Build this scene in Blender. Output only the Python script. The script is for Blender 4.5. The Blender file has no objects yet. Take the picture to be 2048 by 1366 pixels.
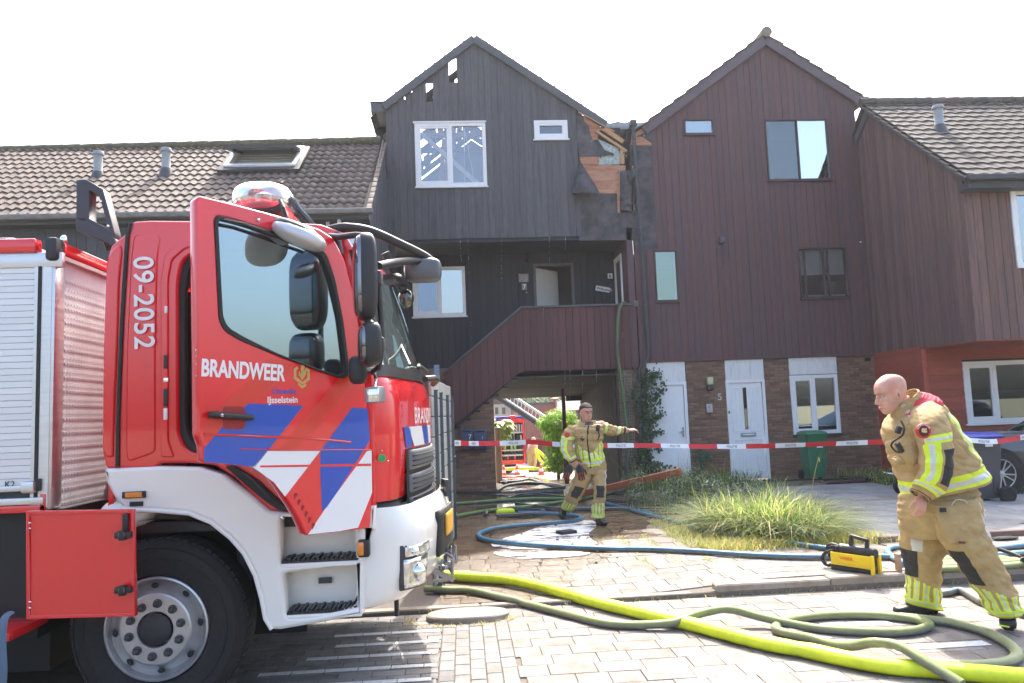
import bpy, bmesh, math, random
from mathutils import Vector, Matrix, noise
random.seed(7)
SC = bpy.context.scene
COL = SC.collection
R = math.radians

# ---------------------------------------------------------------- camera
CAMZ = 1.6
F = 1550.0
_p, _r, _y = R(5.35), R(-2.10), R(3.83)
_fw = Vector((math.sin(_y)*math.cos(_p), math.cos(_y)*math.cos(_p), math.sin(_p)))
_rt = Vector((math.cos(_y), -math.sin(_y), 0))
_up = _rt.cross(_fw)
C_R = _rt*math.cos(_r) + _up*math.sin(_r)
C_U = -_rt*math.sin(_r) + _up*math.cos(_r)
cam = bpy.data.cameras.new('camera')
cam.sensor_width = 36; cam.lens = F/2048*36; cam.clip_end = 2000; cam.clip_start = .05
camo = bpy.data.objects.new('camera', cam); COL.objects.link(camo)
camo.matrix_world = Matrix(((C_R.x, C_U.x, -_fw.x, 0), (C_R.y, C_U.y, -_fw.y, 0), (C_R.z, C_U.z, -_fw.z, CAMZ), (0, 0, 0, 1)))
SC.camera = camo

# ---------------------------------------------------------------- daylight
SUN_EL, SUN_AZ = R(50), R(12)          # behind the houses, a little to the right
W = bpy.data.worlds.new('World'); SC.world = W; W.use_nodes = True
nt = W.node_tree
sky = nt.nodes.new('ShaderNodeTexSky'); sky.sky_type = 'NISHITA'; sky.sun_disc = False
sky.sun_elevation = SUN_EL; sky.sun_rotation = SUN_AZ
sky.air_density = 1.0; sky.dust_density = 6.0; sky.ozone_density = 1.0; sky.altitude = 0
nt.nodes['Background'].inputs['Strength'].default_value = .15
nt.links.new(sky.outputs[0], nt.nodes['Background'].inputs['Color'])
sun = bpy.data.lights.new('sun', 'SUN'); sun.energy = 2.0; sun.angle = R(.5); sun.color = (1, .95, .88)
suno = bpy.data.objects.new('sun', sun); COL.objects.link(suno)
sd = Vector((math.sin(SUN_AZ)*math.cos(SUN_EL), math.cos(SUN_AZ)*math.cos(SUN_EL), math.sin(SUN_EL)))
suno.rotation_euler = sd.to_track_quat('Z', 'Y').to_euler()
SC.view_settings.view_transform = 'Standard'; SC.view_settings.look = 'None'
SC.view_settings.gamma = 1; SC.view_settings.use_curve_mapping = False
SC.view_settings.exposure = 2.05

# ---------------------------------------------------------------- measuring helpers
def ray(a, b):
    return C_R*((a-1024)/F) - C_U*((b-683)/F) + _fw
def at(a, b, Y=None, Z=None, X=None):
    """world point seen at photo pixel (a,b) on the plane Y=, Z= or X="""
    d = ray(a, b); O = Vector((0, 0, CAMZ))
    t = Y/d.y if Y is not None else ((Z-CAMZ)/d.z if Z is not None else X/d.x)
    return O + d*t
def atp(a, b, P, N):
    d = ray(a, b); O = Vector((0, 0, CAMZ))
    return O + d*((P-O).dot(N)/d.dot(N))

# ---------------------------------------------------------------- materials
MATS = {}
def mat(name, col, rough=.6, metal=0, var=0, vscale=8, objvar=0, bump=0, bscale=40, stretch=None, spec=None,
        col2=None, c2scale=2, c2amt=.5, coat=0, trans=0, emit=0, world=False, c2sharp=.12):
    if name in MATS: return MATS[name]
    m = bpy.data.materials.new(name); MATS[name] = m; m.use_nodes = True
    n = m.node_tree.nodes; l = m.node_tree.links; b = n['Principled BSDF']
    b.inputs['Roughness'].default_value = rough; b.inputs['Metallic'].default_value = metal
    if spec is not None: b.inputs['Specular IOR Level'].default_value = spec
    if coat: b.inputs['Coat Weight'].default_value = coat; b.inputs['Coat Roughness'].default_value = .03
    if trans: b.inputs['Transmission Weight'].default_value = trans
    c = (*col, 1)
    b.inputs['Base Color'].default_value = c
    if emit: b.inputs['Emission Color'].default_value = c; b.inputs['Emission Strength'].default_value = emit
    if not (var or objvar or bump or col2): return m
    g = n.new('ShaderNodeNewGeometry'); tc = n.new('ShaderNodeTexCoord')
    mp = n.new('ShaderNodeMapping'); l.new(g.outputs['Position'] if world or True else tc.outputs['Object'], mp.inputs[0])
    if stretch: mp.inputs['Scale'].default_value = stretch
    # every object gets its own offset into the grain
    oi = n.new('ShaderNodeObjectInfo')
    rnd = n.new('ShaderNodeMath'); rnd.operation = 'ADD'
    l.new(oi.outputs['Random'], rnd.inputs[0]); l.new(g.outputs['Random Per Island'], rnd.inputs[1])
    cur = None
    rgb = n.new('ShaderNodeRGB'); rgb.outputs[0].default_value = c; cur = rgb.outputs[0]
    if col2:
        tx = n.new('ShaderNodeTexNoise'); tx.inputs['Scale'].default_value = c2scale; tx.inputs['Detail'].default_value = 6
        tx.inputs['Roughness'].default_value = .65
        l.new(mp.outputs[0], tx.inputs['Vector'])
        rp = n.new('ShaderNodeMapRange'); rp.inputs['From Min'].default_value = 1-c2amt-c2sharp; rp.inputs['From Max'].default_value = 1-c2amt+c2sharp
        l.new(tx.outputs[0], rp.inputs[0])
        mx = n.new('ShaderNodeMixRGB'); l.new(rp.outputs[0], mx.inputs[0]); l.new(cur, mx.inputs[1]); mx.inputs[2].default_value = (*col2, 1)
        cur = mx.outputs[0]
    val = None
    if var:
        tx = n.new('ShaderNodeTexNoise'); tx.inputs['Scale'].default_value = vscale; tx.inputs['Detail'].default_value = 7
        tx.inputs['Roughness'].default_value = .6
        l.new(mp.outputs[0], tx.inputs['Vector'])
        r1 = n.new('ShaderNodeMapRange'); r1.inputs['From Min'].default_value = .3; r1.inputs['From Max'].default_value = .7
        r1.inputs['To Min'].default_value = 1-var; r1.inputs['To Max'].default_value = 1+var
        l.new(tx.outputs[0], r1.inputs[0]); val = r1.outputs[0]
        rr = n.new('ShaderNodeMapRange'); rr.inputs['From Min'].default_value = .3; rr.inputs['From Max'].default_value = .7
        rr.inputs['To Min'].default_value = max(.02, rough*.8); rr.inputs['To Max'].default_value = min(1, rough*1.2)
        l.new(tx.outputs[0], rr.inputs[0]); l.new(rr.outputs[0], b.inputs['Roughness'])
    if objvar:
        fr = n.new('ShaderNodeMath'); fr.operation = 'FRACT'; l.new(rnd.outputs[0], fr.inputs[0])
        r2 = n.new('ShaderNodeMapRange'); r2.inputs['To Min'].default_value = 1-objvar; r2.inputs['To Max'].default_value = 1+objvar
        l.new(fr.outputs[0], r2.inputs[0])
        if val:
            mu = n.new('ShaderNodeMath'); mu.operation = 'MULTIPLY'; l.new(val, mu.inputs[0]); l.new(r2.outputs[0], mu.inputs[1]); val = mu.outputs[0]
        else: val = r2.outputs[0]
    if val:
        hs = n.new('ShaderNodeHueSaturation'); l.new(val, hs.inputs['Value']); l.new(cur, hs.inputs['Color']); cur = hs.outputs[0]
    l.new(cur, b.inputs['Base Color'])
    if bump:
        tx = n.new('ShaderNodeTexNoise'); tx.inputs['Scale'].default_value = bscale; tx.inputs['Detail'].default_value = 6
        l.new(mp.outputs[0], tx.inputs['Vector'])
        bp = n.new('ShaderNodeBump'); bp.inputs['Strength'].default_value = bump; bp.inputs['Distance'].default_value = .01
        l.new(tx.outputs[0], bp.inputs['Height']); l.new(bp.outputs[0], b.inputs['Normal'])
    return m

def translucent(m, amt=.45, gain=1.5):
    n = m.node_tree.nodes; l = m.node_tree.links; b = n['Principled BSDF']; out = n['Material Output']
    t = n.new('ShaderNodeBsdfTranslucent'); mx = n.new('ShaderNodeMixShader'); mx.inputs[0].default_value = amt
    if b.inputs['Base Color'].links:
        g = n.new('ShaderNodeMixRGB'); g.blend_type = 'MULTIPLY'; g.inputs[0].default_value = 1; g.inputs[2].default_value = (gain, gain*1.05, gain*.6, 1)
        l.new(b.inputs['Base Color'].links[0].from_socket, g.inputs[1]); l.new(g.outputs[0], t.inputs['Color'])
    else:
        c = b.inputs['Base Color'].default_value; t.inputs['Color'].default_value = (c[0]*gain, c[1]*gain, c[2]*gain*.6, 1)
    l.new(b.outputs[0], mx.inputs[1]); l.new(t.outputs[0], mx.inputs[2]); l.new(mx.outputs[0], out.inputs[0])
    return m
def glassmat(name, tint=(.8, .85, .86), refl=.25, see=.6, rough=.01, body=(.02, .03, .03)):
    """window glass: a sky-reflecting front over a part see-through, part dark body"""
    if name in MATS: return MATS[name]
    m = bpy.data.materials.new(name); MATS[name] = m; m.use_nodes = True
    n = m.node_tree.nodes; l = m.node_tree.links
    for x in list(n): n.remove(x)
    out = n.new('ShaderNodeOutputMaterial')
    gl = n.new('ShaderNodeBsdfGlossy'); gl.inputs['Color'].default_value = (*tint, 1); gl.inputs['Roughness'].default_value = rough
    tr = n.new('ShaderNodeBsdfTransparent'); tr.inputs['Color'].default_value = (*tint, 1)
    df = n.new('ShaderNodeBsdfDiffuse'); df.inputs['Color'].default_value = (*body, 1)
    a = n.new('ShaderNodeMixShader'); a.inputs[0].default_value = see
    l.new(df.outputs[0], a.inputs[1]); l.new(tr.outputs[0], a.inputs[2])
    fr = n.new('ShaderNodeFresnel'); fr.inputs['IOR'].default_value = 1.5
    ad = n.new('ShaderNodeMath'); ad.operation = 'ADD'; ad.use_clamp = True; ad.inputs[1].default_value = refl
    l.new(fr.outputs[0], ad.inputs[0])
    b = n.new('ShaderNodeMixShader'); l.new(ad.outputs[0], b.inputs[0]); l.new(a.outputs[0], b.inputs[1]); l.new(gl.outputs[0], b.inputs[2])
    l.new(b.outputs[0], out.inputs[0])
    return m

# ---------------------------------------------------------------- object helpers
def tagp(o, label=None, cat=None, group=None, kind=None):
    if label: o['label'] = label
    if cat: o['category'] = cat
    if group: o['group'] = group
    if kind: o['kind'] = kind
    return o
def empty(name, loc=(0, 0, 0), label=None, cat=None, group=None, kind=None):
    o = bpy.data.objects.new(name, None); COL.objects.link(o); o.location = loc; o.empty_display_size = .2
    return tagp(o, label, cat, group, kind)
def link(name, me, parent=None, m=None):
    o = bpy.data.objects.new(name, me); COL.objects.link(o)
    if m is not None and not me.materials:
        for k in (m if isinstance(m, (list, tuple)) else [m]): me.materials.append(k)
    if parent is not None:
        o.parent = parent
        # meshes are written in world coordinates; undo the parents' offset
        off = Vector((0, 0, 0)); q = parent
        while q is not None: off += q.location; q = q.parent
        o.location = -off
    return o
def mesh(name, V, Fc, parent=None, m=None, mi=None, smooth=False):
    me = bpy.data.meshes.new(name); me.from_pydata([tuple(v) for v in V], [], Fc)
    if m is not None:
        for k in (m if isinstance(m, (list, tuple)) else [m]): me.materials.append(k)
    if mi: me.polygons.foreach_set('material_index', mi)
    if smooth: me.polygons.foreach_set('use_smooth', [True]*len(me.polygons))
    me.update()
    return link(name, me, parent)
def smooth_by_angle(o, ang=40):
    me = o.data
    me.polygons.foreach_set('use_smooth', [True]*len(me.polygons))
    try: me.set_sharp_from_angle(angle=R(ang))
    except Exception: pass
    return o

class B:
    """collects shapes into one mesh"""
    def __init__(s): s.V = []; s.F = []; s.M = []
    def add(s, V, Fc, mi=0):
        k = len(s.V); s.V += [Vector(v) for v in V]; s.F += [tuple(i+k for i in f) for f in Fc]; s.M += [mi]*len(Fc); return s
    def box(s, c, size, rot=None, mi=0):
        x, y, z = [v/2 for v in size]; c = Vector(c)
        P = [Vector(p) for p in ((-x,-y,-z),(x,-y,-z),(x,y,-z),(-x,y,-z),(-x,-y,z),(x,-y,z),(x,y,z),(-x,y,z))]
        if rot is not None: P = [rot @ p for p in P]
        return s.add([p+c for p in P], [(0,3,2,1),(4,5,6,7),(0,1,5,4),(1,2,6,5),(2,3,7,6),(3,0,4,7)], mi)
    def bbox(s, x0, x1, y0, y1, z0, z1, mi=0):
        return s.box(((x0+x1)/2, (y0+y1)/2, (z0+z1)/2), (abs(x1-x0), abs(y1-y0), abs(z1-z0)), None, mi)
    def beam(s, a, b, w, h=None, up=(0, 0, 1), mi=0):
        a = Vector(a); b = Vector(b); d = b-a; L = d.length; h = h or w
        z = Vector(up); x = d.normalized(); y = z.cross(x)
        if y.length < 1e-4: y = Vector((0, 1, 0)).cross(x)
        y.normalize(); z = x.cross(y)
        return s.box((a+b)/2, (L, w, h), Matrix((x, y, z)).transposed(), mi)
    def tube(s, pts, r, n=10, mi=0, cap=True, flat=1.0):
        pts = [Vector(p) for p in pts]; rs = r if isinstance(r, (list, tuple)) else [r]*len(pts)
        k0 = len(s.V); up = Vector((0, 0, 1)); prev = None
        for i, p in enumerate(pts):
            t = (pts[min(i+1, len(pts)-1)]-pts[max(i-1, 0)]).normalized()
            if prev is None:
                a = up if abs(t.dot(up)) < .95 else Vector((0, 1, 0))
                u = a.cross(t).normalized()
            else:
                u = (prev - t*prev.dot(t)).normalized()
            prev = u; v = t.cross(u)
            for j in range(n):
                th = 2*math.pi*j/n
                s.V.append(p + u*(math.cos(th)*rs[i]) + v*(math.sin(th)*rs[i]*flat))
        for i in range(len(pts)-1):
            for j in range(n):
                s.F.append((k0+i*n+j, k0+i*n+(j+1) % n, k0+(i+1)*n+(j+1) % n, k0+(i+1)*n+j)); s.M.append(mi)
        if cap:
            s.F.append(tuple(k0+j for j in reversed(range(n)))); s.M.append(mi)
            k = k0+(len(pts)-1)*n; s.F.append(tuple(k+j for j in range(n))); s.M.append(mi)
        return s
    def lathe(s, prof, c, axis='y', n=32, mi=0):
        """prof: (radius, offset along the axis)"""
        c = Vector(c); k0 = len(s.V)
        for (r, h) in prof:
            for j in range(n):
                th = 2*math.pi*j/n; a, b = r*math.cos(th), r*math.sin(th)
                s.V.append(c + (Vector((a, h, b)) if axis == 'y' else Vector((a, b, h)) if axis == 'z' else Vector((h, a, b))))
        for i in range(len(prof)-1):
            for j in range(n):
                s.F.append((k0+i*n+j, k0+(i+1)*n+j, k0+(i+1)*n+(j+1) % n, k0+i*n+(j+1) % n)); s.M.append(mi)
        return s
    def ell(s, c, r, n=14, mi=0, rot=None, e=1.0):
        c = Vector(c); k0 = len(s.V); m = n//2
        sg = lambda v: math.copysign(abs(v)**e, v)
        for i in range(1, m):
            ph = math.pi*i/m
            for j in range(n):
                th = 2*math.pi*j/n
                p = Vector((r[0]*sg(math.sin(ph))*sg(math.cos(th)), r[1]*sg(math.sin(ph))*sg(math.sin(th)), r[2]*sg(math.cos(ph))))
                if rot is not None: p = rot @ p
                s.V.append(c+p)
        top = len(s.V); s.V.append(c+(rot @ Vector((0, 0, r[2])) if rot is not None else Vector((0, 0, r[2]))))
        s.V.append(c-(rot @ Vector((0, 0, r[2])) if rot is not None else Vector((0, 0, r[2]))))
        for i in range(m-2):
            for j in range(n):
                s.F.append((k0+i*n+j, k0+(i+1)*n+j, k0+(i+1)*n+(j+1) % n, k0+i*n+(j+1) % n)); s.M.append(mi)
        for j in range(n):
            s.F.append((top, k0+j, k0+(j+1) % n)); s.M.append(mi)
            k = k0+(m-2)*n; s.F.append((top+1, k+(j+1) % n, k+j)); s.M.append(mi)
        return s
    def build(s, name, m, parent=None, smooth=False, bevel=0, seg=2):
        o = mesh(name, s.V, s.F, parent, m, s.M)
        if bevel:
            bm = bmesh.new(); bm.from_mesh(o.data)
            bmesh.ops.bevel(bm, geom=[e for e in bm.edges if len(e.link_faces) == 2 and e.calc_face_angle(0) > .5], offset=bevel, segments=seg, affect='EDGES', profile=.5, clamp_overlap=True)
            bm.to_mesh(o.data); bm.free()
        if smooth or bevel: smooth_by_angle(o, smooth if smooth and smooth is not True else 40)
        return o

def crom(pts, n=6, closed=False):
    pts = [Vector(p) for p in pts]; out = []
    N = len(pts)
    for i in range(N-1):
        p0 = pts[max(i-1, 0)]; p1 = pts[i]; p2 = pts[i+1]; p3 = pts[min(i+2, N-1)]
        for k in range(n):
            t = k/n
            out.append(.5*((2*p1)+(-p0+p2)*t+(2*p0-5*p1+4*p2-p3)*t*t+(-p0+3*p1-3*p2+p3)*t**3))
    out.append(pts[-1]); return out

def roundpoly(pts, r=.02, n=4):
    pts = [Vector((p[0], p[1])) for p in pts]; out = []; N = len(pts)
    rs = r if isinstance(r, (list, tuple)) else [r]*N
    for i in range(N):
        a, p, b = pts[i-1], pts[i], pts[(i+1) % N]
        da = (a-p); db = (b-p); q = min(rs[i], da.length*.48, db.length*.48)
        if q < 1e-4: out.append(p); continue
        A = p+da.normalized()*q; Bq = p+db.normalized()*q
        for k in range(n+1):
            t = k/n; out.append(A*(1-t)**2+p*2*t*(1-t)+Bq*t*t)
    return out

def frame(O, U, V):
    U = Vector(U).normalized(); V = Vector(V); N = U.cross(V).normalized(); V = N.cross(U)
    return Matrix(((U.x, V.x, N.x, O[0]), (U.y, V.y, N.y, O[1]), (U.z, V.z, N.z, O[2]), (0, 0, 0, 1)))
FRONT = lambda Y: frame((0, Y, 0), (1, 0, 0), (0, 0, 1))      # drawn in (X,Z), faces the camera side

def plate(name, outer, holes, M, th, m, parent=None, bevel=0, off=0, smooth=False):
    """a board with holes: outline in the frame's u,v; its face lies at off, its back th behind"""
    cu = bpy.data.curves.new(name, 'CURVE'); cu.dimensions = '2D'; cu.fill_mode = 'BOTH'; cu.extrude = th/2-bevel; cu.bevel_depth = bevel; cu.bevel_resolution = 1
    for k, poly in enumerate([outer]+list(holes)):
        sp = cu.splines.new('POLY'); sp.points.add(len(poly)-1)
        for i, p in enumerate(poly): sp.points[i].co = (p[0], p[1], 0, 1)
        sp.use_cyclic_u = True
    if bevel: cu.offset = -bevel
    o = bpy.data.objects.new(name, cu); COL.objects.link(o)
    dg = bpy.context.evaluated_depsgraph_get()
    me = bpy.data.meshes.new_from_object(o.evaluated_get(dg))
    bpy.data.objects.remove(o); bpy.data.curves.remove(cu)
    me.materials.clear()
    me.transform(M @ Matrix.Translation((0, 0, off-th/2)))
    o = link(name, me, parent, m)
    if smooth: smooth_by_angle(o, 35)
    return o

def text(name, s, size, M, m, parent=None, off=0, bold=.0, depth=.001, sx=1, align='LEFT', shear=0, space=1):
    cu = bpy.data.curves.new(name, 'FONT'); cu.body = s; cu.size = size; cu.offset = bold; cu.extrude = depth; cu.align_x = align; cu.shear = shear; cu.space_character = space
    o = bpy.data.objects.new(name, cu); COL.objects.link(o)
    dg = bpy.context.evaluated_depsgraph_get()
    me = bpy.data.meshes.new_from_object(o.evaluated_get(dg))
    bpy.data.objects.remove(o); bpy.data.curves.remove(cu)
    me.materials.clear()
    me.transform(M @ Matrix.Translation((0, 0, off)) @ Matrix.Diagonal((sx, 1, 1, 1)))
    return link(name, me, parent, m)

_BX = {}
def box_mesh(name, size, m, bev):
    k = (name, tuple(round(v, 3) for v in size), m.name, bev)
    if k in _BX: return _BX[k]
    x, y, z = [v/2 for v in size]; b = bev
    V = []; Fc = []
    # chamfered front (the -y/+z side shows): 12 verts
    me = bpy.data.meshes.new(name)
    bm = bmesh.new(); bmesh.ops.create_cube(bm, size=1)
    for v in bm.verts: v.co = Vector((v.co.x*2*x, v.co.y*2*y, v.co.z*2*z))
    if bev:
        top = [e for e in bm.edges if all(v.co.z > 0 for v in e.verts)]
        bmesh.ops.bevel(bm, geom=top, offset=bev, segments=1, affect='EDGES', clamp_overlap=True)
    bm.to_mesh(me); bm.free(); me.materials.append(m)
    _BX[k] = me; return me
def pieces(name, items, m, parent, bev=.003, limit=290, key=None):
    """items: (centre, size, 3x3 rotation). local +z is the face that shows. The nearest ones become objects, the rest one mesh"""
    key = key or (lambda it: (Vector(it[0])-Vector((0, 0, CAMZ))).length)
    items = sorted(items, key=key)
    off = Vector((0, 0, 0)); q = parent
    while q is not None: off += q.location; q = q.parent
    for c, sz, rot in items[:limit]:
        o = bpy.data.objects.new(name, box_mesh(name, sz, m, bev)); COL.objects.link(o); o.parent = parent
        o.matrix_local = Matrix.Translation(Vector(c)-off) @ (rot.to_4x4() if rot is not None else Matrix())
    if items[limit:]:
        V = []; Fc = []
        for c, sz, rot in items[limit:]:
            me = box_mesh(name, sz, m, bev); k = len(V); c = Vector(c)
            for v in me.vertices: V.append((rot @ v.co if rot is not None else v.co)+c)
            for p in me.polygons: Fc.append(tuple(i+k for i in p.vertices))
        o = mesh(name+'_rows', V, Fc, parent, m); o['kind'] = 'stuff'

ROTF = Matrix(((1, 0, 0), (0, 0, -1), (0, 1, 0)))      # local z -> -Y (towards the camera), local y -> Z
def planks(name, M, u0, u1, w, bot, top, holes, m, parent, th=.02, gap=.006, jit=.003, skip=(), seed=1, extra=None, wvar=0):
    """vertical boards in the frame's u,v; each board a mesh of its own"""
    rnd = random.Random(seed); u = u0; k = 0
    while u < u1-.01:
        ww = w*(1+rnd.uniform(-wvar, wvar)); a, b = u+gap/2, min(u+ww, u1)-gap/2
        cuts = sorted({a, b} | {e for h in holes for e in (h[0], h[1]) if a+.012 < e < b-.012})
        for a1, b1 in zip(cuts[:-1], cuts[1:]):
            mid = (a1+b1)/2
            iv = [(bot(mid), None)]
            hs = sorted([h for h in holes if h[0] <= mid <= h[1]], key=lambda h: h[2])
            segs = []; lo = None
            cur = ('bot',)
            pos = bot
            for h in hs:
                segs.append((pos, (lambda x, z=h[2]: z))); pos = (lambda x, z=h[3]: z)
            segs.append((pos, top))
            for f0, f1 in segs:
                z00, z01, z10, z11 = f0(a1), f0(b1), f1(a1), f1(b1)
                if z10-z00 < .02 and z11-z01 < .02: continue
                d = rnd.uniform(-jit, jit); t = rnd.uniform(-.0015, .0015)
                ch = .003
                P = [(a1, z00, -th), (b1, z01, -th), (b1, z11, -th), (a1, z10, -th),
                     (a1, z00, d-ch), (b1, z01, d-ch), (b1, z11, d-ch), (a1, z10, d-ch),
                     (a1+ch, z00, d+t), (b1-ch, z01, d-t), (b1-ch, z11, d-t), (a1+ch, z10, d+t)]
                Fc = [(3, 2, 1, 0), (0, 1, 5, 4), (1, 2, 6, 5), (2, 3, 7, 6), (3, 0, 4, 7), (4, 5, 9, 8), (5, 6, 10, 9), (6, 7, 11, 10), (7, 4, 8, 11), (8, 9, 10, 11)]
                mesh(name, [M @ Vector(p) for p in P], Fc, parent, m)
        u += ww; k += 1

def window(parent, M, u0, u1, v0, v1, frame_m, glass_m, fw=.06, mull=(), depth=.05, out=.03, sash=None, sill=None, sill_m=None, name='window', bars=()):
    """frame with panes; (u,v) rectangle in the wall's frame"""
    W_, H_ = u1-u0, v1-v0
    hs = []; xs = [u0+fw]+[e for mu in mull for e in (mu-fw*.45, mu+fw*.45)]+[u1-fw]
    cells = [(xs[i], xs[i+1]) for i in range(0, len(xs), 2)]
    f = plate(name, [(u0, v0), (u1, v0), (u1, v1), (u0, v1)], [[(a, v0+fw), (b, v0+fw), (b, v1-fw), (a, v1-fw)] for a, b in cells], M, depth+out, frame_m, parent, bevel=.004, off=out)
    for i, (a, b) in enumerate(cells):
        if sash and i in sash:
            s = .045
            plate('sash', [(a, v0+fw), (b, v0+fw), (b, v1-fw), (a, v1-fw)], [[(a+s, v0+fw+s), (b-s, v0+fw+s), (b-s, v1-fw-s), (a+s, v1-fw-s)]], M, .04, frame_m, f, bevel=.003, off=out-.008)
        g = plate('pane', [(a, v0+fw), (b, v0+fw), (b, v1-fw), (a, v1-fw)], [], M, .006, glass_m[i] if isinstance(glass_m, (list, tuple)) else glass_m, f, off=-.012)
    if sill:
        b_ = B(); c = [(u0-sill, v0-.035), (u1+sill, v0-.035), (u1+sill, v0-.003), (u0-sill, v0-.003)]
        plate('sill', c, [], M, .09, sill_m or frame_m, f, off=.055, bevel=.003)
    return f
def rect(a, b, c, d): return [(a, c), (b, c), (b, d), (a, d)]
# ================================================================ ground
def sst(a, b, x):
    t = max(0, min(1, (x-a)/(b-a))); return t*t*(3-2*t)
def gz(x, y):
    kh = .014 + .086*sst(1.2, 3.0, x)
    z = 0 if y < 6.62 else kh + (.1-kh)*sst(6.8, 9, y)
    if y > 15: z = .1 - .055*(min(y, 36)-15)
    return z
def onground(a, b, dz=0):
    P = at(a, b, Z=.05)
    for _ in range(12): P = at(a, b, Z=gz(P.x, P.y)+dz)
    return P

M_soil = mat('sandy soil', (.17, .14, .10), .95, var=.3, vscale=6, col2=(.06, .07, .03), c2scale=1.5, c2amt=.5)
def wet_paver(name, col, dry_rough=.85, objv=.16):
    """concrete block: speckled, each one its own tone; soaked brown where the fire water has run"""
    m = mat(name, col, dry_rough, var=.16, vscale=60, objvar=objv, bump=.45, bscale=150, col2=(col[0]*.62, col[1]*.58, col[2]*.52), c2scale=5, c2amt=.42, c2sharp=.12)
    n = m.node_tree.nodes; l = m.node_tree.links; b = n['Principled BSDF']
    g = n.new('ShaderNodeNewGeometry'); sx = n.new('ShaderNodeSeparateXYZ'); l.new(g.outputs['Position'], sx.inputs[0])
    no = n.new('ShaderNodeTexNoise'); no.inputs['Scale'].default_value = 1.1; no.inputs['Detail'].default_value = 5; l.new(g.outputs['Position'], no.inputs['Vector'])
    def mr(src, a, c, lo, hi):
        q = n.new('ShaderNodeMapRange'); q.interpolation_type = 'SMOOTHSTEP'
        for k, v in zip(('From Min', 'From Max', 'To Min', 'To Max'), (a, c, lo, hi)): q.inputs[k].default_value = v
        l.new(src, q.inputs[0]); return q.outputs[0]
    def mth(op, a, c):
        q = n.new('ShaderNodeMath'); q.operation = op
        for k, v in enumerate((a, c)):
            if isinstance(v, (int, float)): q.inputs[k].default_value = v
            else: l.new(v, q.inputs[k])
        return q.outputs[0]
    # water has run along x<1.9 in front of the passage and down to y~6.2
    lim = mth('ADD', mr(sx.outputs[1], 7.0, 10.5, .9, 2.6), mth('MULTIPLY', mth('SUBTRACT', no.outputs[0], .5), 2.4))
    w1 = mth('SUBTRACT', lim, sx.outputs[0])
    a1 = mr(w1, -.12, .12, 0, 1)
    a2 = mr(mth('ADD', sx.outputs[1], mth('MULTIPLY', mth('SUBTRACT', no.outputs[0], .5), 1.6)), 6.5, 7.0, 0, 1)
    a3 = mr(sx.outputs[1], 10.2, 11.2, 0, 1)
    a4 = mr(sx.outputs[0], 3.4, 4.2, 1, 0)
    wet = mth('MAXIMUM', mth('MULTIPLY', a1, a2), mth('MULTIPLY', a3, a4))
    old = b.inputs['Base Color'].links[0].from_socket
    mx = n.new('ShaderNodeMixRGB'); mx.blend_type = 'MULTIPLY'; l.new(wet, mx.inputs[0]); l.new(old, mx.inputs[1]); mx.inputs[2].default_value = (.50, .37, .24, 1)
    l.new(mx.outputs[0], b.inputs['Base Color'])
    for k in list(b.inputs['Roughness'].links): l.remove(k)
    l.new(mr(wet, 0, 1, dry_rough, .22), b.inputs['Roughness'])
    return m
M_paver = wet_paver('beige concrete block', (.25, .224, .200))
M_brickgrey = wet_paver('grey clay paver', (.225, .215, .205), .8, .2)
M_joint = mat('joint sand', (.125, .105, .085), .95, var=.3, vscale=30)
M_slab = mat('grey concrete slab', (.24, .25, .26), .8, var=.18, vscale=14, objvar=.12, bump=.2, bscale=90, col2=(.15, .15, .15), c2scale=2.5, c2amt=.45)
M_kerb = mat('pale kerb concrete', (.28, .245, .21), .85, var=.15, vscale=30, objvar=.08, bump=.3, bscale=120, col2=(.2, .15, .1), c2scale=4, c2amt=.4)
M_white_line = mat('white road paint', (.72, .72, .70), .7, var=.1, vscale=25, col2=(.4, .38, .35), c2scale=22, c2amt=.36)

def sheet(name, x0, x1, y0, y1, dz, m, nx=1, ny=1, kind='structure', parent=None, ysteps=None):
    xs = [x0+(x1-x0)*i/nx for i in range(nx+1)]; ys = ysteps or [y0+(y1-y0)*i/ny for i in range(ny+1)]
    V = [(x, y, gz(x, y)+dz) for y in ys for x in xs]
    Fc = [(j*(nx+1)+i, j*(nx+1)+i+1, (j+1)*(nx+1)+i+1, (j+1)*(nx+1)+i) for j in range(len(ys)-1) for i in range(nx)]
    o = mesh(name, V, Fc, parent, m)
    if kind and parent is None: o['kind'] = kind
    return o
M_verge = mat('far ground', (.13, .15, .07), .95, var=.3, vscale=3, col2=(.25, .21, .15), c2scale=.5)
# one sheet to the horizon
xs = [-400, -60, -12, -4, 0, .8, 1.2, 1.6, 2, 2.4, 2.8, 4, 8, 16, 60, 400]; ys = [-400, -40, 0, 4, 6.61, 6.63, 6.8, 7.4, 8.2, 9, 12, 15, 18, 22, 28, 36, 60, 400]
V = [(x, y, gz(x, y)-.05) for y in ys for x in xs]; nx = len(xs)
mesh('ground', V, [(j*nx+i, j*nx+i+1, (j+1)*nx+i+1, (j+1)*nx+i) for j in range(len(ys)-1) for i in range(nx-1)], None, M_verge)['kind'] = 'structure'

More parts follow.
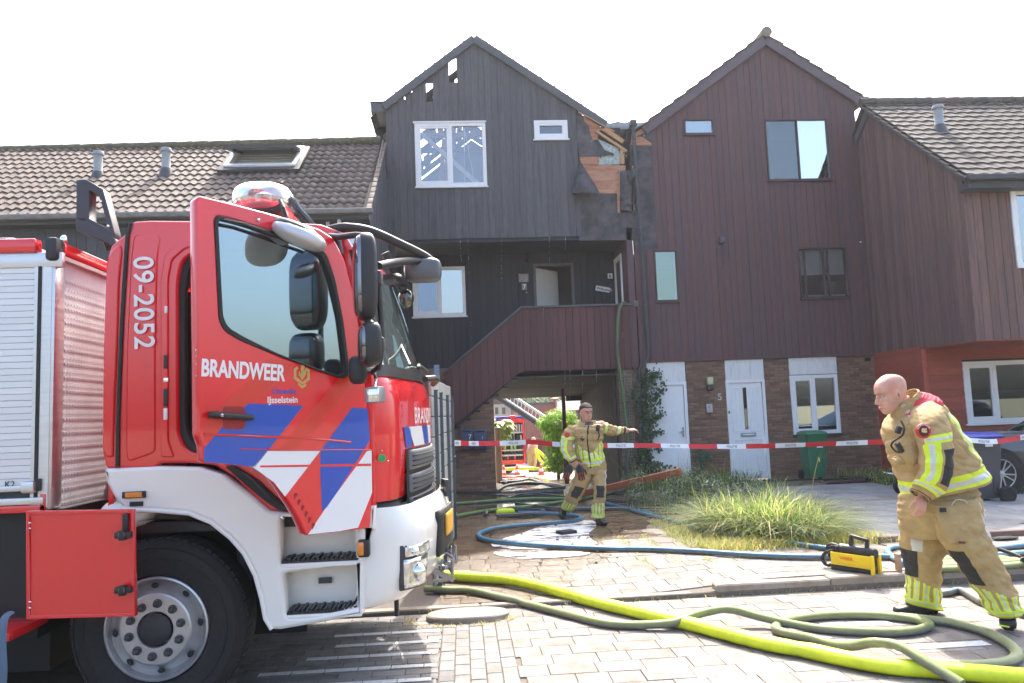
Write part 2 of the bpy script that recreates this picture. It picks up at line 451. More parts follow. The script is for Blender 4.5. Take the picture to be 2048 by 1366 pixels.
road = sheet('road', -30, 30, -30, 6.6, -.012, M_joint)
pave = sheet('pavement', -6, 4.35, 6.62, 16, -.012, M_joint, 24, 30)
rnd = random.Random(3)
def rotz(a): return Matrix.Rotation(a, 3, 'Z')
def lay(name, x0, x1, y0, y1, w, d, m, parent, mode='run', keep=None, wv=0, gap=.0045, flat=False):
    items = []; j = 0; y = y0
    while y < y1-.02:
        x = x0 - (w*.5 if j % 2 else 0) - (rnd.uniform(0, w*.1))
        while x < x1:
            ww = w*(rnd.choice((1, 1, .68)) if wv else 1)
            a, b = max(x, x0), min(x+ww, x1)
            if b-a > .04:
                cx, cy = (a+b)/2, y+d/2
                if keep is None or keep(cx, cy):
                    t = rnd.uniform(-.0022, .0022)
                    s = (round(b-a-gap, 3), round(d-gap, 3), .03)
                    dzdy = (gz(cx, cy+.05)-gz(cx, cy-.05))/.1 if abs(cy-6.7) > .1 else 0; dzdx = (gz(cx+.05, cy)-gz(cx-.05, cy))/.1
                    rot = Matrix.Rotation(rnd.uniform(-.006, .006), 3, 'Z') @ Matrix.Rotation(math.atan(dzdy)+rnd.uniform(-.006, .006), 3, 'X') @ Matrix.Rotation(-math.atan(dzdx)+rnd.uniform(-.004, .004), 3, 'Y')
                    items.append(((cx, cy, gz(cx, cy)-.015+t), s, rot))
            x += ww
        y += d; j += 1
    pieces(name, items, m, parent, bev=.003)
def inview(x, y, mrg=60):
    v = Vector((x, y, gz(x, y)-CAMZ)); zc = v.dot(_fw)
    if zc < .5: return False
    X = 1024+F*v.dot(C_R)/zc; Y = 683-F*v.dot(C_U)/zc
    return -mrg < X < 2048+mrg and Y < 1366+mrg*2
lay('paver', .3, 7.5, 3.7, 6.55, .30, .20, M_paver, road, keep=inview, wv=1)
lay('brick_paver', -4.5, -.2, 3.7, 6.55, .21, .105, M_brickgrey, road, keep=lambda x, y: inview(x, y) and (x > -2.2))
# soldier columns beside the parking bay
items = []
for k in range(5):
    y = 3.7 + (.1 if k % 2 else 0)
    while y < 6.5:
        if inview(-.15+.1*k, y): items.append(((-.15+.1*k, y+.1, -.015+rnd.uniform(-.002, .002)), (.094, .194, .03), Matrix.Rotation(rnd.uniform(-.01, .01), 3, 'Z')))
        y += .2
pieces('border_paver', items, M_brickgrey, road, bev=.004)
lay('paver', -.25, 4.3, 6.78, 15.9, .30, .20, M_paver, pave, keep=lambda x, y: inview(x, y) and not (x > 3.0 and 8.2 < y < 10.5) , wv=1)
# passage floor beyond the front wall line, running down to the yard behind
pf = sheet('passage_floor', -2, 8, 16, 27, .0, wet_paver('yard paving', (.36, .31, .27)), 4, 22)
# kerb
kerb = sheet('kerb', -6, 9, 6.6, 6.62, -.02, M_joint)
apron = sheet('pavement_apron', 4.35, 14, 6.62, 8.2, -.012, M_joint, 6, 8)
lay('paver', 4.36, 9.5, 6.78, 8.12, .30, .20, M_paver, apron, keep=inview, wv=1)
items = []; x = -.9
while x < 8.5:
    h = gz(x+.5, 6.9)+.002
    items.append(((x+.5, 6.68, h-.08+.004), (.992, .13, .16), Matrix.Rotation(rnd.uniform(-.004, .004), 3, 'Z'))); x += 1
pieces('kerb_stone', items, M_kerb, kerb, bev=.012)
# grey slab terrace in front of the red-brown house and its neighbour
ter = sheet('slab_terrace', 4.35, 14, 8.2, 14.0, .0, M_joint)
lay('slab', 4.4, 12, 8.25, 13.6, .5, .5, M_slab, ter, keep=inview)
for o in ter.children: o.location.z += .03
edge = empty('terrace_edging', (4.4, 8.2, .1)); edge['kind'] = 'structure'
M_edging = mat('weathered edging stone', (.17, .11, .09), .9, var=.25, vscale=18, objvar=.15, bump=.3)
pieces('edging_stone', [((4.85+i, 8.16, .09), (.99, .08, .14), None) for i in range(8)], M_edging, edge, bev=.008)
edge2 = edge
# soil along the house fronts
soil = sheet('planting_soil', 3.0, 8.7, 14.0, 15.95, .0, M_soil, 6, 3)
soil2 = sheet('flower_bed', 3.0, 4.34, 8.25, 14.0, .012, M_soil, 4, 8)
yard = sheet('rear_yard', -14, 20, 27, 60, .0, mat('pale yard paving', (.45, .41, .36), .85, var=.15, vscale=4), 4, 12)

# white parking stripes painted on the pavers
pm = empty('parking_marking', (-.7, 5.5, 0)); pm['kind'] = 'structure'
for i, (xa, xb, y) in enumerate([(-1.0, -.22, 6.03), (-.95, -.22, 5.76), (-1.1, -.22, 5.49), (-1.35, -.22, 5.22), (-1.5, -.22, 4.95), (-.75, -.22, 4.68), (-1.25, -.22, 4.41)]):
    b_ = B(); x = xa
    while x < xb-.02:
        e = min(x+.205, xb); b_.bbox(x, e, y-.03, y+.03, .003, .0045); x += .211
    b_.build('painted_stripe', M_white_line, pm)
pm2 = empty('bay_marking', (3.2, 5.2, 0)); pm2['kind'] = 'structure'
for a, b in (((1780, 1298), (2010, 1302)), ((1700, 1250), (1790, 1250))):
    p, q = onground(*a), onground(*b); b_ = B(); b_.bbox(p.x, q.x, p.y-.05, p.y+.05, .003, .0045); b_.build('painted_stripe', M_white_line, pm2)

# puddles: thin sheets of water lying on the blocks
M_water = mat('standing water', (.035, .03, .022), .05, spec=1.0, bump=.15, bscale=9)
def blob(name, pts, m, dz=.008, kind='structure'):
    pts = crom([onground(*p) for p in pts]+[onground(*pts[0])], 5)[:-1]
    c = sum(pts, Vector())/len(pts); V = [(c.x, c.y, gz(c.x, c.y)+dz)]
    pp = []
    for i, p in enumerate(pts):
        k = 1+.12*noise.noise(p*3.1)+.06*noise.noise(p*11)
        q = c+(p-c)*k; pp.append((q.x, q.y, gz(q.x, q.y)+dz))
    o = mesh(name, V+pp, [(0, i+1, (i+1) % len(pp)+1) for i in range(len(pp))], None, m); o['kind'] = kind
    return o
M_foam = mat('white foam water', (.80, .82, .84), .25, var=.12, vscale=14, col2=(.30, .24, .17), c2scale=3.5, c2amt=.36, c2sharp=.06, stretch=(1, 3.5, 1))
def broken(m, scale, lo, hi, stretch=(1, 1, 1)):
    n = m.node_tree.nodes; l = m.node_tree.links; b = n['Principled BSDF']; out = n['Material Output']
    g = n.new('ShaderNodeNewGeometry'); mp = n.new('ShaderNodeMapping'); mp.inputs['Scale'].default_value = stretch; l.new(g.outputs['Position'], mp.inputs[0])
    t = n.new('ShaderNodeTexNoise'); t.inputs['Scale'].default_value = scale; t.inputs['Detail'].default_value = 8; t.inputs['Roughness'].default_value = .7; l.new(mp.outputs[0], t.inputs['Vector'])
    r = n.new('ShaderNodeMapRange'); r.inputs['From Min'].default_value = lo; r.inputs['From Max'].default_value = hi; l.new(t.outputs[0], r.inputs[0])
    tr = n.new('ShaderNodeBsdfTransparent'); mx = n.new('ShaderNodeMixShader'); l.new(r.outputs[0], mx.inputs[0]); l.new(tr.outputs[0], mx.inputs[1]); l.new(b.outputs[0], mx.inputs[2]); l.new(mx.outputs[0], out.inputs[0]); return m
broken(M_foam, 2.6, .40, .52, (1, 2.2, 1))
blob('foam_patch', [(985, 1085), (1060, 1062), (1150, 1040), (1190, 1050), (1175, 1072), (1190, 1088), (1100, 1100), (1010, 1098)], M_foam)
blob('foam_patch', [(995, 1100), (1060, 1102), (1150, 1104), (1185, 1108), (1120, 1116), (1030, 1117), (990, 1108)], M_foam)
blob('puddle', [(985, 985), (1040, 975), (1110, 980), (1125, 1000), (1080, 1030), (1010, 1035), (960, 1015), (940, 1000)], M_water)
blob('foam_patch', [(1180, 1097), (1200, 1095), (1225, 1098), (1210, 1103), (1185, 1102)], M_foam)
blob('puddle', [(1005, 960), (1060, 955), (1100, 962), (1070, 972), (1010, 972)], M_water)

# concrete pad at the end of the kerb line
b_ = B(); c = onground(935, 1207); N = 28
P0 = [Vector((c.x+.33*math.copysign(abs(math.cos(2*math.pi*i/N))**.7, math.cos(2*math.pi*i/N)), 6.36+.17*math.sin(2*math.pi*i/N), 0)) for i in range(N)]
V = [p+Vector((0, 0, -.01)) for p in P0]+[p+Vector((0, 0, .034)) for p in P0]+[Vector((c.x, 6.36, 0))+(p-Vector((c.x, 6.36, 0)))*.95+Vector((0, 0, .044)) for p in P0]
Fc = [(k*N+i, k*N+(i+1) % N, (k+1)*N+(i+1) % N, (k+1)*N+i) for k in (0, 1) for i in range(N)]+[tuple(2*N+i for i in range(N))]
pad = mesh('concrete_pad', V, Fc, None, M_kerb); tagp(pad, 'rounded pale concrete pad beside the truck bumper with dry grass around it', 'kerb pad')
# ================================================================ the row of houses
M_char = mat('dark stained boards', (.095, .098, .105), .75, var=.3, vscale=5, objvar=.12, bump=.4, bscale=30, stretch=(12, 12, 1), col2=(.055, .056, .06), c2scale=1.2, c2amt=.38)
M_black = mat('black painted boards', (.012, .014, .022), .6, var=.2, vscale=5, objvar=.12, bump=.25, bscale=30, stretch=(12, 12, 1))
M_redbrown = mat('red brown stained boards', (.125, .055, .052), .7, var=.34, vscale=6, objvar=.07, bump=.4, bscale=30, stretch=(14, 14, .7), col2=(.09, .058, .066), c2scale=.7, c2amt=.5)
M_parapet = mat('rust brown boards', (.105, .042, .038), .7, var=.25, vscale=5, objvar=.16, bump=.3, bscale=30, stretch=(14, 14, 1))
M_brownside = mat('weathered brown boards', (.165, .092, .078), .75, var=.3, vscale=6, objvar=.2, bump=.4, bscale=30, stretch=(14, 14, .7), col2=(.085, .062, .06), c2scale=1.6, c2amt=.42)
M_redboard = mat('falu red boards', (.33, .070, .040), .65, var=.22, vscale=4, objvar=.14, bump=.3, bscale=25, stretch=(1, 1, 8))
M_greyplank = mat('slate grey boards', (.06, .07, .085), .7, var=.2, vscale=5, objvar=.12, bump=.25, stretch=(12, 12, 1))
M_barge = mat('grey black fascia', (.085, .092, .10), .6, var=.2, vscale=6, bump=.15)
M_bargebrown = mat('violet brown fascia', (.11, .085, .10), .6, var=.2, vscale=6, bump=.15)
M_white = mat('white painted frame', (.78, .79, .80), .4, var=.04, vscale=10)
M_whitedirty = mat('white panel with grime', (.70, .71, .70), .55, var=.06, vscale=6, col2=(.42, .42, .40), c2scale=3.2, c2amt=.33, stretch=(3, 3, .7))
M_brick = mat('brown facade brick', (.215, .125, .08), .85, var=.22, vscale=25, objvar=.28, bump=.4, bscale=90)
M_mortar = mat('brick mortar', (.15, .12, .10), .95, var=.2, vscale=20)
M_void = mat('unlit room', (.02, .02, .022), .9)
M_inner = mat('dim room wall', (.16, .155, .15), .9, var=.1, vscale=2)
M_felt = mat('grey bitumen felt', (.10, .095, .105), .8, var=.2, vscale=9, bump=.5, bscale=14, col2=(.04, .038, .04), c2scale=3)
M_ply = mat('scorched plywood', (.42, .21, .12), .75, var=.2, vscale=8, bump=.2, col2=(.30, .10, .05), c2scale=2.6, c2amt=.45, stretch=(1, 1, 5))
M_pine = mat('split pine timber', (.48, .29, .15), .7, var=.25, vscale=9, bump=.4, stretch=(3, 3, 9))
M_foil = mat('crumpled silver insulation', (.36, .40, .38), .45, .3, var=.4, vscale=20, bump=1.0, bscale=22)
M_charwood = mat('charred timber', (.018, .017, .016), .8, var=.4, vscale=20, bump=.8, bscale=30)
M_tile = mat('brown concrete roof tile', (.155, .118, .096), .85, var=.25, vscale=14, objvar=.15, bump=.35, bscale=60, col2=(.06, .055, .045), c2scale=5, c2amt=.42)
M_tile2 = mat('dark concrete roof tile', (.11, .095, .082), .95, var=.25, vscale=14, objvar=.22, bump=.35, bscale=60)
M_moss = mat('mossy ridge tile', (.10, .095, .06), .95, var=.4, vscale=20, bump=.8, col2=(.17, .14, .05), c2scale=9, c2amt=.38)
M_zinc = mat('weathered zinc', (.32, .34, .35), .5, .6, var=.2, vscale=8)
M_gutter = mat('dark grey gutter', (.05, .055, .06), .5, var=.2, vscale=6)
M_pvc = mat('grey roof pipe', (.26, .29, .30), .5, var=.12, vscale=9)
G_sky = glassmat('clear reflecting glass', refl=.40, see=.35)
G_thin = glassmat('thin clear glass', refl=.06, see=.93)
G_dark = glassmat('dark window glass', refl=.12, see=.5)

M16 = FRONT(16.0)
# ---- dark burnt house ------------------------------------------------------
bh = empty('burnt_house', (1.1, 16, .1), 'black timber clad gabled house with holes burnt in its roof and a torn right corner', 'house')
SL, SRr = .765, .705
apx, apz = .49, 9.73
def topD(u): return (apz-.09-(apx-u)*SL) if u < apx else (apz-.09-(u-apx)*SRr)
p1, p2 = at(896.6, 116, Y=16), at(914, 165, Y=16); q1, q2 = at(852, 166, Y=16), at(867, 203, Y=16)
holesD = [(-.83, .67, 6.42, 7.80), (1.71, 2.43, 7.42, 7.83), (p1.x, p2.x, p2.z, p1.z), (q1.x, q2.x, q2.z, q1.z)]
s1 = at(808, 195, Y=16); holesD.append((s1.x, s1.x+.03, s1.z-.04, s1.z+.03)); s1 = at(822, 180, Y=16); holesD.append((s1.x, s1.x+.025, s1.z-.05, s1.z+.02))
planks('cladding_board', M16, -1.43, 2.63, .142, lambda u: 5.3, topD, holesD, M_char, bh, seed=4, jit=.003, wvar=.12, gap=.004)
# fascia boards with the ends of the tile battens standing on them
b_ = B(); b_.beam((-1.47, 15.955, apz-.10-(apx+1.47)*SL+.02), (apx, 15.955, apz-.08), .06, .17, up=(0, 0, 1)); b_.build('bargeboard', M_barge, bh, bevel=.004)
b_ = B(); b_.beam((apx, 15.951, apz-.08), (3.26, 15.951, apz-.10-(3.26-apx)*SRr+.02), .06, .17); b_.build('bargeboard', M_barge, bh, bevel=.004)
for k in range(8):
    u = -1.2+k*.21; b_ = B(); b_.box((u, 16.0, apz-(apx-u)*SL+.02), (.035, .12, .06), Matrix.Rotation(-math.atan(SL), 3, 'Y')); b_.build('batten_end', M_barge, bh)
for k in range(9):
    u = .75+k*.285; b_ = B(); b_.box((u, 16.0, apz-(u-apx)*SRr+.02), (.035, .12, .06), Matrix.Rotation(math.atan(SRr), 3, 'Y')); b_.build('batten_end', M_barge, bh)
# what is left of the roof: rafters and gapped sheathing; sky shows between
rnd = random.Random(11)
for s, (xe, sl) in ((-1, (-1.72, SL)), (1, (3.5, SRr))):
    for yy in (16.9, 17.9, 18.9, 19.9, 20.9, 21.6):
        b_ = B(); b_.beam((apx, yy, apz-.14), (xe, yy, apz-.14-abs(xe-apx)*sl), .07, .14); b_.build('rafter', M_charwood, bh)
    L = abs(xe-apx); t = .08; k = 0
    while t < L:
        w_ = rnd.uniform(.14, .22); u = apx+s*(t+w_/2); z = apz-.05-(t+w_/2)*sl
        y = 16.06
        while y < 21.8:
            y2 = min(21.8, y+rnd.uniform(.5, 1.8))
            hole = (s < 0 and y < 17.2 and .1 < (t+w_/2) < 1.0) or rnd.random() < (.14 if y > 17.0 else .10)
            if s > 0 and y < 17.5: hole = False
            if not hole:
                b_ = B(); b_.box((u, (y+y2)/2, z), (w_*.98, y2-y-.02, .03), Matrix.Rotation(s*math.atan(sl), 3, 'Y')); b_.build('roof_board', M_charwood, bh)
            y = y2
        t += w_+rnd.uniform(0, .015)/sl
b_ = B(); b_.beam((apx+.03, 16.05, apz-.02), (apx+.03, 21.8, apz-.02), .12, .05); b_.build('ridge_board', M_charwood, bh)
b_ = B(); b_.bbox(-1.74, -1.44, 16.0, 21.8, 8.06, 8.27); b_.bbox(-1.76, -1.42, 15.98, 21.8, 8.27, 8.295); b_.build('eaves_box', M_barge, bh, bevel=.004)
# torn ceiling beams seen through the big window
for a, b, w_, mm in [((-.75, 17.4, 8.1), (.75, 17.2, 6.6), .09, M_white), ((-.3, 18.0, 6.0), (-.05, 18.4, 8.6), .16, M_ply), ((-.5, 18.6, 6.0), (-.25, 18.6, 8.4), .10, M_pine),
                     ((.2, 17.6, 8.6), (.55, 17.7, 6.3), .02, M_white), ((.25, 17.6, 8.5), (.2, 17.7, 6.3), .02, M_white), ((.65, 18.5, 6), (.8, 18.5, 8.3), .14, M_ply),
                     ((-1.2, 17.8, 8.2), (1.9, 17.8, 8.2), .10, M_ply), ((-1.2, 19.4, 8.4), (1.9, 19.4, 8.4), .12, M_charwood), ((-.9, 19.0, 6.5), (.9, 19.2, 7.6), .08, M_charwood)]:
    b_ = B(); b_.beam(a, b, w_); b_.build('ceiling_beam', mm, bh)
b_ = B(); b_.bbox(-1.4, 3.6, 16.03, 21.8, 5.30, 5.42); b_.build('upper_floor', M_inner, bh)
b_ = B(); b_.bbox(-1.42, -1.36, 16.03, 21.8, 5.42, 8.1); b_.build('side_wall', M_inner, bh)
b_ = B(); b_.bbox(3.56, 3.62, 16.4, 21.8, 5.42, 7.4); b_.build('side_wall', M_charwood, bh)
plate('rear_wall', [(-1.4, 5.42), (3.6, 5.42), (3.6, 7.35), (.49, 9.5), (-1.4, 8.0)], [], FRONT(21.7), .1, M_inner, bh)
b_ = B(); b_.bbox(3.5, 3.78, 16.10, 16.12, 5.2, 7.4); b_.build('gap_board', M_charwood, bh)
b_ = B(); b_.bbox(-.1, .45, 17.0, 17.5, 5.9, 6.62); b_.build('wardrobe_top', mat('soot stained chest', (.35, .33, .31), .6, var=.2), bh)
b_ = B(); b_.bbox(1.3, 1.36, 16.1, 19, 5.42, 8.0); b_.build('partition', M_inner, bh)
# windows of the upper gable
w1 = window(bh, M16, -.83, .67, 6.42, 7.80, M_white, [glassmat('hazy clear glass', (.9, .92, .95), .10, .85, body=(.3, .32, .35)), glassmat('hazy clear glass')], fw=.075, mull=(-.08,), sash=(0,), sill=.02)
plate('trim', rect(-.86, .69, 7.80, 7.83), [], M16, .08, M_white, bh, off=.05)
w2 = window(bh, M16, 1.71, 2.43, 7.42, 7.83, M_white, G_dark, fw=.07, sash=(0,), sill=.03)
b_ = B(); b_.bbox(1.7, 2.5, 16.3, 16.34, 7.3, 7.9); b_.build('curtain', M_inner, bh)

# torn corner: felt, plywood, rafters, foil
def zp(a, b, Y=16.0): p = at(1140+a/6.505, 220+b/6.505, Y=Y); return (p.x, p.z)
def tp(name, pts, m, off, th=.012, par=bh):
    return plate(name, [zp(*p) for p in pts], [], M16, th, m, par, off=off)
tp('felt_sheet', [(120, 610), (118, 1700), (830, 1690), (830, 1330), (640, 1330), (600, 1085), (385, 1085), (345, 1000), (150, 700)], M_felt, .0, .02)
tp('felt_sheet', [(85, 30), (175, 75), (180, 140), (240, 200), (270, 330), (300, 400), (360, 380), (450, 520), (590, 578), (385, 600), (120, 608), (95, 400)], M_felt, .006, .01)
tp('plywood_sheet', [(170, 70), (300, 150), (430, 240), (365, 280), (360, 410), (300, 420), (265, 330), (235, 200), (170, 140)], M_ply, -.006, .012)
tp('plywood_sheet', [(120, 600), (378, 600), (378, 712), (120, 712)], M_ply, -.008, .012)
tp('plywood_sheet', [(130, 716), (725, 716), (725, 830), (650, 830), (650, 1085), (330, 1100), (130, 730)], mat('pale plywood', (.46, .27, .17), .75, var=.15, vscale=8, bump=.2, col2=(.36, .13, .07), c2scale=2.2, c2amt=.5, stretch=(1, 1, 4)), -.010, .012)
tp('plywood_strip', [(605, 830), (650, 830), (648, 1335), (618, 1335)], M_ply, .012)
tp('insulation', [(340, 360), (660, 500), (660, 700), (380, 708), (380, 590), (470, 560), (380, 440)], M_foil, -.03, .06)
def tb(name, a, b, w_, m, Y, d=.06):
    p = at(1140+a[0]/6.505, 220+a[1]/6.505, Y=Y); q = at(1140+b[0]/6.505, 220+b[1]/6.505, Y=Y)
    bb = B(); bb.beam(p, q, d, w_, up=(0, 0, 1)); return bb.build(name, m, bh, bevel=.004)
tb('rafter_stub', (350, 285), (735, 540), .055, M_pine, 15.99)
tb('rafter_stub', (425, 235), (690, 420), .10, M_pine, 16.02)
tb('split_batten', (110, 25), (580, 280), .02, M_pine, 15.93, .03)
tb('corner_post', (680, 500), (680, 705), .085, M_pine, 16.0)
tb('burnt_post', (760, 290), (745, 800), .12, M_charwood, 16.12)
tb('burnt_post', (830, 1300), (815, 730), .03, M_pine, 16.0, .03)
b_ = B(); b_.bbox(2.64, 3.6, 16.12, 16.14, 5.4, 7.7); b_.build('burnt_backing', M_charwood, bh)
rs_ = random.Random(19)
for k in range(34):                                       # splinters and char hanging round the torn edge
    ex_, ey_ = rs_.choice([(175, 90), (240, 200), (300, 400), (360, 300), (380, 610), (640, 520), (640, 830), (700, 430), (385, 1085), (720, 560), (560, 580), (900, 560), (960, 300), (340, 140)])
    x0, y0 = ex_+rs_.uniform(-30, 30), ey_+rs_.uniform(-30, 30); l_ = rs_.uniform(14, 60); w_ = rs_.uniform(4, 12); a_ = rs_.uniform(.6, 2.4)
    dx, dy = math.cos(a_), math.sin(a_)
    tp('splinter', [(x0-dy*w_, y0+dx*w_), (x0+dx*l_*.5, y0+dy*l_*.5), (x0+dx*l_, y0+dy*l_), (x0+dy*w_, y0-dx*w_)], rs_.choice([M_charwood, M_charwood, M_pine, M_felt]), rs_.uniform(.012, .05), .008)
# corrugated felt scraps
def scrap(pts, m, off, bulge=.03, n=10, name='felt_scrap'):
    P = [Vector((*zp(*p), 0)) for p in pts]
    V = []; k = 0
    for i in range(n+1):
        for j in range(n+1):
            u, v = i/n, j/n
            p = P[0]*(1-u)*(1-v)+P[1]*u*(1-v)+P[2]*u*v+P[3]*(1-u)*v
            y = 16-off-bulge*math.sin(math.pi*u)*1.0-.008*math.sin(v*40)*1-.02*noise.noise(Vector((p.x*9, p.y*9, 3)))
            V.append((p.x, y, p.y))
    Fc = [(i*(n+1)+j, (i+1)*(n+1)+j, (i+1)*(n+1)+j+1, i*(n+1)+j+1) for i in range(n) for j in range(n)]
    o = mesh(name, V, Fc, bh, m, smooth=True); md = o.modifiers.new('thick', 'SOLIDIFY'); md.thickness = .006
    return o
scrap([(645, 800), (800, 800), (800, 1335), (650, 1320)], M_felt, .03, .03, 24)
scrap([(720, 850), (850, 735), (885, 850), (755, 955)], M_felt, .08, .05)
scrap([(810, 880), (880, 860), (870, 1200), (800, 1260)], M_charwood, .05, .05)
# the hanging flap: folded out of the wall and curling at its foot
fl = [at(1140+150/6.505, 220+700/6.505, Y=15.98), at(1140+390/6.505, 220+1095/6.505, Y=15.86), at(1140+175/6.505, 220+1085/6.505, Y=15.62), at(1140+40/6.505, 220+1085/6.505, Y=15.8), at(1140+100/6.505, 220+760/6.505, Y=15.97)]
V = []; n = 14
for i in range(n+1):
    t = i/n
    row = [fl[0].lerp(fl[1], t), fl[0].lerp(fl[2], t)+Vector((0, -.08*math.sin(t*math.pi), 0)), fl[4].lerp(fl[3], t), fl[4].lerp(fl[3], t)+Vector((.06, .16*t, 0))]
    row = crom(row, 5); V += row
m_ = len(row)
o = mesh('hanging_flap', V, [(i*m_+j, (i+1)*m_+j, (i+1)*m_+j+1, i*m_+j+1) for i in range(n) for j in range(m_-1)], bh, M_felt, smooth=True)
o.modifiers.new('thick', 'SOLIDIFY').thickness = .006

# lower recess behind the balcony
MR = FRONT(17.3)
door7 = (1.745, 2.57, 2.7, 4.93)
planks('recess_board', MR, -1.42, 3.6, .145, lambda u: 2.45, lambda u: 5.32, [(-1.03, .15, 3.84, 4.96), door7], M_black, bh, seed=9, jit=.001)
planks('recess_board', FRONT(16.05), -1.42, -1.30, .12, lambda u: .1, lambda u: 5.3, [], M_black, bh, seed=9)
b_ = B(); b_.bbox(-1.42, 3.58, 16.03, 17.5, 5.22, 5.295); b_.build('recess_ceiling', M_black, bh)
b_ = B(); b_.bbox(3.58, 3.72, 16.0, 17.5, 2.45, 5.46); b_.build('corner_pillar', M_redbrown, bh, bevel=.004)
MX = frame((3.578, 0, 0), (0, -1, 0), (0, 0, 1))
window(bh, MX, -17.28, -16.55, 3.2, 5.02, M_white, G_sky, fw=.06, name='side_window', sash=(0,))
window(bh, MR, -1.03, .15, 3.84, 4.96, M_white, [glassmat('blind window glass', (.5, .6, .75), .25, .2, body=(.10, .13, .2)), G_sky], fw=.07, mull=(-.42,), sash=(0,), sill=.03)
b_ = B(); b_.bbox(-1.1, .2, 17.45, 17.5, 3.7, 5.0); b_.build('curtain', M_inner, bh)
# door 7, standing open inwards
plate('door_frame', rect(1.70, 2.62, 2.7, 4.98), [rect(1.755, 2.565, 2.72, 4.92)], MR, .1, M_barge, bh, off=.02)
dm = frame((1.76, 17.36, 0), (math.cos(.75), math.sin(.75), 0), (0, 0, 1))
d7 = plate('door', rect(0, .78, 2.72, 4.90), [], dm, .045, mat('cream door leaf', (.66, .66, .62), .5, var=.04), bh, bevel=.003)
b_ = B(); b_.ell((1.76+.62*math.cos(.75), 17.33+.62*math.sin(.75), 3.9), (.012, .012, .012)); b_.build('spyhole', M_void, d7)
b_ = B(); b_.bbox(1.6, 3.0, 18.6, 18.65, 2.7, 5.2); b_.bbox(1.6, 1.65, 17.4, 18.6, 2.7, 5.2); b_.bbox(2.95, 3.0, 17.4, 18.6, 2.7, 5.2); b_.bbox(1.6, 3, 17.35, 18.65, 5.2, 5.25); b_.build('hallway', M_inner, bh)
b_ = B(); b_.bbox(1.3, 3.7, 16.05, 17.35, 2.5, 2.68); b_.build('balcony_floor', M_black, bh)
# parapet and stair side
def topP(u): return 3.79 if u > 1.285 else 3.79-(1.285-u)*.795
pb = at(915, 845, Y=16)
kb = (2.475-pb.z)/(1.236-pb.x)
def botP(u): return 2.475 if u > 1.236 else 2.475-(1.236-u)*kb
planks('parapet_board', M16, -.34, 3.70, .150, botP, topP, [], M_parapet, bh, seed=21, jit=.002)
b_ = B(); b_.beam((1.285, 15.99, 3.81), (3.72, 15.99, 3.81), .08, .04); b_.build('handrail_cap', M_barge, bh, bevel=.003)
b_ = B(); b_.beam((-.36, 15.99, 3.80-1.645*.795), (1.285, 15.99, 3.81), .08, .04); b_.build('handrail_cap', M_barge, bh, bevel=.003)
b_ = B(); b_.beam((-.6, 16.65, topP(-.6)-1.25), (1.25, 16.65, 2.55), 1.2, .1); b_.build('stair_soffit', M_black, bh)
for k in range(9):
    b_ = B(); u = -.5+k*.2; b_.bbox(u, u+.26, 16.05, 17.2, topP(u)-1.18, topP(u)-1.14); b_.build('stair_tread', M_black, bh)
# small signs and lamps on the recess wall
def onR(a, b, Y=17.3): p = at(a, b, Y=Y); return p.x, p.z
def sign(name, box, txt, bg, fg, size, parent=bh, Y=17.27, M=None, rot=0, arrow=False, label=None):
    x0, z1 = onR(box[0], box[1], Y); x1, z0 = onR(box[2], box[3], Y)
    cx, cz = (x0+x1)/2, (z0+z1)/2; w, h = abs(x1-x0)/2, abs(z1-z0)/2
    Mm = frame((cx, Y, cz), (math.cos(rot), 0, math.sin(rot)), (-math.sin(rot), 0, math.cos(rot)))
    pts = rect(-w, w, -h, h)
    if arrow: pts = [(-w, -h), (w-h, -h), (w, 0), (w-h, h), (-w, h)]
    o = plate(name, pts, [], Mm, .012, bg, parent, off=.012)
    if txt: text('lettering', txt, size, Mm @ Matrix.Translation((0, -size*.35, 0)), fg, o, off=.013, align='CENTER', bold=.002)
    if label: o['label'] = label
    return o
M_grey = mat('sign grey', (.18, .2, .2), .5); M_ink = mat('black ink', (.01, .01, .01), .5); M_wp = mat('white print', (.8, .8, .8), .5)
sign('number_sign', (1043, 567, 1054, 580), '7', M_grey, M_wp, .15)
sign('number_sign', (1215, 547, 1225, 557), '6', M_white, M_ink, .12)
sign('welcome_sign', (1191, 574, 1224, 583), 'Welcome', M_white, M_ink, .085, rot=-.2, arrow=True)
sign('name_plate', (1037, 548, 1057, 564), '', mat('photo plate', (.25, .22, .22), .4, var=.5, vscale=20), M_ink, .1)
b_ = B(); x, z = onR(1054, 515); b_.bbox(x-.03, x+.03, 17.2, 17.28, z-.04, z+.1); b_.ell((x, 17.22, z-.06), (.03, .03, .08)); b_.build('wall_lamp', M_void, bh, smooth=True)
b_ = B(); x, z = onR(1249, 484, 17.0); b_.ell((x, 17.0, z), (.04, .05, .06)); b_.build('wall_lamp', M_white, bh, smooth=True)
b_ = B(); x, z = onR(1053, 585); b_.ell((x, 17.27, z), (.012, .012, .012)); b_.build('doorbell', M_white, bh)
b_ = B(); x, z = onR(1271, 607, 15.99); b_.bbox(x-.05, x+.05, 15.95, 15.99, z-.06, z+.06); b_.build('wall_socket', mat('brown box', (.2, .14, .12), .6), bh)

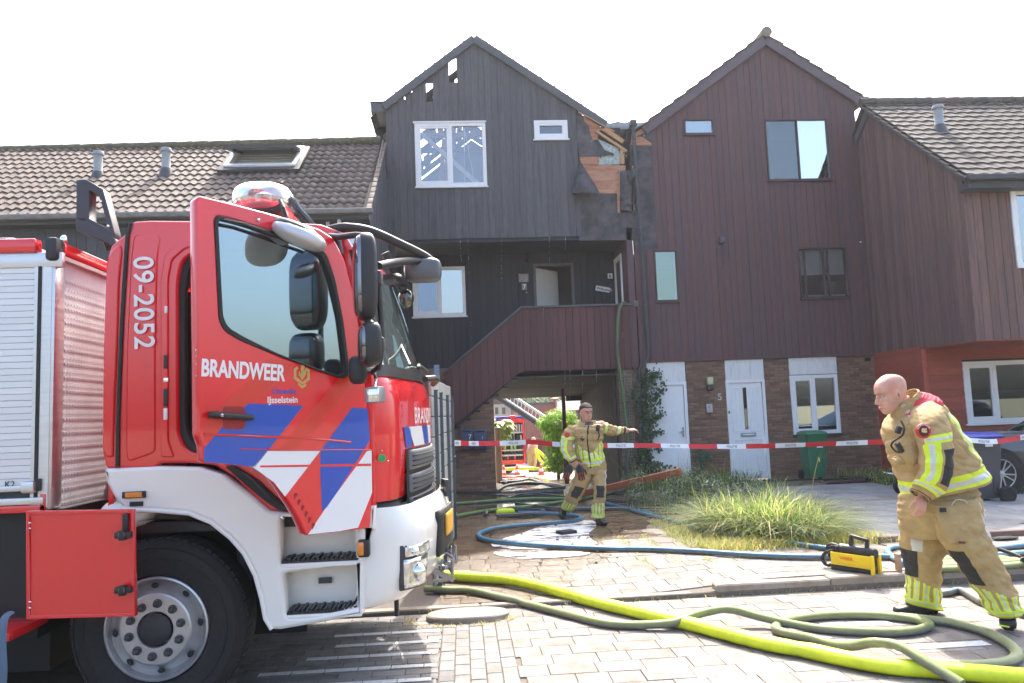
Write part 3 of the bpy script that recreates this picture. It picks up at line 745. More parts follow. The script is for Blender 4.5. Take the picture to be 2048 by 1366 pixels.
# ---- brick work -----------------------------------------------------------
def bricks(parent, x0, x1, z0, z1, Y, holes=(), m=M_brick, seed=2, items=None, jitz=.003):
    rnd = random.Random(seed); it = []; z = z0; j = 0
    while z < z1-.02:
        x = x0-(.11 if j % 2 else 0)
        while x < x1:
            a, b = max(x, x0), min(x+.21, x1)
            for h in holes:
                if h[2]-.03 < z+.025 < h[3]+.01:
                    if a < h[0] < b: b = h[0]
                    elif a < h[1] < b: a = h[1]
                    elif h[0] <= a and b <= h[1]: b = a
            if b-a > .03: it.append((((a+b)/2, Y+.045+rnd.uniform(-.002, .003), z+.025), (round(b-a, 2), .05, .09), ROTF))
            x += .22
        z += .0615; j += 1
    return it
BRX = []
itA = bricks(bh, -1.3, .65, -.02, 2.5, 16.10, seed=5); itB = bricks(bh, 3.27, 3.86, -.02, 2.46, 16.06, seed=6)
b_ = B(); b_.bbox(-1.3, .645, 16.113, 16.35, -.1, 2.6); b_.bbox(3.27, 3.74, 16.073, 16.3, -.1, 2.5); b_.build('mortar_bed', M_mortar, bh)
pieces('brick', itA+itB, M_brick, bh, bev=.003, limit=260)
# passage through the house
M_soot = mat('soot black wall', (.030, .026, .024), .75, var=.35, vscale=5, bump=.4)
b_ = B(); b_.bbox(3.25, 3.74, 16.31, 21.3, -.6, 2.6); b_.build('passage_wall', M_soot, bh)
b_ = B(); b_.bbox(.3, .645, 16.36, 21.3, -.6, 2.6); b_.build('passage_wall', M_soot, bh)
M_slat = mat('weathered ceiling slat', (.075, .065, .055), .7, var=.4, vscale=9, objvar=.3, bump=.4, stretch=(1, 9, 1))
y = 16.1
while y < 21.1:
    b_ = B(); zc = 2.36-.062*(y-16)
    b_.box((1.95, y+.055, zc), (2.62, .098, .022), Matrix.Rotation(-.062, 3, 'X')); b_.build('ceiling_slat', M_slat, bh); y += .115
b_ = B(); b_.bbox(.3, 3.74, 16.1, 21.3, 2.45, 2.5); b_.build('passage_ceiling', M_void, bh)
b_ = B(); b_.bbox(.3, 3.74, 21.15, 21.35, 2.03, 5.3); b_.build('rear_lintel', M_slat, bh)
plate('rear_wall_panel', rect(3.72, 8.8, -.4, 5.3), [], FRONT(21.3), .05, M_redbrown, bh)
b_ = B(); p = at(1150, 800, Y=21.1); b_.bbox(p.x-.25, p.x+.15, 20.9, 21.1, 1.9, 2.04); b_.build('ceiling_conduit', M_void, bh)
# pale trellis on the pier
b_ = B(); M_trel = mat('pale trellis lath', (.30, .25, .20), .8, var=.2)
x0 = at(1243, 850, Y=15.98).x; x1 = at(1268, 850, Y=15.98).x
k = 0; z = .15
while z < 2.35:
    b_.bbox(x0, x0+(x1-x0)*.42, 15.97, 15.985, z, z+.014); b_.bbox(x0+(x1-x0)*.55, x1, 15.97, 15.985, z+.02, z+.034); z += .065
for u in (0, .14, .28, .42, .55, .7, .85, 1): b_.bbox(x0+(x1-x0)*u-.005, x0+(x1-x0)*u+.005, 15.987, 15.997, .12, 2.36)
b_.build('trellis', M_trel, bh)
# letterboxes
mb = M_mb = mat('navy letterbox', (.035, .055, .12), .45, var=.12, vscale=5)
for i, (a, c) in enumerate(((921, 946), (947, 974))):
    p0 = at(a, 859, Y=15.95); p1 = at(c, 898, Y=15.95)
    o = B().bbox(p0.x, p1.x, 15.93, 16.09, p1.z, p0.z).build('letterbox', mb, bh, bevel=.005)
    B().bbox(p0.x+.03, p1.x-.03, 15.922, 15.93, p0.z-.06, p0.z-.035).build('slot', M_void, o)
    if i == 0: text('number', '7', .14, FRONT(15.925) @ Matrix.Translation((p1.x-.09, (p0.z+p1.z)/2, 0)), M_wp, o, off=.001)
    else: text('number', '/', .09, FRONT(15.925) @ Matrix.Translation((p1.x-.10, (p0.z+p1.z)/2, 0)), M_wp, o, off=.001)
# downpipe between the houses
dp = [at(1266, 252, Y=15.9), at(1276, 400, Y=15.9), at(1287, 549, Y=15.9), at(1292, 640, Y=15.9), at(1297.5, 705, Y=15.9), at(1297, 716, Y=15.9), at(1279, 736, Y=15.93), at(1278, 750, Y=15.95), at(1284, 965, Y=15.95)]
B().tube(dp, .038, 12).build('downpipe', M_gutter, bh, smooth=60)
for k, (a, b) in enumerate(((1268, 285), (1280, 455), (1290, 610), (1282, 870))):
    p = at(a, b, Y=15.9); B().lathe([(.048, -.02), (.048, .02)], p, 'z', 14).build('pipe_clip', M_barge, bh)
B().bbox(dp[0].x-.07, dp[0].x+.07, 15.83, 15.97, dp[0].z-.02, dp[0].z+.12).build('hopper', M_gutter, bh, bevel=.01)
v0, v1 = at(1205, 262, Y=16.3), at(1292, 243, Y=16.3)
scr = B(); n = 12
V = []; 
for i in range(n+1):
    x = v0.x+(v1.x-v0.x)*i/n
    for j, (y, z) in enumerate(((16.12, v0.z-.02), (16.15, v1.z-.06), (16.9, v1.z-.05), (21.5, v1.z-.25))):
        V.append((x, y, z+.05*noise.noise(Vector((x*7, y*3, 0)))))
o = mesh('valley_sheet', V, [(i*4+j, (i+1)*4+j, (i+1)*4+j+1, i*4+j+1) for i in range(n) for j in range(3)], bh, mat('torn lead sheet', (.20, .24, .24), .6, .2, var=.3, vscale=14, bump=.6), smooth=True)

# ---- red-brown house ------------------------------------------------------
rh = empty('red_brown_house', (6.3, 16, .1), 'tall red brown board clad gabled house with white doors and number 5 on brick', 'house')
ax, az = 6.885, 9.72
SLr = .724
def topR(u): return (az-.2-(ax-u)*SLr) if u < ax else (az-.2-(u-ax)*.69)
holesR = [(4.97, 5.63, 7.48, 7.83), (6.76, 8.17, 6.43, 7.80), (4.157, 4.656, 3.855, 4.953), (7.30, 8.37, 3.84, 4.94)]
planks('cladding_board', M16, 4.24, 8.82, .142, lambda u: 2.58, topR, [(4.97, 5.63, 7.48, 7.83), (6.76, 8.17, 6.43, 7.80), (4.24, 4.656, 3.855, 4.953), (7.30, 8.37, 3.84, 4.94)], M_redbrown, rh, seed=31, jit=.003, wvar=.15, gap=.004)
planks('cladding_board', FRONT(16.005), 3.74, 4.24, .25, lambda u: 2.58, lambda u: 4.98, [(4.157, 4.24, 3.855, 4.953)], M_redbrown, rh, seed=33)
# backing so light does not pass the joints
plate('wall', [(3.74, 2.58), (8.82, 2.58), (8.82, 8.1), (ax, az-.25), (4.2, 7.6), (3.74, 7.0)], [rect(*h) for h in holesR], FRONT(16.03), .05, M_void, rh)
plate('felt_sheet', [(3.76, 4.98), (4.24, 4.98), (4.24, 7.27), (3.76, 7.29)], [], M16, .02, M_felt, rh, off=.0)
plate('felt_sheet', [(3.9, 7.45), (4.24, 7.6), (4.24, 7.3), (4.05, 7.45)], [], M16, .01, M_felt, rh, off=.012)
plate('plywood_sheet', [(3.78, 7.27), (4.24, 7.25), (4.24, 7.62), (4.10, 7.66), (3.82, 7.5)], [], M16, .01, M_ply, rh, off=.004)
def bargeline(sgn, x1, name='bargeboard'):
    s = SLr if sgn < 0 else .69
    b_ = B(); b_.beam((ax, 15.955 if sgn < 0 else 15.952, az-.13), (x1, 15.955 if sgn < 0 else 15.952, az-.13-abs(x1-ax)*s), .055, .2); return b_.build(name, M_bargebrown, rh, bevel=.004)
bargeline(-1, 4.08); bargeline(1, 8.96)
# roof slopes with stepped verge tiles
for sgn, x1, s in ((-1, 4.0, SLr), (1, 9.05, .69)):
    b_ = B(); b_.beam((ax, 19, az-.06), (x1, 19, az-.06-abs(x1-ax)*s), 6.0, .05); b_.build('roof', M_tile2, rh)
    L = abs(x1-ax); k = 0; t = .06
    while t < L:
        u = ax+sgn*(t+.16); z = az+.0-(t+.16)*s
        b_ = B(); b_.box((u, 16.08, z+.01), (.42, .34, .035), Matrix.Rotation(sgn*(math.atan(s)-.10), 3, 'Y')); b_.build('verge_tile', M_tile2, rh, bevel=.008)
        t += .285; k += 1
b_ = B(); b_.tube([(ax+.03, 15.88+.01*i, az+.03) for i in (0, 1)]+[(ax+.03, 16.4, az+.03)], .12, 16); b_.build('ridge_tile', mat('lichened ridge tile', (.22, .2, .15), .9, var=.3, vscale=18, bump=.5), rh, smooth=60)
b_ = B(); b_.bbox(8.98, 9.12, 15.9, 21.9, 8.17, 8.27); b_.build('gutter', M_gutter, rh, bevel=.01)
B().bbox(8.80, 8.83, 16.02, 21.9, 2.6, 8.2).build('side_wall', M_redbrown, rh)
# windows
MF = mat('brown window frame', (.06, .035, .035), .5)
window(rh, M16, 4.97, 5.63, 7.48, 7.83, MF, G_sky, fw=.035, sill=.02)
B().bbox(4.9, 5.7, 16.3, 16.32, 7.4, 7.9).build('curtain', M_white, rh)
wb = window(rh, M16, 6.76, 8.17, 6.43, 7.80, MF, [G_dark, glassmat('bright sky glass', (.95, .97, 1), .72, .2)], fw=.03, mull=(7.475,), sill=.02)
M_curt = mat('pale curtain', (.6, .6, .62), .8, var=.15, vscale=9, stretch=(9, 9, 1))
def curtain(x0, x1, z0, z1, y, wave, par, m=M_curt, taper=0):
    V = []; nx, nz = 24, 14
    for j in range(nz+1):
        for i in range(nx+1):
            u = i/nx; v = j/nz
            V.append((x0+(x1-x0)*u*(1-taper*math.sin(v*3)*.5), y+wave*math.sin(u*22+v*2), z0+(z1-z0)*v))
    return mesh('curtain', V, [(j*(nx+1)+i, j*(nx+1)+i+1, (j+1)*(nx+1)+i+1, (j+1)*(nx+1)+i) for j in range(nz) for i in range(nx)], par, m, smooth=True)
curtain(6.79, 6.95, 6.45, 7.78, 16.1, .015, rh, taper=.5)
curtain(8.09, 8.15, 6.45, 7.0, 16.1, .01, rh, taper=-.2)
window(rh, M16, 4.157, 4.656, 3.855, 4.953, MF, glassmat('green tinted glass', (.8, .9, .85), .15, .8), fw=.03, sill=.015)
plate('inner_frame', rect(4.19, 4.625, 3.885, 4.92), [rect(4.215, 4.585, 3.90, 4.89)], M16, .03, M_white, rh, off=-.03)
def blind(x0, x1, z0, z1, y, par, m=M_white, dz=.028):
    z = z0; k = 0
    o = B()
    while z < z1:
        o.box(((x0+x1)/2, y, z), (x1-x0, .022, .003), Matrix.Rotation(.9, 3, 'X')); z += dz
    return o.build('blind', m, par)
blind(4.2, 4.62, 3.9, 4.91, 16.09, rh, mat('pale green blind', (.50, .56, .48), .6))
B().bbox(4.15, 4.66, 16.14, 16.15, 3.85, 4.95).build('curtain', mat('green curtain', (.42, .47, .40), .8), rh)
window(rh, M16, 7.30, 8.37, 3.84, 4.94, MF, glassmat('blind window clear glass', (.9, .92, .92), .10, .88), fw=.03, mull=(7.85,), sash=(), sill=.02)
plate('inner_frame', rect(7.42, 7.46, 3.87, 4.91), [], M16, .03, MF, rh, off=-.0)
plate('inner_frame', rect(7.93, 7.97, 3.87, 4.91), [], M16, .03, MF, rh, off=-.0)
blind(7.33, 7.80, 4.36, 4.91, 16.09, rh, dz=.02); blind(7.9, 8.34, 4.36, 4.91, 16.09, rh, dz=.02); B().bbox(7.33, 8.34, 16.11, 16.115, 4.37, 4.91).build('blind_backing', mat('pale blind cloth', (.55, .55, .57), .7), rh)
B().bbox(7.45, 8.34, 16.1, 16.14, 3.87, 3.92).build('window_ledge', M_white, rh)
B().bbox(7.95, 8.3, 16.3, 16.5, 3.9, 4.25).build('desk_clutter', M_inner, rh)
# dark rooms behind the glass
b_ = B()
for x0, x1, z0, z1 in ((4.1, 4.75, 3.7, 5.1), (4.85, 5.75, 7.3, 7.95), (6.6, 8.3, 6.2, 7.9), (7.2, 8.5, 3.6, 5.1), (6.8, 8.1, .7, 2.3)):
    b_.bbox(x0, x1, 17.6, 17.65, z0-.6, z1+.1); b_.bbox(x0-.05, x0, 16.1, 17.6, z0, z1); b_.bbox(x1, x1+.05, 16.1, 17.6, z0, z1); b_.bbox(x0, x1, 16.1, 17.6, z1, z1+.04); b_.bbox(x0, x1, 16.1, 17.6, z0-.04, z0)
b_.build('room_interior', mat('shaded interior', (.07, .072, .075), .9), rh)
# ground floor brick with doors and window
hb = [(3.86, 4.72, -.2, 2.7), (5.55, 6.40, -.2, 2.7), (6.94, 8.0, .93, 2.7)]
itC = bricks(rh, 3.76, 8.83, -.02, 2.56, 16.04, hb, seed=7)
b_ = B()
for x0, x1, z0, z1 in ((3.76, 3.86, -.1, 2.58), (4.72, 5.55, -.1, 2.58), (6.40, 6.94, -.1, 2.58), (8.0, 8.83, -.1, 2.58), (6.94, 8.0, -.1, .93)): b_.bbox(x0, x1, 16.053, 16.25, z0, z1)
b_.build('mortar_bed', M_mortar, rh)
pieces('brick', itC, M_brick, rh, bev=.003, limit=290, key=lambda it: -it[1][0]+abs(it[0][0]-6)*.001)
B().bbox(3.74, 8.83, 15.985, 16.3, 2.575, 2.62).build('storey_band', M_redbrown, rh)
MB = FRONT(16.06)
for x0, x1, z0, z1 in ((3.88, 4.70, 2.15, 2.57), (5.56, 6.39, 2.15, 2.57), (6.95, 7.99, 2.21, 2.57)):
    plate('fanlight_panel', rect(x0, x1, z0, z1), [], MB, .03, M_whitedirty, rh, off=.03, bevel=.003)
# plain white door
plate('door_frame', rect(3.87, 4.71, .06, 2.15), [rect(3.93, 4.65, .06, 2.09)], MB, .1, M_white, rh, off=.03, bevel=.004)
d = plate('door', rect(3.94, 4.64, .08, 2.08), [], MB, .045, M_white, rh, off=.0, bevel=.003)
b_ = B(); b_.bbox(4.58, 4.60, 16.02, 16.06, 1.0, 1.2); b_.bbox(4.50, 4.59, 16.0, 16.015, 1.09, 1.11); b_.build('handle', M_zinc, d)
# panelled front door with letter slot and narrow light
plate('door_frame', rect(5.555, 6.395, .06, 2.15), [rect(5.61, 6.34, .06, 2.09)], MB, .1, M_white, rh, off=.03, bevel=.004)
d = plate('door', rect(5.62, 6.33, .08, 2.08), [rect(5.92, 6.0, 1.10, 1.98)], MB, .045, M_white, rh, off=-.005, bevel=.002)
plate('glass_strip', rect(5.92, 6.0, 1.10, 1.98), [], MB, .01, G_dark, d, off=-.02)
B().bbox(5.85, 6.07, 16.09, 16.1, 1.0, 2.05).build('backing', M_void, d)
for x0, x1, z0, z1 in ((5.67, 5.88, 1.06, 1.99), (6.04, 6.28, 1.06, 1.99), (5.67, 6.28, .2, .9)):
    f_ = plate('door_moulding', rect(x0, x1, z0, z1), [rect(x0+.025, x1-.025, z0+.025, z1-.025)], MB, .012, M_white, d, off=.005, bevel=.002)
    xx = x0+.09
    while xx < x1-.04: B().bbox(xx, xx+.006, 16.064, 16.0655, z0+.03, z1-.03).build('groove', M_whitedirty, d); xx += .075
b_ = B(); b_.bbox(5.82, 6.14, 16.035, 16.06, .955, 1.03); b_.build('letter_slot', M_zinc, d, bevel=.004)
B().bbox(5.86, 6.10, 16.03, 16.036, .98, 1.0).build('slot_flap', M_white, d)
B().bbox(5.575, 5.59, 16.0, 16.03, 1.45, 1.5).build('doorbell', M_void, rh)
# ground floor window
w5 = window(rh, MB, 6.95, 7.99, .95, 2.20, M_white, [G_sky, G_sky], fw=.075, mull=(7.46,), sash=(0,), out=.02)
B().bbox(6.93, 8.02, 15.99, 16.1, .90, .94).build('window_sill', M_gutter, rh, bevel=.005)
for k in range(14): B().box((7.5, 16.45, 1.0+k*.09), (1.0, .01, .085), Matrix.Rotation(.3, 3, 'X')).build('blind_slat', mat('charcoal blind slat', (.03, .032, .04), .5), rh)
# wall furniture
def bxp(name, a, b, c, d, y0, y1, m, par, bev=.006, Y=16.04):
    p = at(a, b, Y=Y); q = at(c, d, Y=Y)
    return B().bbox(p.x, q.x, y0, y1, q.z, p.z).build(name, m, par, bevel=bev)
lt = bxp('wall_lamp', 1412, 755, 1424, 769, 15.93, 16.03, mat('frosted lamp glass', (.5, .5, .3), .4), rh); bxp('lamp_base', 1413, 769, 1423, 779, 15.95, 16.03, M_gutter, lt)
ib = bxp('intercom_box', 1411, 808, 1424, 825, 15.98, 16.03, mat('pale grey box', (.42, .41, .38), .6), rh); B().ell((at(1418, 814, Y=15.97).x, 15.978, at(1418, 814, Y=15.97).z), (.012, .006, .012)).build('button', M_ink, ib)
p = at(1436, 800, Y=16.0); text('house_number', '5', .2, FRONT(16.02) @ Matrix.Translation((p.x, p.z, 0)), mat('pale number', (.55, .52, .48), .5), rh, bold=.002, depth=.006)
bxp('wall_vent', 1439, 475, 1449, 486, 15.9, 16.0, mat('vent grey', (.09, .08, .1), .5), rh, Y=15.95)
bxp('wall_vent', 1729, 716, 1740, 722, 16.0, 16.05, M_void, rh)
B().ell((at(1721, 484, Y=15.95).x, 15.95, at(1721, 484, Y=15.95).z), (.02, .02, .015)).build('wall_hook', M_white, rh)

# ---- roof tile field -------------------------------------------------------
def tile_mesh(m, w=.30, L=.36, waves=2, amp=.022, name='roof_tile'):
    """local x across, y up the slope, z out"""
    n = 6*waves; V = []; Fc = []
    for j, y in enumerate((0, 0, L)):
        for i in range(n+1):
            u = i/n; ph = u*waves*2*math.pi
            z = amp*(math.sin(ph)*.5+.5)**.8 + (.028 if j < 2 else 0)
            if j == 0: z -= .024
            V.append((u*w*1.0-w/2, y, z))
    for j in range(2):
        for i in range(n): Fc.append((j*(n+1)+i, j*(n+1)+i+1, (j+1)*(n+1)+i+1, (j+1)*(n+1)+i))
    me = bpy.data.meshes.new(name); me.from_pydata(V, [], Fc); me.materials.append(m)
    me.polygons.foreach_set('use_smooth', [True]*len(me.polygons))
    try: me.set_sharp_from_angle(angle=R(50))
    except Exception: pass
    me.update(); return me
def tilefield(parent, m, x0, x1, ye, ze, yr, zr, w, L, limit=290, waves=2, skip=lambda x, y: False, visible=lambda x: True, mats=None, amp=.022):
    sl = math.hypot(yr-ye, zr-ze); n = int(sl/L); ang = math.atan2(zr-ze, yr-ye)
    rot = Matrix.Rotation(ang, 4, 'X'); me = tile_mesh(m, w, L*1.15, waves, amp); rnd = random.Random(17); tiles = []
    nx = int(round((x1-x0)/w))
    for i in range(nx):
        for j in range(n+1):
            x = x0+(i+.5)*w; t = min(j*L, sl-.05); p = Vector((x, ye+t*math.cos(ang), ze+t*math.sin(ang)))
            if skip(p.x, p.y): continue
            p.z += rnd.uniform(-.004, .004)
            tiles.append((Matrix.Translation(p) @ rot @ Matrix.Rotation(rnd.uniform(-.02, .02), 4, 'Z'), visible(x)))
    tiles.sort(key=lambda t: not t[1])
    off = parent.location
    for M_, v in tiles[:limit]:
        o = bpy.data.objects.new('roof_tile', me); COL.objects.link(o); o.parent = parent; o.matrix_local = Matrix.Translation(-off) @ M_
    if tiles[limit:]:
        V = []; Fc = []
        for M_, v in tiles[limit:]:
            k = len(V); V += [M_ @ q.co for q in me.vertices]; Fc += [tuple(i+k for i in p.vertices) for p in me.polygons]
        o = mesh('roof_tile_rows', V, Fc, parent, m, smooth=True); o['kind'] = 'stuff'
    # underlay
    b_ = B(); b_.beam(((x0+x1)/2, ye, ze-.04), ((x0+x1)/2, yr, zr-.04), abs(x1-x0), .04, up=(0, 0, 1)); b_.build('roof_underlay', M_void, parent)
def pipe(parent, a, b, Y, r=.075, h=.5, cowl=True, lean=0):
    p = at(a, b, Y=Y)
    o = B().lathe([(r*1.1, 0), (r*1.1, h*.28), (r, h*.3), (r, h*.85), (r*1.3, h*.86), (r*1.3, h*.93), (r*1.1, h), (0, h)], p, 'z', 18).build('roof_vent', M_pvc, parent, smooth=50)
    B().lathe([(r*2.0, -.08), (r*1.15, .12)], p, 'z', 18).build('flashing', M_gutter, o, smooth=50)
    return o
# ---- left terrace house ----------------------------------------------------
lh = empty('terrace_house', (-5, 12.7, .1), 'low terrace house with mossy brown tiled roof behind the fire truck', 'house')
planks('cladding_board', FRONT(12.7), -9.8, -1.43, .16, lambda u: 2.0, lambda u: 4.95, [(-2.2, -1.55, 3.8, 4.75)], M_greyplank, lh, seed=41)
plate('wall', rect(-9.8, -1.45, .1, 4.95), [rect(-2.2, -1.55, 3.8, 4.75)], FRONT(12.73), .05, M_void, lh)
window(lh, FRONT(12.7), -2.2, -1.55, 3.8, 4.75, M_white, G_sky, fw=.06)
p = at(668, 455, Y=12.6); q = at(686, 440, Y=12.6)
plate('open_casement', [(0, 0), (.3, .0), (.3, .5), (0, .5)], [[(.04, .04), (.26, .04), (.26, .46), (.04, .46)]], frame((p.x-.1, 12.6, p.z-.35), (.8, -.6, .1), (0, 0, 1)), .04, M_white, lh)
MG = frame((-1.43, 0, 0), (0, 1, 0), (0, 0, 1))
planks('cladding_board', MG, 12.7, 16.0, .15, lambda u: .1, lambda u: (5.0+(u-12.5)*.77) if u < 15.5 else (7.3-(u-15.5)*.77), [], M_greyplank, lh, seed=43)
xs_ = lambda x: -9.8 < x
tilefield(lh, M_tile, -10.2, -1.41, 12.42, 4.97, 15.4, 7.10, .30, .272, amp=.034, skip=lambda x, y: -4.25 < x < -2.85 and 14.05 < y < 14.95, visible=lambda x: x > -9.6)
for k in range(30):
    x = -10.2+k*.31
    if x < -1.72: B().tube([(x, 15.42, 7.105+rnd.uniform(-.006, .006)+.012*k/3), (x+.33, 15.42, 7.12+.012*k/3)], .09, 12).build('ridge_tile', M_moss, lh, smooth=60)
b_ = B(); b_.beam((-5.8, 15.45, 7.05), (-5.8, 18.6, 4.7), 8.8, .05); b_.build('rear_roof', M_tile2, lh)
for k in range(14):                                    # verge tiles down the right edge
    t = k*.272; y = 12.42+t*.814; z = 4.97+t*.58; B().box((-1.42, y+.12, z+.10), (.08, .36, .05), Matrix.Rotation(math.atan2(2.31, 3.08)-.06, 3, 'X')).build('verge_tile', M_tile, lh, bevel=.006)
B().bbox(-10.2, -1.34, 12.30, 12.44, 4.90, 4.99).build('gutter', mat('weathered grey gutter', (.16, .16, .15), .6, var=.3), lh, bevel=.02)
B().bbox(-10.2, -1.42, 12.42, 12.7, 4.84, 4.92).build('soffit', M_gutter, lh)
for a, b in ((196, 357), (332, 350)): pipe(lh, a, b, 14.0, .075, .5)
# roof window, tilted open
sk = empty('roof_window', (0, 0, 0)); sk.parent = lh; sk.location = -lh.location
an = math.atan2(2.31, 3.08); ex = Vector((1, 0, 0)); ey = Vector((0, math.cos(an), math.sin(an))); 
O_ = Vector((-4.2, 14.05, 4.99+(14.05-12.42)*.75))
MS = frame(O_, ex, ey)
plate('roof_window_frame', rect(0, 1.3, 0, 1.1), [rect(.08, 1.22, .08, 1.02)], MS, .14, M_white, sk, off=.09)
plate('roof_window_flashing', rect(-.08, 1.38, -.15, 1.18), [rect(.0, 1.3, .0, 1.1)], MS, .05, M_gutter, sk, off=.055)
ey2 = Vector((0, math.cos(an-.42), math.sin(an-.42)))
MS2 = frame(O_+ey*.45+Vector((0, -.45*math.cos(an-.42)*1.0, .10-.45*math.sin(an-.42)*.4)), ex, ey2)
plate('roof_window_sash', rect(.02, 1.28, 0, 1.15), [rect(.12, 1.18, .1, 1.05)], MS2, .06, M_gutter, sk, off=.1)
plate('roof_window_glass', rect(.12, 1.18, .1, 1.05), [], MS2, .02, G_sky, sk, off=.08)
plate('roof_window_fill', rect(.08, 1.22, .08, 1.02), [], MS, .01, mat('pale green window fill', (.50, .55, .46), .6, var=.1), sk, off=-.02)  # pale plate added to fill the opening, standing for the light interior
for k in range(6): plate('fill_stripe', rect(.09, 1.21, .12+.15*k, .15+.15*k), [], MS, .01, M_white, sk, off=-.012)  # white stripes added on the fill plate

# ---- right house ------------------------------------------------------------
nh = empty('brown_corner_house', (10, 12.7, .1), 'brown board clad house with red weatherboard ground floor and tiled roof, right edge', 'house')
MG2 = frame((8.83, 0, 0), (0, -1, 0), (0, 0, 1))
def topN(u):
    y = -u; return (5.50+(y-12.66)*.84-.02) if y < 15.5 else (7.87-(y-15.5)*.84)
planks('side_board', MG2, -16.35, -12.7, .115, lambda u: 2.57, topN, [], M_brownside, nh, seed=51, jit=.004, wvar=.2)
planks('front_board', FRONT(12.7), 8.835, 13.5, .155, lambda u: 2.57, lambda u: 5.4, [(9.68, 11.2, 3.80, 5.21)], M_brownside, nh, seed=53, jit=.003)
plate('wall', rect(8.86, 13.5, 2.58, 5.4), [rect(9.68, 11.2, 3.80, 5.21)], FRONT(12.75), .05, M_void, nh)
window(nh, FRONT(12.7), 9.68, 11.2, 3.80, 5.21, M_white, G_sky, fw=.10, mull=(10.6,))
B().bbox(9.6, 11.3, 13.3, 13.35, 3.7, 5.3).build('curtain', M_inner, nh)
B().bbox(8.84, 13.5, 12.72, 16.0, 2.55, 2.6).build('soffit', M_redboard, nh)
# red weatherboards of the ground floor (each lapped board its own)
z = .12
wl = at(1933, 848, Y=14.3); wt = at(2040, 722, Y=14.3); wx0, wz0, wx1, wz1 = wl.x, wl.z, wl.x+1.35, wt.z+.02
while z < 2.5:
    for (x0, x1) in (((8.85, wx0), (wx1, 13.5)) if z+.07 > wz0 and z < wz1 else ((8.85, 13.5),)):
        B().box(((x0+x1)/2, 14.285, z+.07), (x1-x0, .022, .15), Matrix.Rotation(-.09, 3, 'X')).build('weatherboard', M_redboard, nh)
    B().box((8.815, 15.15, z+.07), (.022, 1.72, .15), Matrix.Rotation(-.09, 3, 'Y')).build('weatherboard', M_redboard, nh)
    z += .138
B().bbox(8.79, 8.88, 14.24, 14.33, .1, 2.55).build('corner_board', M_redboard, nh, bevel=.004)
plate('wall', rect(8.86, 13.5, .1, 2.55), [rect(wx0, wx1, wz0, wz1)], FRONT(14.32), .05, M_void, nh)
wn = window(nh, FRONT(14.28), wx0, wx1, wz0, wz1, M_white, G_dark, fw=.085, mull=(wx0+.62,), out=.03, sill=.03, sash=(0,))
B().bbox(wx0, wx1, 14.36, 14.37, wz0, wz0+.62).build('frosted_film', mat('frosted film', (.55, .60, .66), .5), nh)
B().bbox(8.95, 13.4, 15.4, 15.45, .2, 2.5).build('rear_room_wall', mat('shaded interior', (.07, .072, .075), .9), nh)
tilefield(nh, M_tile2, 8.72, 13.8, 12.42, 5.38, 15.5, 7.90, .25, .255, waves=1, visible=lambda x: x < 12.2, amp=.022)
for k in range(17): B().tube([(8.68+k*.31, 15.5, 7.95), (9.0+k*.31, 15.5, 7.965)], .1, 12).build('ridge_tile', M_tile2, nh, smooth=60)
b_ = B(); b_.beam((11.2, 15.5, 7.85), (11.2, 18.6, 5.3), 5.0, .05); b_.build('rear_roof', M_tile2, nh)
b_ = B(); b_.beam((8.80, 12.45, 5.31), (8.80, 15.5, 7.81), .05, .14); b_.build('bargeboard', M_barge, nh, bevel=.004)
b_ = B(); b_.beam((8.80, 15.5, 7.76), (8.80, 17.0, 6.5), .05, .22); b_.build('bargeboard', M_barge, nh, bevel=.004)
for k in range(14):
    t = k*.285; y = 12.42+t*.773; z = 5.38+t*.634; B().box((8.74, y+.12, z+.05), (.12, .36, .04), Matrix.Rotation(math.atan2(2.52, 3.08)-.08, 3, 'X')).build('verge_tile', M_tile2, nh, bevel=.006)
B().bbox(8.7, 13.8, 12.30, 12.44, 5.28, 5.38).build('gutter', M_gutter, nh, bevel=.02)
B().bbox(8.75, 13.8, 12.42, 12.7, 5.16, 5.28).build('fascia', M_gutter, nh)
pipe(nh, 1880, 262, 14.2, .085, .52)
# backing sheets behind the boards of the burnt house
planks('backing_sheet', FRONT(16.024), -1.40, 2.66, .6, lambda u: 5.32, lambda u: topD(u)-.06, holesD, M_charwood, bh, th=.02, gap=-.02, jit=0)
plate('backing_sheet', rect(-1.4, 3.58, 2.4, 5.3), [rect(-1.03, .15, 3.84, 4.96), rect(*door7)], FRONT(17.33), .04, M_void, bh)
# ================================================================ fire truck
M_red = mat('fire engine red', (.72, .012, .018), .22, coat=.8, spec=.6)
M_redline = mat('orange red film', (.62, .03, .015), .3, coat=.5)
M_fwhite = mat('white truck paint', (.80, .78, .73), .25, coat=.6)
M_blue = mat('retroreflective blue', (.012, .07, .42), .3, coat=.4)
M_film = mat('white reflective film', (.75, .75, .76), .3, coat=.4)
M_alu = mat('brushed aluminium', (.62, .63, .64), .38, .85, var=.08, vscale=5, stretch=(1, 1, 12))
M_alu2 = mat('silver shutter slat', (.70, .71, .72), .4, .3, objvar=.05)
M_plas = mat('black plastic', (.018, .018, .020), .45, bump=.1, bscale=300)
M_plas2 = mat('dark grey plastic', (.05, .052, .056), .5, bump=.1, bscale=300)
M_rub = mat('tyre rubber', (.020, .019, .018), .85, var=.25, vscale=30, bump=.2)
M_chrome = mat('chrome', (.8, .8, .8), .08, 1)
M_rim = mat('silver painted steel wheel', (.50, .50, .51), .35, .7, var=.1, vscale=12)
M_amber = mat('amber lens', (.75, .22, .01), .2, coat=.8)
M_seal = mat('black rubber seal', (.012, .012, .012), .6)
M_gold = mat('gold print', (.55, .38, .12), .35, .3)
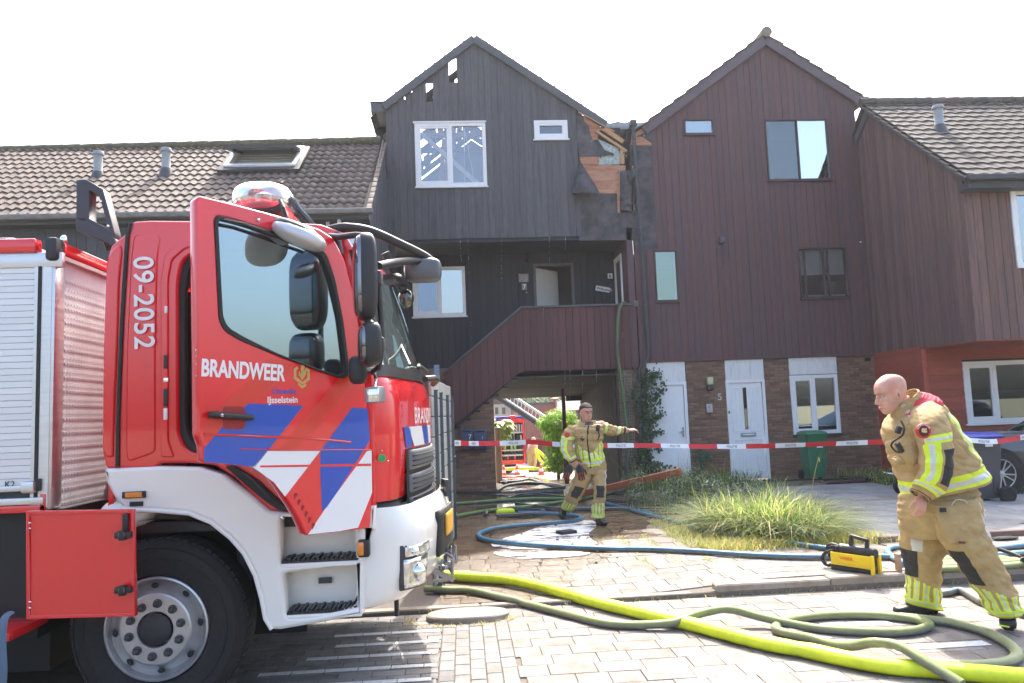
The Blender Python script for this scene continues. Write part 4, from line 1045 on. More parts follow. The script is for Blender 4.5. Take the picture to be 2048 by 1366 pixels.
M_mirrorglass = mat('mirror', (.20, .20, .22), .03, .9)
G_cab = glassmat('tinted cab glass', (.66, .82, .86), .40, .35)
G_wind = glassmat('windscreen glass', (.80, .92, .90), .42, .35, body=(.16, .22, .21))
TY = 4.5
def T(a, b, Y=TY): p = at(a, b, Y=Y); return (p.x, p.z)
def TP(pts, Y=TY): return [T(a, b, Y) for a, b in pts]
MT = FRONT(TY)
ft = empty('fire_truck', (-1.9, 5.7, 0), 'red and white fire truck with open cab door lettered BRANDWEER and number 09-2052', 'fire truck')
XR = T(203, 700)[0]                       # rear of the cab
YF = TY+2.35                              # far side

# ---- cab shell: front corner, front face and far side as one loft
def ring(z, xf, yn=TY, yf=YF, r=.34, xr=-.62, bulge=.13, inset=0):
    P = []
    yn += inset; yf -= inset
    P.append((xr, yn, z))
    for k in range(0, 9):
        t = k/8*math.pi/2; P.append((xf-bulge-r+r*math.sin(t)**.9, yn+r-r*math.cos(t), z))
    for k in range(1, 8):
        y = yn+r+(yf-yn-2*r)*k/8; P.append((xf-bulge+bulge*math.sin(math.pi*k/8), y, z))
    for k in range(0, 9):
        t = (1-k/8)*math.pi/2; P.append((xf-bulge-r+r*math.sin(t)**.9, yf-r+r*math.cos(t), z))
    P.append((XR, yf, z)); return P
def loft(name, rings, m, parent, mi=None, closed=False, cap=False, smooth=40):
    n = len(rings[0]); V = [Vector(p) for r_ in rings for p in r_]; Fc = []; M_ = []
    for i in range(len(rings)-1):
        for j in range(n if closed else n-1):
            Fc.append((i*n+j, i*n+(j+1) % n, (i+1)*n+(j+1) % n, (i+1)*n+j)); M_.append(mi(i, j) if mi else 0)
    if cap: Fc.append(tuple((len(rings)-1)*n+j for j in range(n))); M_.append(0)
    o = mesh(name, V, Fc, parent, m, M_)
    if smooth: smooth_by_angle(o, smooth)
    return o
zb0, zb1 = T(727, 1229)[1], T(727, 1060)[1]
zt = T(740, 1010)[1]; zg = T(840, 790)[1]
# bumper (white), below it a dark lip
bump = loft('bumper', [ring(.53, -.34, r=.30), ring(.56, -.22, r=.30), ring(.62, -.16, r=.30), ring(.74, -.115, r=.30), ring(.92, -.10, r=.30), ring(zb1, -.115, r=.30), ring(zt-.05, -.15, r=.29), ring(zt-.02, -.18, r=.27)], M_fwhite, ft)
# grille opening in the middle, headlamp on the corner
def frontpt(z, k, xf, r=.30, out=.0):
    P = ring(z, xf, r=r); i = int(k); f = k-i; a = Vector(P[i]).lerp(Vector(P[min(i+1, len(P)-1)]), f)
    t = (Vector(P[min(i+1, len(P)-1)])-Vector(P[i])).normalized(); nrm = Vector((t.y, -t.x, 0)); return a+nrm*out
def patch(name, cells, m, parent, k0, k1, z0, z1, xf, r=.30, out=.005, n=6, xf1=None, shape=None, thick=.01):
    """a curved panel hugging the cab front between ring stations k0..k1 and heights z0..z1"""
    V = []; nz = 6
    for j in range(nz+1):
        for i in range(n+1):
            u, v = i/n, j/nz
            if shape: u, v = shape(u, v)
            z = z0+(z1-z0)*v; x = xf+((xf1 if xf1 is not None else xf)-xf)*v
            V.append(frontpt(z, k0+(k1-k0)*u, x, r, out))
    o = mesh(name, V, [(j*(n+1)+i, j*(n+1)+i+1, (j+1)*(n+1)+i+1, (j+1)*(n+1)+i) for j in range(nz) for i in range(n)], parent, m, smooth=True)
    if thick: o.modifiers.new('thick', 'SOLIDIFY').thickness = thick
    return o
panel = loft('front_panel', [ring(zt+.01, -.26, r=.26), ring(1.40, -.24, r=.26), ring(1.70, -.24, r=.26), ring(1.80, -.26, r=.26), ring(1.86, -.30, r=.26)], M_red, ft)
ws = loft('windscreen', [ring(1.87, -.29, r=.24, inset=.03)[1:-1], ring(2.1, -.34, r=.24, inset=.03)[1:-1], ring(2.35, -.41, r=.24, inset=.04)[1:-1], ring(2.58, -.49, r=.24, inset=.05)[1:-1]], G_wind, ft)
loft('windscreen_lower_trim', [ring(1.85, -.28, r=.26, inset=.0)[1:-1], ring(1.92, -.29, r=.25, inset=.02)[1:-1]], M_plas, ft)
# roof: far side and top
def rring(z, x, ins, xr): return [(xr, TY+ins, z)]+[(q[0], q[1], z) for q in ring(z, x, r=.24, inset=ins)[1:-1]]+[(xr, YF-ins, z)]
zr0 = T(300, 446)[1]
roof = loft('cab_roof', [rring(2.57, -.48, .03, XR+.12), rring(2.66, -.53, .05, XR+.13), rring(zr0-.05, -.66, .10, XR+.16), rring(zr0-.01, -.9, .2, XR+.2), rring(zr0+.005, -1.25, .5, XR+.3)], M_red, ft, closed=True, cap=True)
far = plate('far_side_panel', rect(XR, -.6, 1.1, 2.6), [], FRONT(YF), .04, M_red, ft)
B().bbox(XR+.02, XR+.05, TY+.06, YF-.03, 1.0, 2.62).build('cab_rear_wall', M_red, ft)
B().bbox(XR+.05, -.5, TY+.12, YF-.05, 1.0, 1.06).build('cab_floor', M_plas, ft)
# near side of the cab, with the door opening
side_out = [(205, 905), (206, 700), (213, 520), (222, 492), (240, 476), (262, 458), (266, 443), (300, 441), (560, 444), (640, 448), (688, 465), (712, 505), (738, 640), (748, 770), (752, 1012), (700, 1020), (640, 1020), (586, 1026), (540, 1020), (505, 990), (470, 955), (430, 930), (380, 926), (320, 926), (310, 936), (212, 936)]
hole = [(355, 560), (364, 520), (388, 503), (640, 497), (680, 520), (705, 590), (728, 760), (730, 985), (640, 985), (560, 965), (500, 915), (440, 908), (376, 906), (356, 870)]
sp = plate('cab_side', roundpoly(TP(side_out), .015), [roundpoly(TP(hole), .06)], MT, .07, M_red, ft, bevel=.012)
hole2 = [(a+(6 if a < 500 else -6), b+(6 if b < 700 else -5)) for a, b in hole]
sl = plate('door_seal', roundpoly(TP([(a+(-3 if a < 500 else 3), b+(-3 if b < 700 else 3)) for a, b in hole]), .06), [roundpoly(TP([(a+(12 if a < 500 else -12), b+(12 if b < 700 else -10)) for a, b in hole]), .06)], MT, .05, M_seal, ft, bevel=.01, off=-.03)
# raised jamb panel round the opening (lighter red edge) and the dark trim strip behind
jo = [(322, 915), (322, 560), (330, 512), (350, 488), (392, 480), (398, 480), (398, 492), (372, 497), (345, 520), (338, 560), (338, 880), (350, 915)]
plate('jamb_ridge', roundpoly(TP(jo), .02), [], MT, .02, M_red, ft, bevel=.008, off=.012)
B().tube([Vector((T(a, b)[0], TY-.006, T(a, b)[1])) for a, b in ((262, 448), (256, 470), (250, 560), (245, 640), (240, 760), (237, 850), (236, 934))], .012, 8).build('trim_strip', M_seal, ft, smooth=True)
rp = [(206, 900), (208, 700), (214, 530), (224, 500), (240, 488), (246, 500), (240, 560), (236, 700), (230, 830), (228, 915), (214, 915)]
plate('rear_corner_panel', roundpoly(TP(rp), .03), [], MT, .03, M_red, ft, bevel=.012, off=.014)
plate('side_panel', roundpoly(TP([(252, 900), (254, 700), (262, 520), (268, 470), (300, 466), (322, 470), (316, 520), (312, 700), (312, 905), (256, 925)]), .03), [], MT, .02, M_red, ft, bevel=.010, off=.008)
# number 09-2052, reading downwards
p = T(271, 515); mm = frame((p[0]+.0, TY-.022, p[1]), (math.sin(.02), 0, -1), (1, 0, 0))
text('fleet_number', '09-2052', .155, mm, M_film, ft, off=.0, bold=.002, sx=.98, space=1.06)
for a, b, w, h, m in ((333, 724, 7, 26, M_plas), (334, 760, 9, 8, M_chrome), (333, 795, 8, 34, M_plas), (333, 828, 7, 22, M_film), (334, 620, 5, 14, M_film)):
    p = T(a, b); bb = B(); bb.box((p[0], TY-.012, p[1]), (w/344, .014, h/344)); bb.build('latch_plate', m, ft, bevel=.002)
# dark interior with seat and belt
M_cabin = mat('dark cab trim', (.022, .022, .024), .8); M_seat = mat('grey seat cloth', (.06, .06, .07), .9, var=.2)
B().bbox(XR+.2, -.75, 5.3, 5.4, 1.06, 2.5).build('cab_partition', M_cabin, ft)
st = B(); st.box((T(395, 700)[0]+.1, 4.95, 1.45), (.14, .5, .8), Matrix.Rotation(-.15, 3, 'Y')); st.box((T(395, 700)[0]+.35, 4.95, 1.2), (.5, .5, .14)); so = st.build('seat', M_seat, ft, bevel=.04)
B().tube([Vector((T(364, 620)[0], 4.66, T(364, 620)[1])), Vector((T(378, 670)[0], 4.7, T(378, 670)[1])), Vector((T(384, 720)[0], 4.7, T(384, 720)[1]))], .008, 6).build('seat_belt', mat('red belt', (.3, .01, .02), .7), so)
B().bbox(-.95, -.55, 4.62, 6.7, 1.06, 1.85).build('dashboard', M_cabin, ft, bevel=.04)
sw = B(); c = Vector((-1.0, 5.1, 1.9)); rot = Matrix.Rotation(-.6, 3, 'Y')
sw.tube([c+rot @ Vector((.22*math.cos(t*.3927), .22*math.sin(t*.3927), 0)) for t in range(17)], .014, 8); sw.build('steering_wheel', M_plas, ft, smooth=True)

# ---- white lower body: fender, steps
arch_o = [(210, 937), (320, 932), (400, 934), (450, 950), (505, 990), (540, 1021), (586, 1026), (640, 1022), (752, 1010), (752, 1062), (727, 1062), (727, 1229), (640, 1245), (560, 1259), (543, 1258), (531, 1236), (525, 1196), (512, 1148), (490, 1104), (463, 1073), (424, 1042), (380, 1024), (322, 1019), (248, 1015), (230, 995), (214, 965)]
well1 = [(566, 1072), (725, 1045), (725, 1108), (566, 1130)]
well2 = [(566, 1144), (725, 1122), (725, 1206), (600, 1232), (574, 1232)]
fen = plate('front_fender', roundpoly(TP(arch_o), .012), [roundpoly(TP([(562, 1034), (724, 1032), (724, 1118), (562, 1133)]), .03), roundpoly(TP([(566, 1146), (724, 1128), (724, 1212), (640, 1228), (575, 1235)]), .03)], MT, .12, M_fwhite, ft, bevel=.02, off=.015)
well = plate('step_well', TP([(550, 1026), (730, 1020), (730, 1230), (550, 1250)]), [], MT, .02, M_fwhite, ft, off=-.16)
for (a0, b0, a1, b1, tb_) in ((562, 1133, 724, 1114, 0), (572, 1238, 724, 1214, 1)):
    p = T(a0, b0); q = T(a1, b1); z = (p[1]+q[1])/2
    s_ = B().bbox(p[0], q[0], TY-.012, TY+.17, z-.028, z-.0).build('step', M_fwhite, ft, bevel=.008)
    t_ = B(); n = 16
    for i in range(n):
        x = p[0]+.01+(q[0]-p[0]-.03)*i/n; t_.bbox(x, x+(q[0]-p[0])/n*.6, TY+.0, TY+.15, z+.004, z+.022+.006*(i % 2))
    t_.bbox(p[0]+.005, q[0]-.02, TY-.004, TY+.155, z, z+.012)
    t_.build('step_tread', M_plas, s_)
# fender lip: rolled edge round the arch
B().tube([Vector((T(a, b)[0], TY-.012, T(a, b)[1])) for a, b in ((248, 1017), (322, 1021), (380, 1026), (424, 1044), (463, 1075), (490, 1106), (512, 1150), (525, 1198), (532, 1236), (545, 1257))], .014, 8).build('arch_lip', M_fwhite, ft, smooth=True)
pl = T(628, 1165); q = T(656, 1176); plate('type_label', rect(pl[0], q[0], q[1], pl[1]), [], MT, .004, M_plas2, ft, off=-.13); 
pl = T(249, 983); q = T(295, 994); lt = plate('side_lamp', rect(pl[0], q[0], q[1], pl[1]), [], MT, .02, M_plas, ft, off=.035, bevel=.003)
pl = T(256, 984); q = T(289, 993); plate('side_lamp_lens', rect(pl[0], q[0], q[1], pl[1]), [], MT, .02, M_amber, lt, off=.042, bevel=.003)
pl = T(262, 1003); q = T(289, 1011); plate('warning_label', rect(pl[0], q[0], q[1], pl[1]), [], MT, .004, M_plas, ft, off=.02)
B().ell((T(566, 1035)[0], TY-.02, T(566, 1035)[1]), (.012, .006, .012)).build('cap', M_chrome, ft)
# black intake strip and red sill between fender and door
plate('sill_strip', roundpoly(TP([(452, 932), (470, 930), (520, 962), (560, 1000), (584, 1022), (560, 1020), (530, 1000), (500, 975)]), .01), [], MT, .03, M_seal, ft, off=.03, bevel=.005)
plate('sill_strip_gloss', roundpoly(TP([(478, 938), (500, 948), (540, 985), (560, 1008), (530, 985)]), .01), [], MT, .01, M_plas, ft, off=.036, bevel=.003)

# bumper furniture: headlamp, indicator, mud flap peg
hl = patch('headlamp', 0, M_plas2, ft, 3.9, 9.0, .625, .875, -.125, .30, .014, 8, thick=.02)
M_lens = mat('headlamp reflector', (.75, .76, .76), .12, .9, var=.3, vscale=25)
patch('headlamp_lens', 0, M_lens, hl, 4.1, 8.7, .635, .795, -.122, .30, .020, 8, shape=lambda u, v: (u*(.75+.25*v)+.0, v))
patch('headlamp_lens', 0, M_lens, hl, 4.1, 8.9, .81, .865, -.112, .30, .020, 8)
B().ell(frontpt(.71, 6.0, -.118, out=.012), (.05, .05, .055)).build('bulb_bowl', M_chrome, hl, smooth=True)
B().ell(frontpt(.835, 5.4, -.112, out=.008), (.035, .04, .025)).build('bulb_bowl', M_chrome, hl, smooth=True)
pl = T(717, 1078); q = T(741, 1112); ind = B().bbox(pl[0], q[0], TY-.045, TY+.02, q[1], pl[1]).build('indicator', M_plas, ft, bevel=.012)
B().bbox(pl[0]-.004, q[0]-.03, TY-.052, TY-.02, q[1]+.01, pl[1]-.01).build('indicator_lens', M_amber, ind, bevel=.01)
p = T(787, 1232); B().bbox(p[0]-.012, p[0]+.014, 4.68, 4.72, p[1]-.05, p[1]+.09).build('mud_peg', M_plas, ft, bevel=.008)
# dark gap between bumper and red panel, grille bars
loft('bumper_gap', [ring(zt-.03, -.26, r=.28), ring(zt+.02, -.29, r=.28)], M_seal, ft)
for k, (z0, z1) in enumerate(((1.28, 1.40), (1.14, 1.25), (1.02, 1.11))):
    g = patch('grille_bar', 0, mat('mid grey grille', (.16, .165, .17), .5), ft, 9.5, 16.5, z0, z1, -.235, .26, .012, 10, thick=.03)
    for j in range(3): patch('grille_rib', 0, M_plas, g, 9.6, 16.4, z0+.02+j*.03, z0+.028+j*.03, -.235, .26, .026, 10, thick=.008)
patch('grille_backing', 0, M_seal, ft, 9.3, 16.7, 1.03, 1.41, -.238, .26, .002, 10, thick=.0)
# red front, stripes and lettering
for i, (k0, k1, m) in enumerate(((9.2, 9.8, M_blue), (9.8, 11.2, M_film), (11.2, 12.1, M_blue), (12.1, 13.0, M_film), (13, 14, M_blue), (14, 15, M_film), (15, 16, M_blue), (16, 17, M_film))):
    patch('front_stripe', 0, m, ft, k0, k1, 1.42, 1.545, -.24, .26, .004, 4, thick=.0, shape=lambda u, v: (u-.35*v+.2, v))
gg = frame((0, 5.02, 1.565), (0, 1, 0), (0, 0, 1))
fl2 = text('front_lettering', 'BRANDWEER', .145, gg, M_film, ft, off=0, bold=.002, depth=0)
for v in fl2.data.vertices:
    a_ = TY+.26; L_ = YF-TY-.52; v.co.x = -.24-.13+.13*math.sin(math.pi*max(0, min(1, (v.co.y-a_)/L_)))+.006
cg = T(764, 916); B().lathe([(0, -.004), (.022, -.004), (.022, .01)], (cg[0], TY-.004, cg[1]), 'y', 18).build('green_dot', mat('green button', (.02, .35, .10), .4), ft)
for a, b in ((764, 901), (752, 922), (776, 922)): p = T(a, b); B().ell((p[0], TY-.004, p[1]), (.004, .004, .004), 6).build('stud', M_chrome, ft)
# black hand grip on the front, wiper
B().tube([(-.22, 4.72, 1.83), (-.17, 4.85, 1.84), (-.16, 5.1, 1.84), (-.19, 5.2, 1.82)], .02, 8).build('grab_handle', M_plas, ft, smooth=True)
B().tube([(-.26, 4.75, 1.90), (-.29, 5.4, 1.96), (-.27, 6.2, 1.96)], .014, 6).build('wiper', M_plas, ft, smooth=True)
for dy in (0, .8): B().tube([(-.32, 4.9+dy, 1.93), (-.42, 5.25+dy, 2.14)], .009, 6).build('wiper', M_plas, ft)
# licence plate (yellow) and the chrome hitch gear on the nose
M_plate = mat('orange yellow number plate', (.70, .36, .03), .4)
patch('number_plate', 0, M_plate, ft, 10.9, 12.3, .82, .96, -.105, .30, .022, 4, thick=.01)
patch('plate_holder', 0, M_seal, ft, 10.0, 12.6, .72, 1.0, -.105, .30, .012, 4, thick=.02)
hg = B()
G3 = lambda a, b, Y=5.3: at(a, b, Y=Y)
hg.lathe([(.012, -.035), (.035, -.03), (.012, -.01), (.012, .01), (.035, .03), (.012, .035)], G3(893, 1098), 'x', 16)
hg.lathe([(.012, -.035), (.040, -.03), (.014, -.01), (.014, .01), (.040, .03), (.012, .035)], G3(893, 1135, 5.2), 'x', 16)
for a, b in ((868, 1098), (868, 1128)): hg.tube([G3(a-6, b), G3(a+18, b-1), G3(a+36, b-2)], .014, 8)
hg.tube([G3(911, 1090), G3(911, 1112), G3(914, 1124)], .011, 8); hg.tube([G3(905, 1118, 5.2), G3(905, 1150, 5.2)], .010, 8); hg.tube([G3(884, 1118, 5.2), G3(884, 1146, 5.2)], .010, 8)
hg.beam(G3(862, 1138, 5.2), G3(908, 1160, 5.2), .03, .03); hg.beam(G3(866, 1162, 5.2), G3(906, 1158, 5.2), .03, .018); hg.tube(crom([G3(880, 1104), G3(895, 1106), G3(908, 1118), G3(910, 1126)], 4), .012, 8)
hg.build('tow_coupling', mat('grey steel', (.34, .35, .37), .25, .9), ft, smooth=50)
B().box((-.14, 5.6, 1.10), (.03, .12, .12), Matrix.Rotation(.3, 3, 'Z')).build('front_sensor', M_plas2, ft, bevel=.006)

# ---- underbody, wheel
B().bbox(-5.5, -.75, TY+.5, YF-.45, .55, 1.0).build('chassis', M_seal, ft); B().bbox(-5.5, -2.5, TY+.45, YF-.2, .18, .6).build('belly_locker', M_seal, ft)
wc = at(311, 1259, Y=TY+.03); wr = wc.z
aw = B(); n = 16                                             # dark wheel-housing
V = []; 
for i in range(n+1):
    th = math.pi*(i/n)
    for y in (TY+.05, TY+.75): V.append((wc.x+.02+.66*math.cos(th), y, wc.z+.62*math.sin(th)-.02))
mesh('wheel_housing', V, [(2*i, 2*i+1, 2*i+3, 2*i+2) for i in range(n)], ft, M_seal)
B().bbox(wc.x-.68, wc.x+.68, TY+.74, TY+.78, .25, 1.3).build('housing_wall', M_seal, ft)
wh = empty('wheel', (0, 0, 0)); wh.parent = ft; wh.location = -ft.location
RT = wr-.004
ty = B().lathe([(.30, .02), (RT*.60, -.01), (RT*.72, -.03), (RT*.90, -.025), (RT*.965, 0), (RT*.99, .03), (RT, .08), (RT, .22), (RT*.97, .28), (RT*.7, .30), (.3, .28)], (wc.x, TY+.06, wc.z), 'y', 64)
for i in range(64):
    th = 2*math.pi*i/64; ty.box((wc.x+(RT-.004)*math.cos(th), TY+.06+.08, wc.z+(RT-.004)*math.sin(th)), (.018, .10, .030), Matrix.Rotation(-th, 3, 'Y'))
tyre = ty.build('tyre', M_rub, wh, smooth=35)
for r_ in (RT*.80, RT*.92): B().lathe([(r_-.004, -.028), (r_, -.034), (r_+.004, -.026)], (wc.x, TY+.06, wc.z), 'y', 64).build('tyre_ring', M_rub, tyre)
rr = .272
rim = B().lathe([(rr+.012, .02), (rr+.010, -.012), (rr, -.016), (rr-.006, -.008), (rr-.012, .03), (rr-.03, .05), (rr-.045, .03), (.205, .00), (.195, -.02), (.185, -.026), (.10, -.026), (.095, -.02), (.09, .02), (0, .02)], (wc.x, TY+.05, wc.z), 'y', 64).build('rim', M_rim, wh, smooth=30)
B().lathe([(.088, .0), (.088, -.03), (.07, -.045), (.03, -.05), (0, -.05)], (wc.x, TY+.05, wc.z), 'y', 32).build('hub', mat('dark hub cap', (.03, .03, .032), .6), wh, smooth=35)
for k in range(10):
    th = 2*math.pi*(k+.35)/10; c = Vector((wc.x+.142*math.cos(th), TY+.024, wc.z+.142*math.sin(th)))
    nb = B(); nb.lathe([(.024, 0), (.024, -.006), (.019, -.008)], c, 'y', 16); nb.lathe([(.017, -.006), (.016, -.034), (.010, -.04), (0, -.04)], c, 'y', 6); nb.build('wheel_nut', M_plas2, wh, smooth=25)
for k in range(8):
    th = 2*math.pi*(k+.1)/8; c = Vector((wc.x+.232*math.cos(th), TY+.068, wc.z+.232*math.sin(th))); B().ell(c, (.022, .008, .014), 10, rot=Matrix.Rotation(-th+1.57, 3, 'Y')).build('rim_slot', M_seal, wh)
for x in (-4.7,):
    B().lathe([(.0, 0), (RT, .0), (RT, .3), (0, .3)], (x, TY+.1, wr), 'y', 40).build('tyre', M_rub, ft)
for x in (wc.x, -4.7): B().lathe([(.0, 0), (RT, .0), (RT, .3), (0, .3)], (x, YF-.35, wr), 'y', 40).build('tyre', M_rub, ft)
# suspension bits seen in the arch
B().tube([(T(450, 1150)[0], TY+.35, .95), (T(460, 1200)[0], TY+.35, .45)], .04, 10).build('shock_absorber', M_plas2, ft)

# ---- the open door -----------------------------------------------------------
Hn = at(745, 900, Y=TY-.02); Hn.z = 0
tip = at(398, 700, Y=3.78)
Ud = Vector((Hn.x-tip.x, Hn.y-tip.y, 0)).normalized()
MD = frame((tip.x, tip.y, 0), Ud, (0, 0, 1)); Nd = MD.to_3x3() @ Vector((0, 0, 1)); MDi = MD.inverted()
def D(a, b):
    p = MDi @ atp(a, b, Vector((tip.x, tip.y, 0)), Nd); return (p.x, p.y)
def DP(pts): return [D(*p) for p in pts]
dout = [(391, 398), (400, 391), (470, 408), (560, 432), (640, 458), (668, 476), (690, 520), (712, 600), (724, 690), (733, 790), (741, 870), (745, 1000), (741, 1056), (680, 1064), (612, 1071), (596, 1035), (568, 990), (540, 950), (505, 932), (450, 927), (407, 924), (404, 890), (396, 870), (395, 700), (393, 560)]
win = [(430, 440), (436, 432), (470, 440), (540, 462), (620, 490), (650, 508), (668, 560), (684, 640), (694, 720), (695, 750), (684, 756), (640, 742), (560, 712), (480, 678), (450, 660), (440, 640), (436, 560)]
door = empty('cab_door', (0, 0, 0)); door.parent = ft; door.location = -ft.location
ds = plate('door_shell', roundpoly(DP(dout), .012), [roundpoly(DP(win), .03)], MD, .07, M_red, door, bevel=.010)
win2 = [(a+(6 if a < 560 else -5), b+(6 if b < 600 else -5)) for a, b in win]
sl_ = plate('window_seal', roundpoly(DP([(a-(2 if a < 560 else -2), b-(2 if b < 600 else -2)) for a, b in win]), .03), [roundpoly(DP(win2), .03)], MD, .03, M_seal, door, off=.006, bevel=.004)
plate('door_glass', roundpoly(DP(win), .03), [], MD, .006, G_cab, door, off=-.02)
# stripes (film laid on the panel)
def film(name, pts, m, off=.0012): return plate(name, DP(pts), [], MD, .001, m, door, off=off)
film('blue_stripe', [(497, 807), (607, 811), (510, 934), (450, 927), (408, 924), (408, 897), (446, 852)], M_blue)
film('blue_stripe', [(704, 815), (735, 817), (740, 880), (715, 920), (655, 1014), (644, 1022), (640, 930), (641, 902)], M_blue)
film('white_stripe', [(532, 902), (640, 902), (570, 993), (548, 965), (506, 934)], M_film)
film('white_stripe', [(734, 902), (743, 901), (744, 985), (716, 1055), (680, 1062), (616, 1069), (650, 1018), (716, 928)], M_film)
film('highlight_line', [(520, 931), (742, 927), (742, 932), (520, 935)], M_red, .0022)
film('orange_stripe', [(540, 718), (585, 734), (500, 820), (440, 862), (410, 885), (406, 850)], M_redline, .0008)
film('orange_stripe', [(690, 742), (722, 750), (640, 850), (560, 934), (532, 934)], M_redline, .0008)
# crease line and shut edge
B().tube([MD @ Vector((*D(a, b), .002)) for a, b in ((408, 868), (500, 872), (600, 876), (660, 880), (700, 884))], .009, 8, flat=.7).build('door_crease', M_red, door, smooth=True)
B().tube([MD @ Vector((*D(a, b), .002)) for a, b in ((480, 898), (620, 900), (742, 899))], .005, 8, flat=.6).build('door_crease', M_red, door, smooth=True)
p = D(401, 751); Mtx = MD @ Matrix.Translation((p[0], p[1], 0))
q = D(577, 762); ang = math.atan2(q[1]-p[1], q[0]-p[0])
text('door_lettering', 'BRANDWEER', .115, MD @ Matrix.Translation((p[0], p[1], 0)) @ Matrix.Rotation(ang, 4, 'Z'), M_film, door, off=.001, bold=.0035, sx=(math.hypot(q[0]-p[0], q[1]-p[1]))/(.115*6.35), space=1.0)
p = D(545, 788); text('door_lettering', 'Utrecht', .042, MD @ Matrix.Translation((p[0], p[1], 0)), M_blue, door, off=.001, bold=.0008)
p = D(534, 806); text('door_lettering', 'IJsselstein', .046, MD @ Matrix.Translation((p[0], p[1], 0)), M_film, door, off=.001, bold=.0008)
# flame and shield emblem in gold
def em(pts, name='emblem_stroke'):
    return plate(name, DP(pts), [], MD, .002, M_gold, door, off=.0025)
eme = [[(587, 738), (594, 733), (597, 737), (592, 741), (592, 754), (604, 763), (604, 768), (596, 764), (587, 757)],
       [(619, 740), (612, 735), (609, 739), (614, 743), (614, 756), (604, 765), (604, 769), (611, 766), (619, 759)],
       [(604, 726), (609, 734), (606, 745), (611, 738), (612, 748), (604, 760), (597, 750), (598, 742), (603, 750), (601, 738)],
       [(596, 765), (604, 771), (612, 767), (612, 772), (604, 777), (596, 770)]]
for e in eme: em(e)
# handle over a flat plate, the recess shade put into its darker red
p = D(462, 832); B_ = B()
rec = plate('handle_recess_shade', roundpoly(DP([(447, 813), (485, 813), (491, 822), (491, 850), (485, 859), (450, 859), (445, 850), (445, 822)]), .02), [], MD, .004, mat('recess shade red', (.30, .01, .012), .4), door, off=.002)
h = B(); a_ = MD @ Vector((*D(412, 829), .035)); b2 = MD @ Vector((*D(500, 836), .035))
h.tube([a_+(b2-a_)*t for t in (0, .03, .1, .5, .9, .97, 1)], [.012, .02, .024, .021, .021, .016, .01], 12, flat=.75)
h.beam(a_+(b2-a_)*.1-Nd*.03, a_+(b2-a_)*.1, .03); h.beam(a_+(b2-a_)*.92-Nd*.03, a_+(b2-a_)*.92, .03)
ho = h.build('door_handle', M_plas, door, smooth=50)
B().ell(MD @ Vector((*D(432, 831), .058)), (.009, .009, .009)).build('lock', M_chrome, ho)
for a, b in ((395, 700), (396, 712), (396, 728), (396, 752)): p = MD @ Vector((*D(a+2, b), -.02)); B().ell(p, (.006, .012, .006)).build('stud', M_chrome, door)
B().ell(MD @ Vector((*D(516, 440), .004)), (.010, .010, .010)).build('bolt', M_chrome, door)
for i in range(6): B().box(MD @ Vector((*D(590+i*7, 992+i*12), .003)), (.014, .003, .03), Matrix.Rotation(.5, 3, 'Y')).build('reflector_dot', mat('dark red reflector', (.35, .01, .01), .3), door)
B().box(MD @ Vector((*D(612, 500), -.2)), (.02, .02, .02)).build('inner_catch', M_plas, door)

# ---- mirrors -----------------------------------------------------------------
mr = empty('mirror_set', (0, 0, 0)); mr.parent = ft; mr.location = -ft.location
def P3(a, b, Y): return at(a, b, Y=Y)
# the kerb mirror above the door
V = []; N = 20; c = P3(598, 472, 4.0)
ax_ = (P3(645, 497, 3.95)-P3(541, 455, 4.05)); L_ = ax_.length/2; axn = ax_.normalized()
rotm = Matrix((axn, Vector((0, 1, 0)), axn.cross(Vector((0, 1, 0))))).transposed()
km = B().ell(c, (L_, .12, .052), 24, e=.8, rot=rotm).build('kerb_mirror', mat('silver mirror shell', (.55, .56, .58), .3, .4), mr, smooth=60)
B().ell(c+Vector((-.01, .0, .03)), (L_*.85, .10, .04), 20, e=.8, rot=rotm).build('mirror_cap', M_plas, km, smooth=60)
B().tube([P3(560, 462, 4.05), P3(600, 462, 4.3), P3(640, 470, 4.48)], .025, 10).build('mirror_arm', M_plas, mr, smooth=True)
B().tube([MD @ Vector((*D(a, b), .03)) for a, b in ((440, 442), (480, 450), (540, 470), (575, 484), (620, 500))], .010, 8).build('rain_rail', M_plas, mr, smooth=True)
# main and wide-angle mirrors (seen edge on: deep shells with glass facing rearwards)
def shell(name, px0, px1, Y, depth, rotz_, m=M_plas, e=.55):
    a = P3(*px0, Y); b = P3(*px1, Y); c = (a+b)/2
    w, h = abs(b.x-a.x)/2, abs(b.z-a.z)/2
    lean = math.atan2((px1[0]+px0[0])*0, 1)
    return B().ell(c, (w, depth, h), 28, e=e, rot=Matrix.Rotation(rotz_, 3, 'Z')).build(name, m, mr, smooth=60), c, w, h
mm_, c, w, h = shell('main_mirror', (708, 468), (755, 640), 4.15, .11, .25)
B().ell(c+Vector((-.022, -.01, 0)), (w*.75, .10, h*.93), 28, e=.5, rot=Matrix.Rotation(.25, 3, 'Z')).build('mirror_glass', M_mirrorglass, mm_, smooth=60)
wm_, c, w, h = shell('wide_mirror', (718, 645), (763, 732), 4.13, .10, .25)
B().ell(c+Vector((-.022, -.01, 0)), (w*.72, .09, h*.85), 24, e=.5, rot=Matrix.Rotation(.25, 3, 'Z')).build('mirror_glass', M_mirrorglass, wm_, smooth=60)
B().bbox(P3(750, 545, 4.15).x, P3(764, 545, 4.15).x, 4.1, 4.2, P3(750, 570, 4.15).z, P3(750, 543, 4.15).z).build('mirror_clamp', M_plas2, mr, bevel=.01)
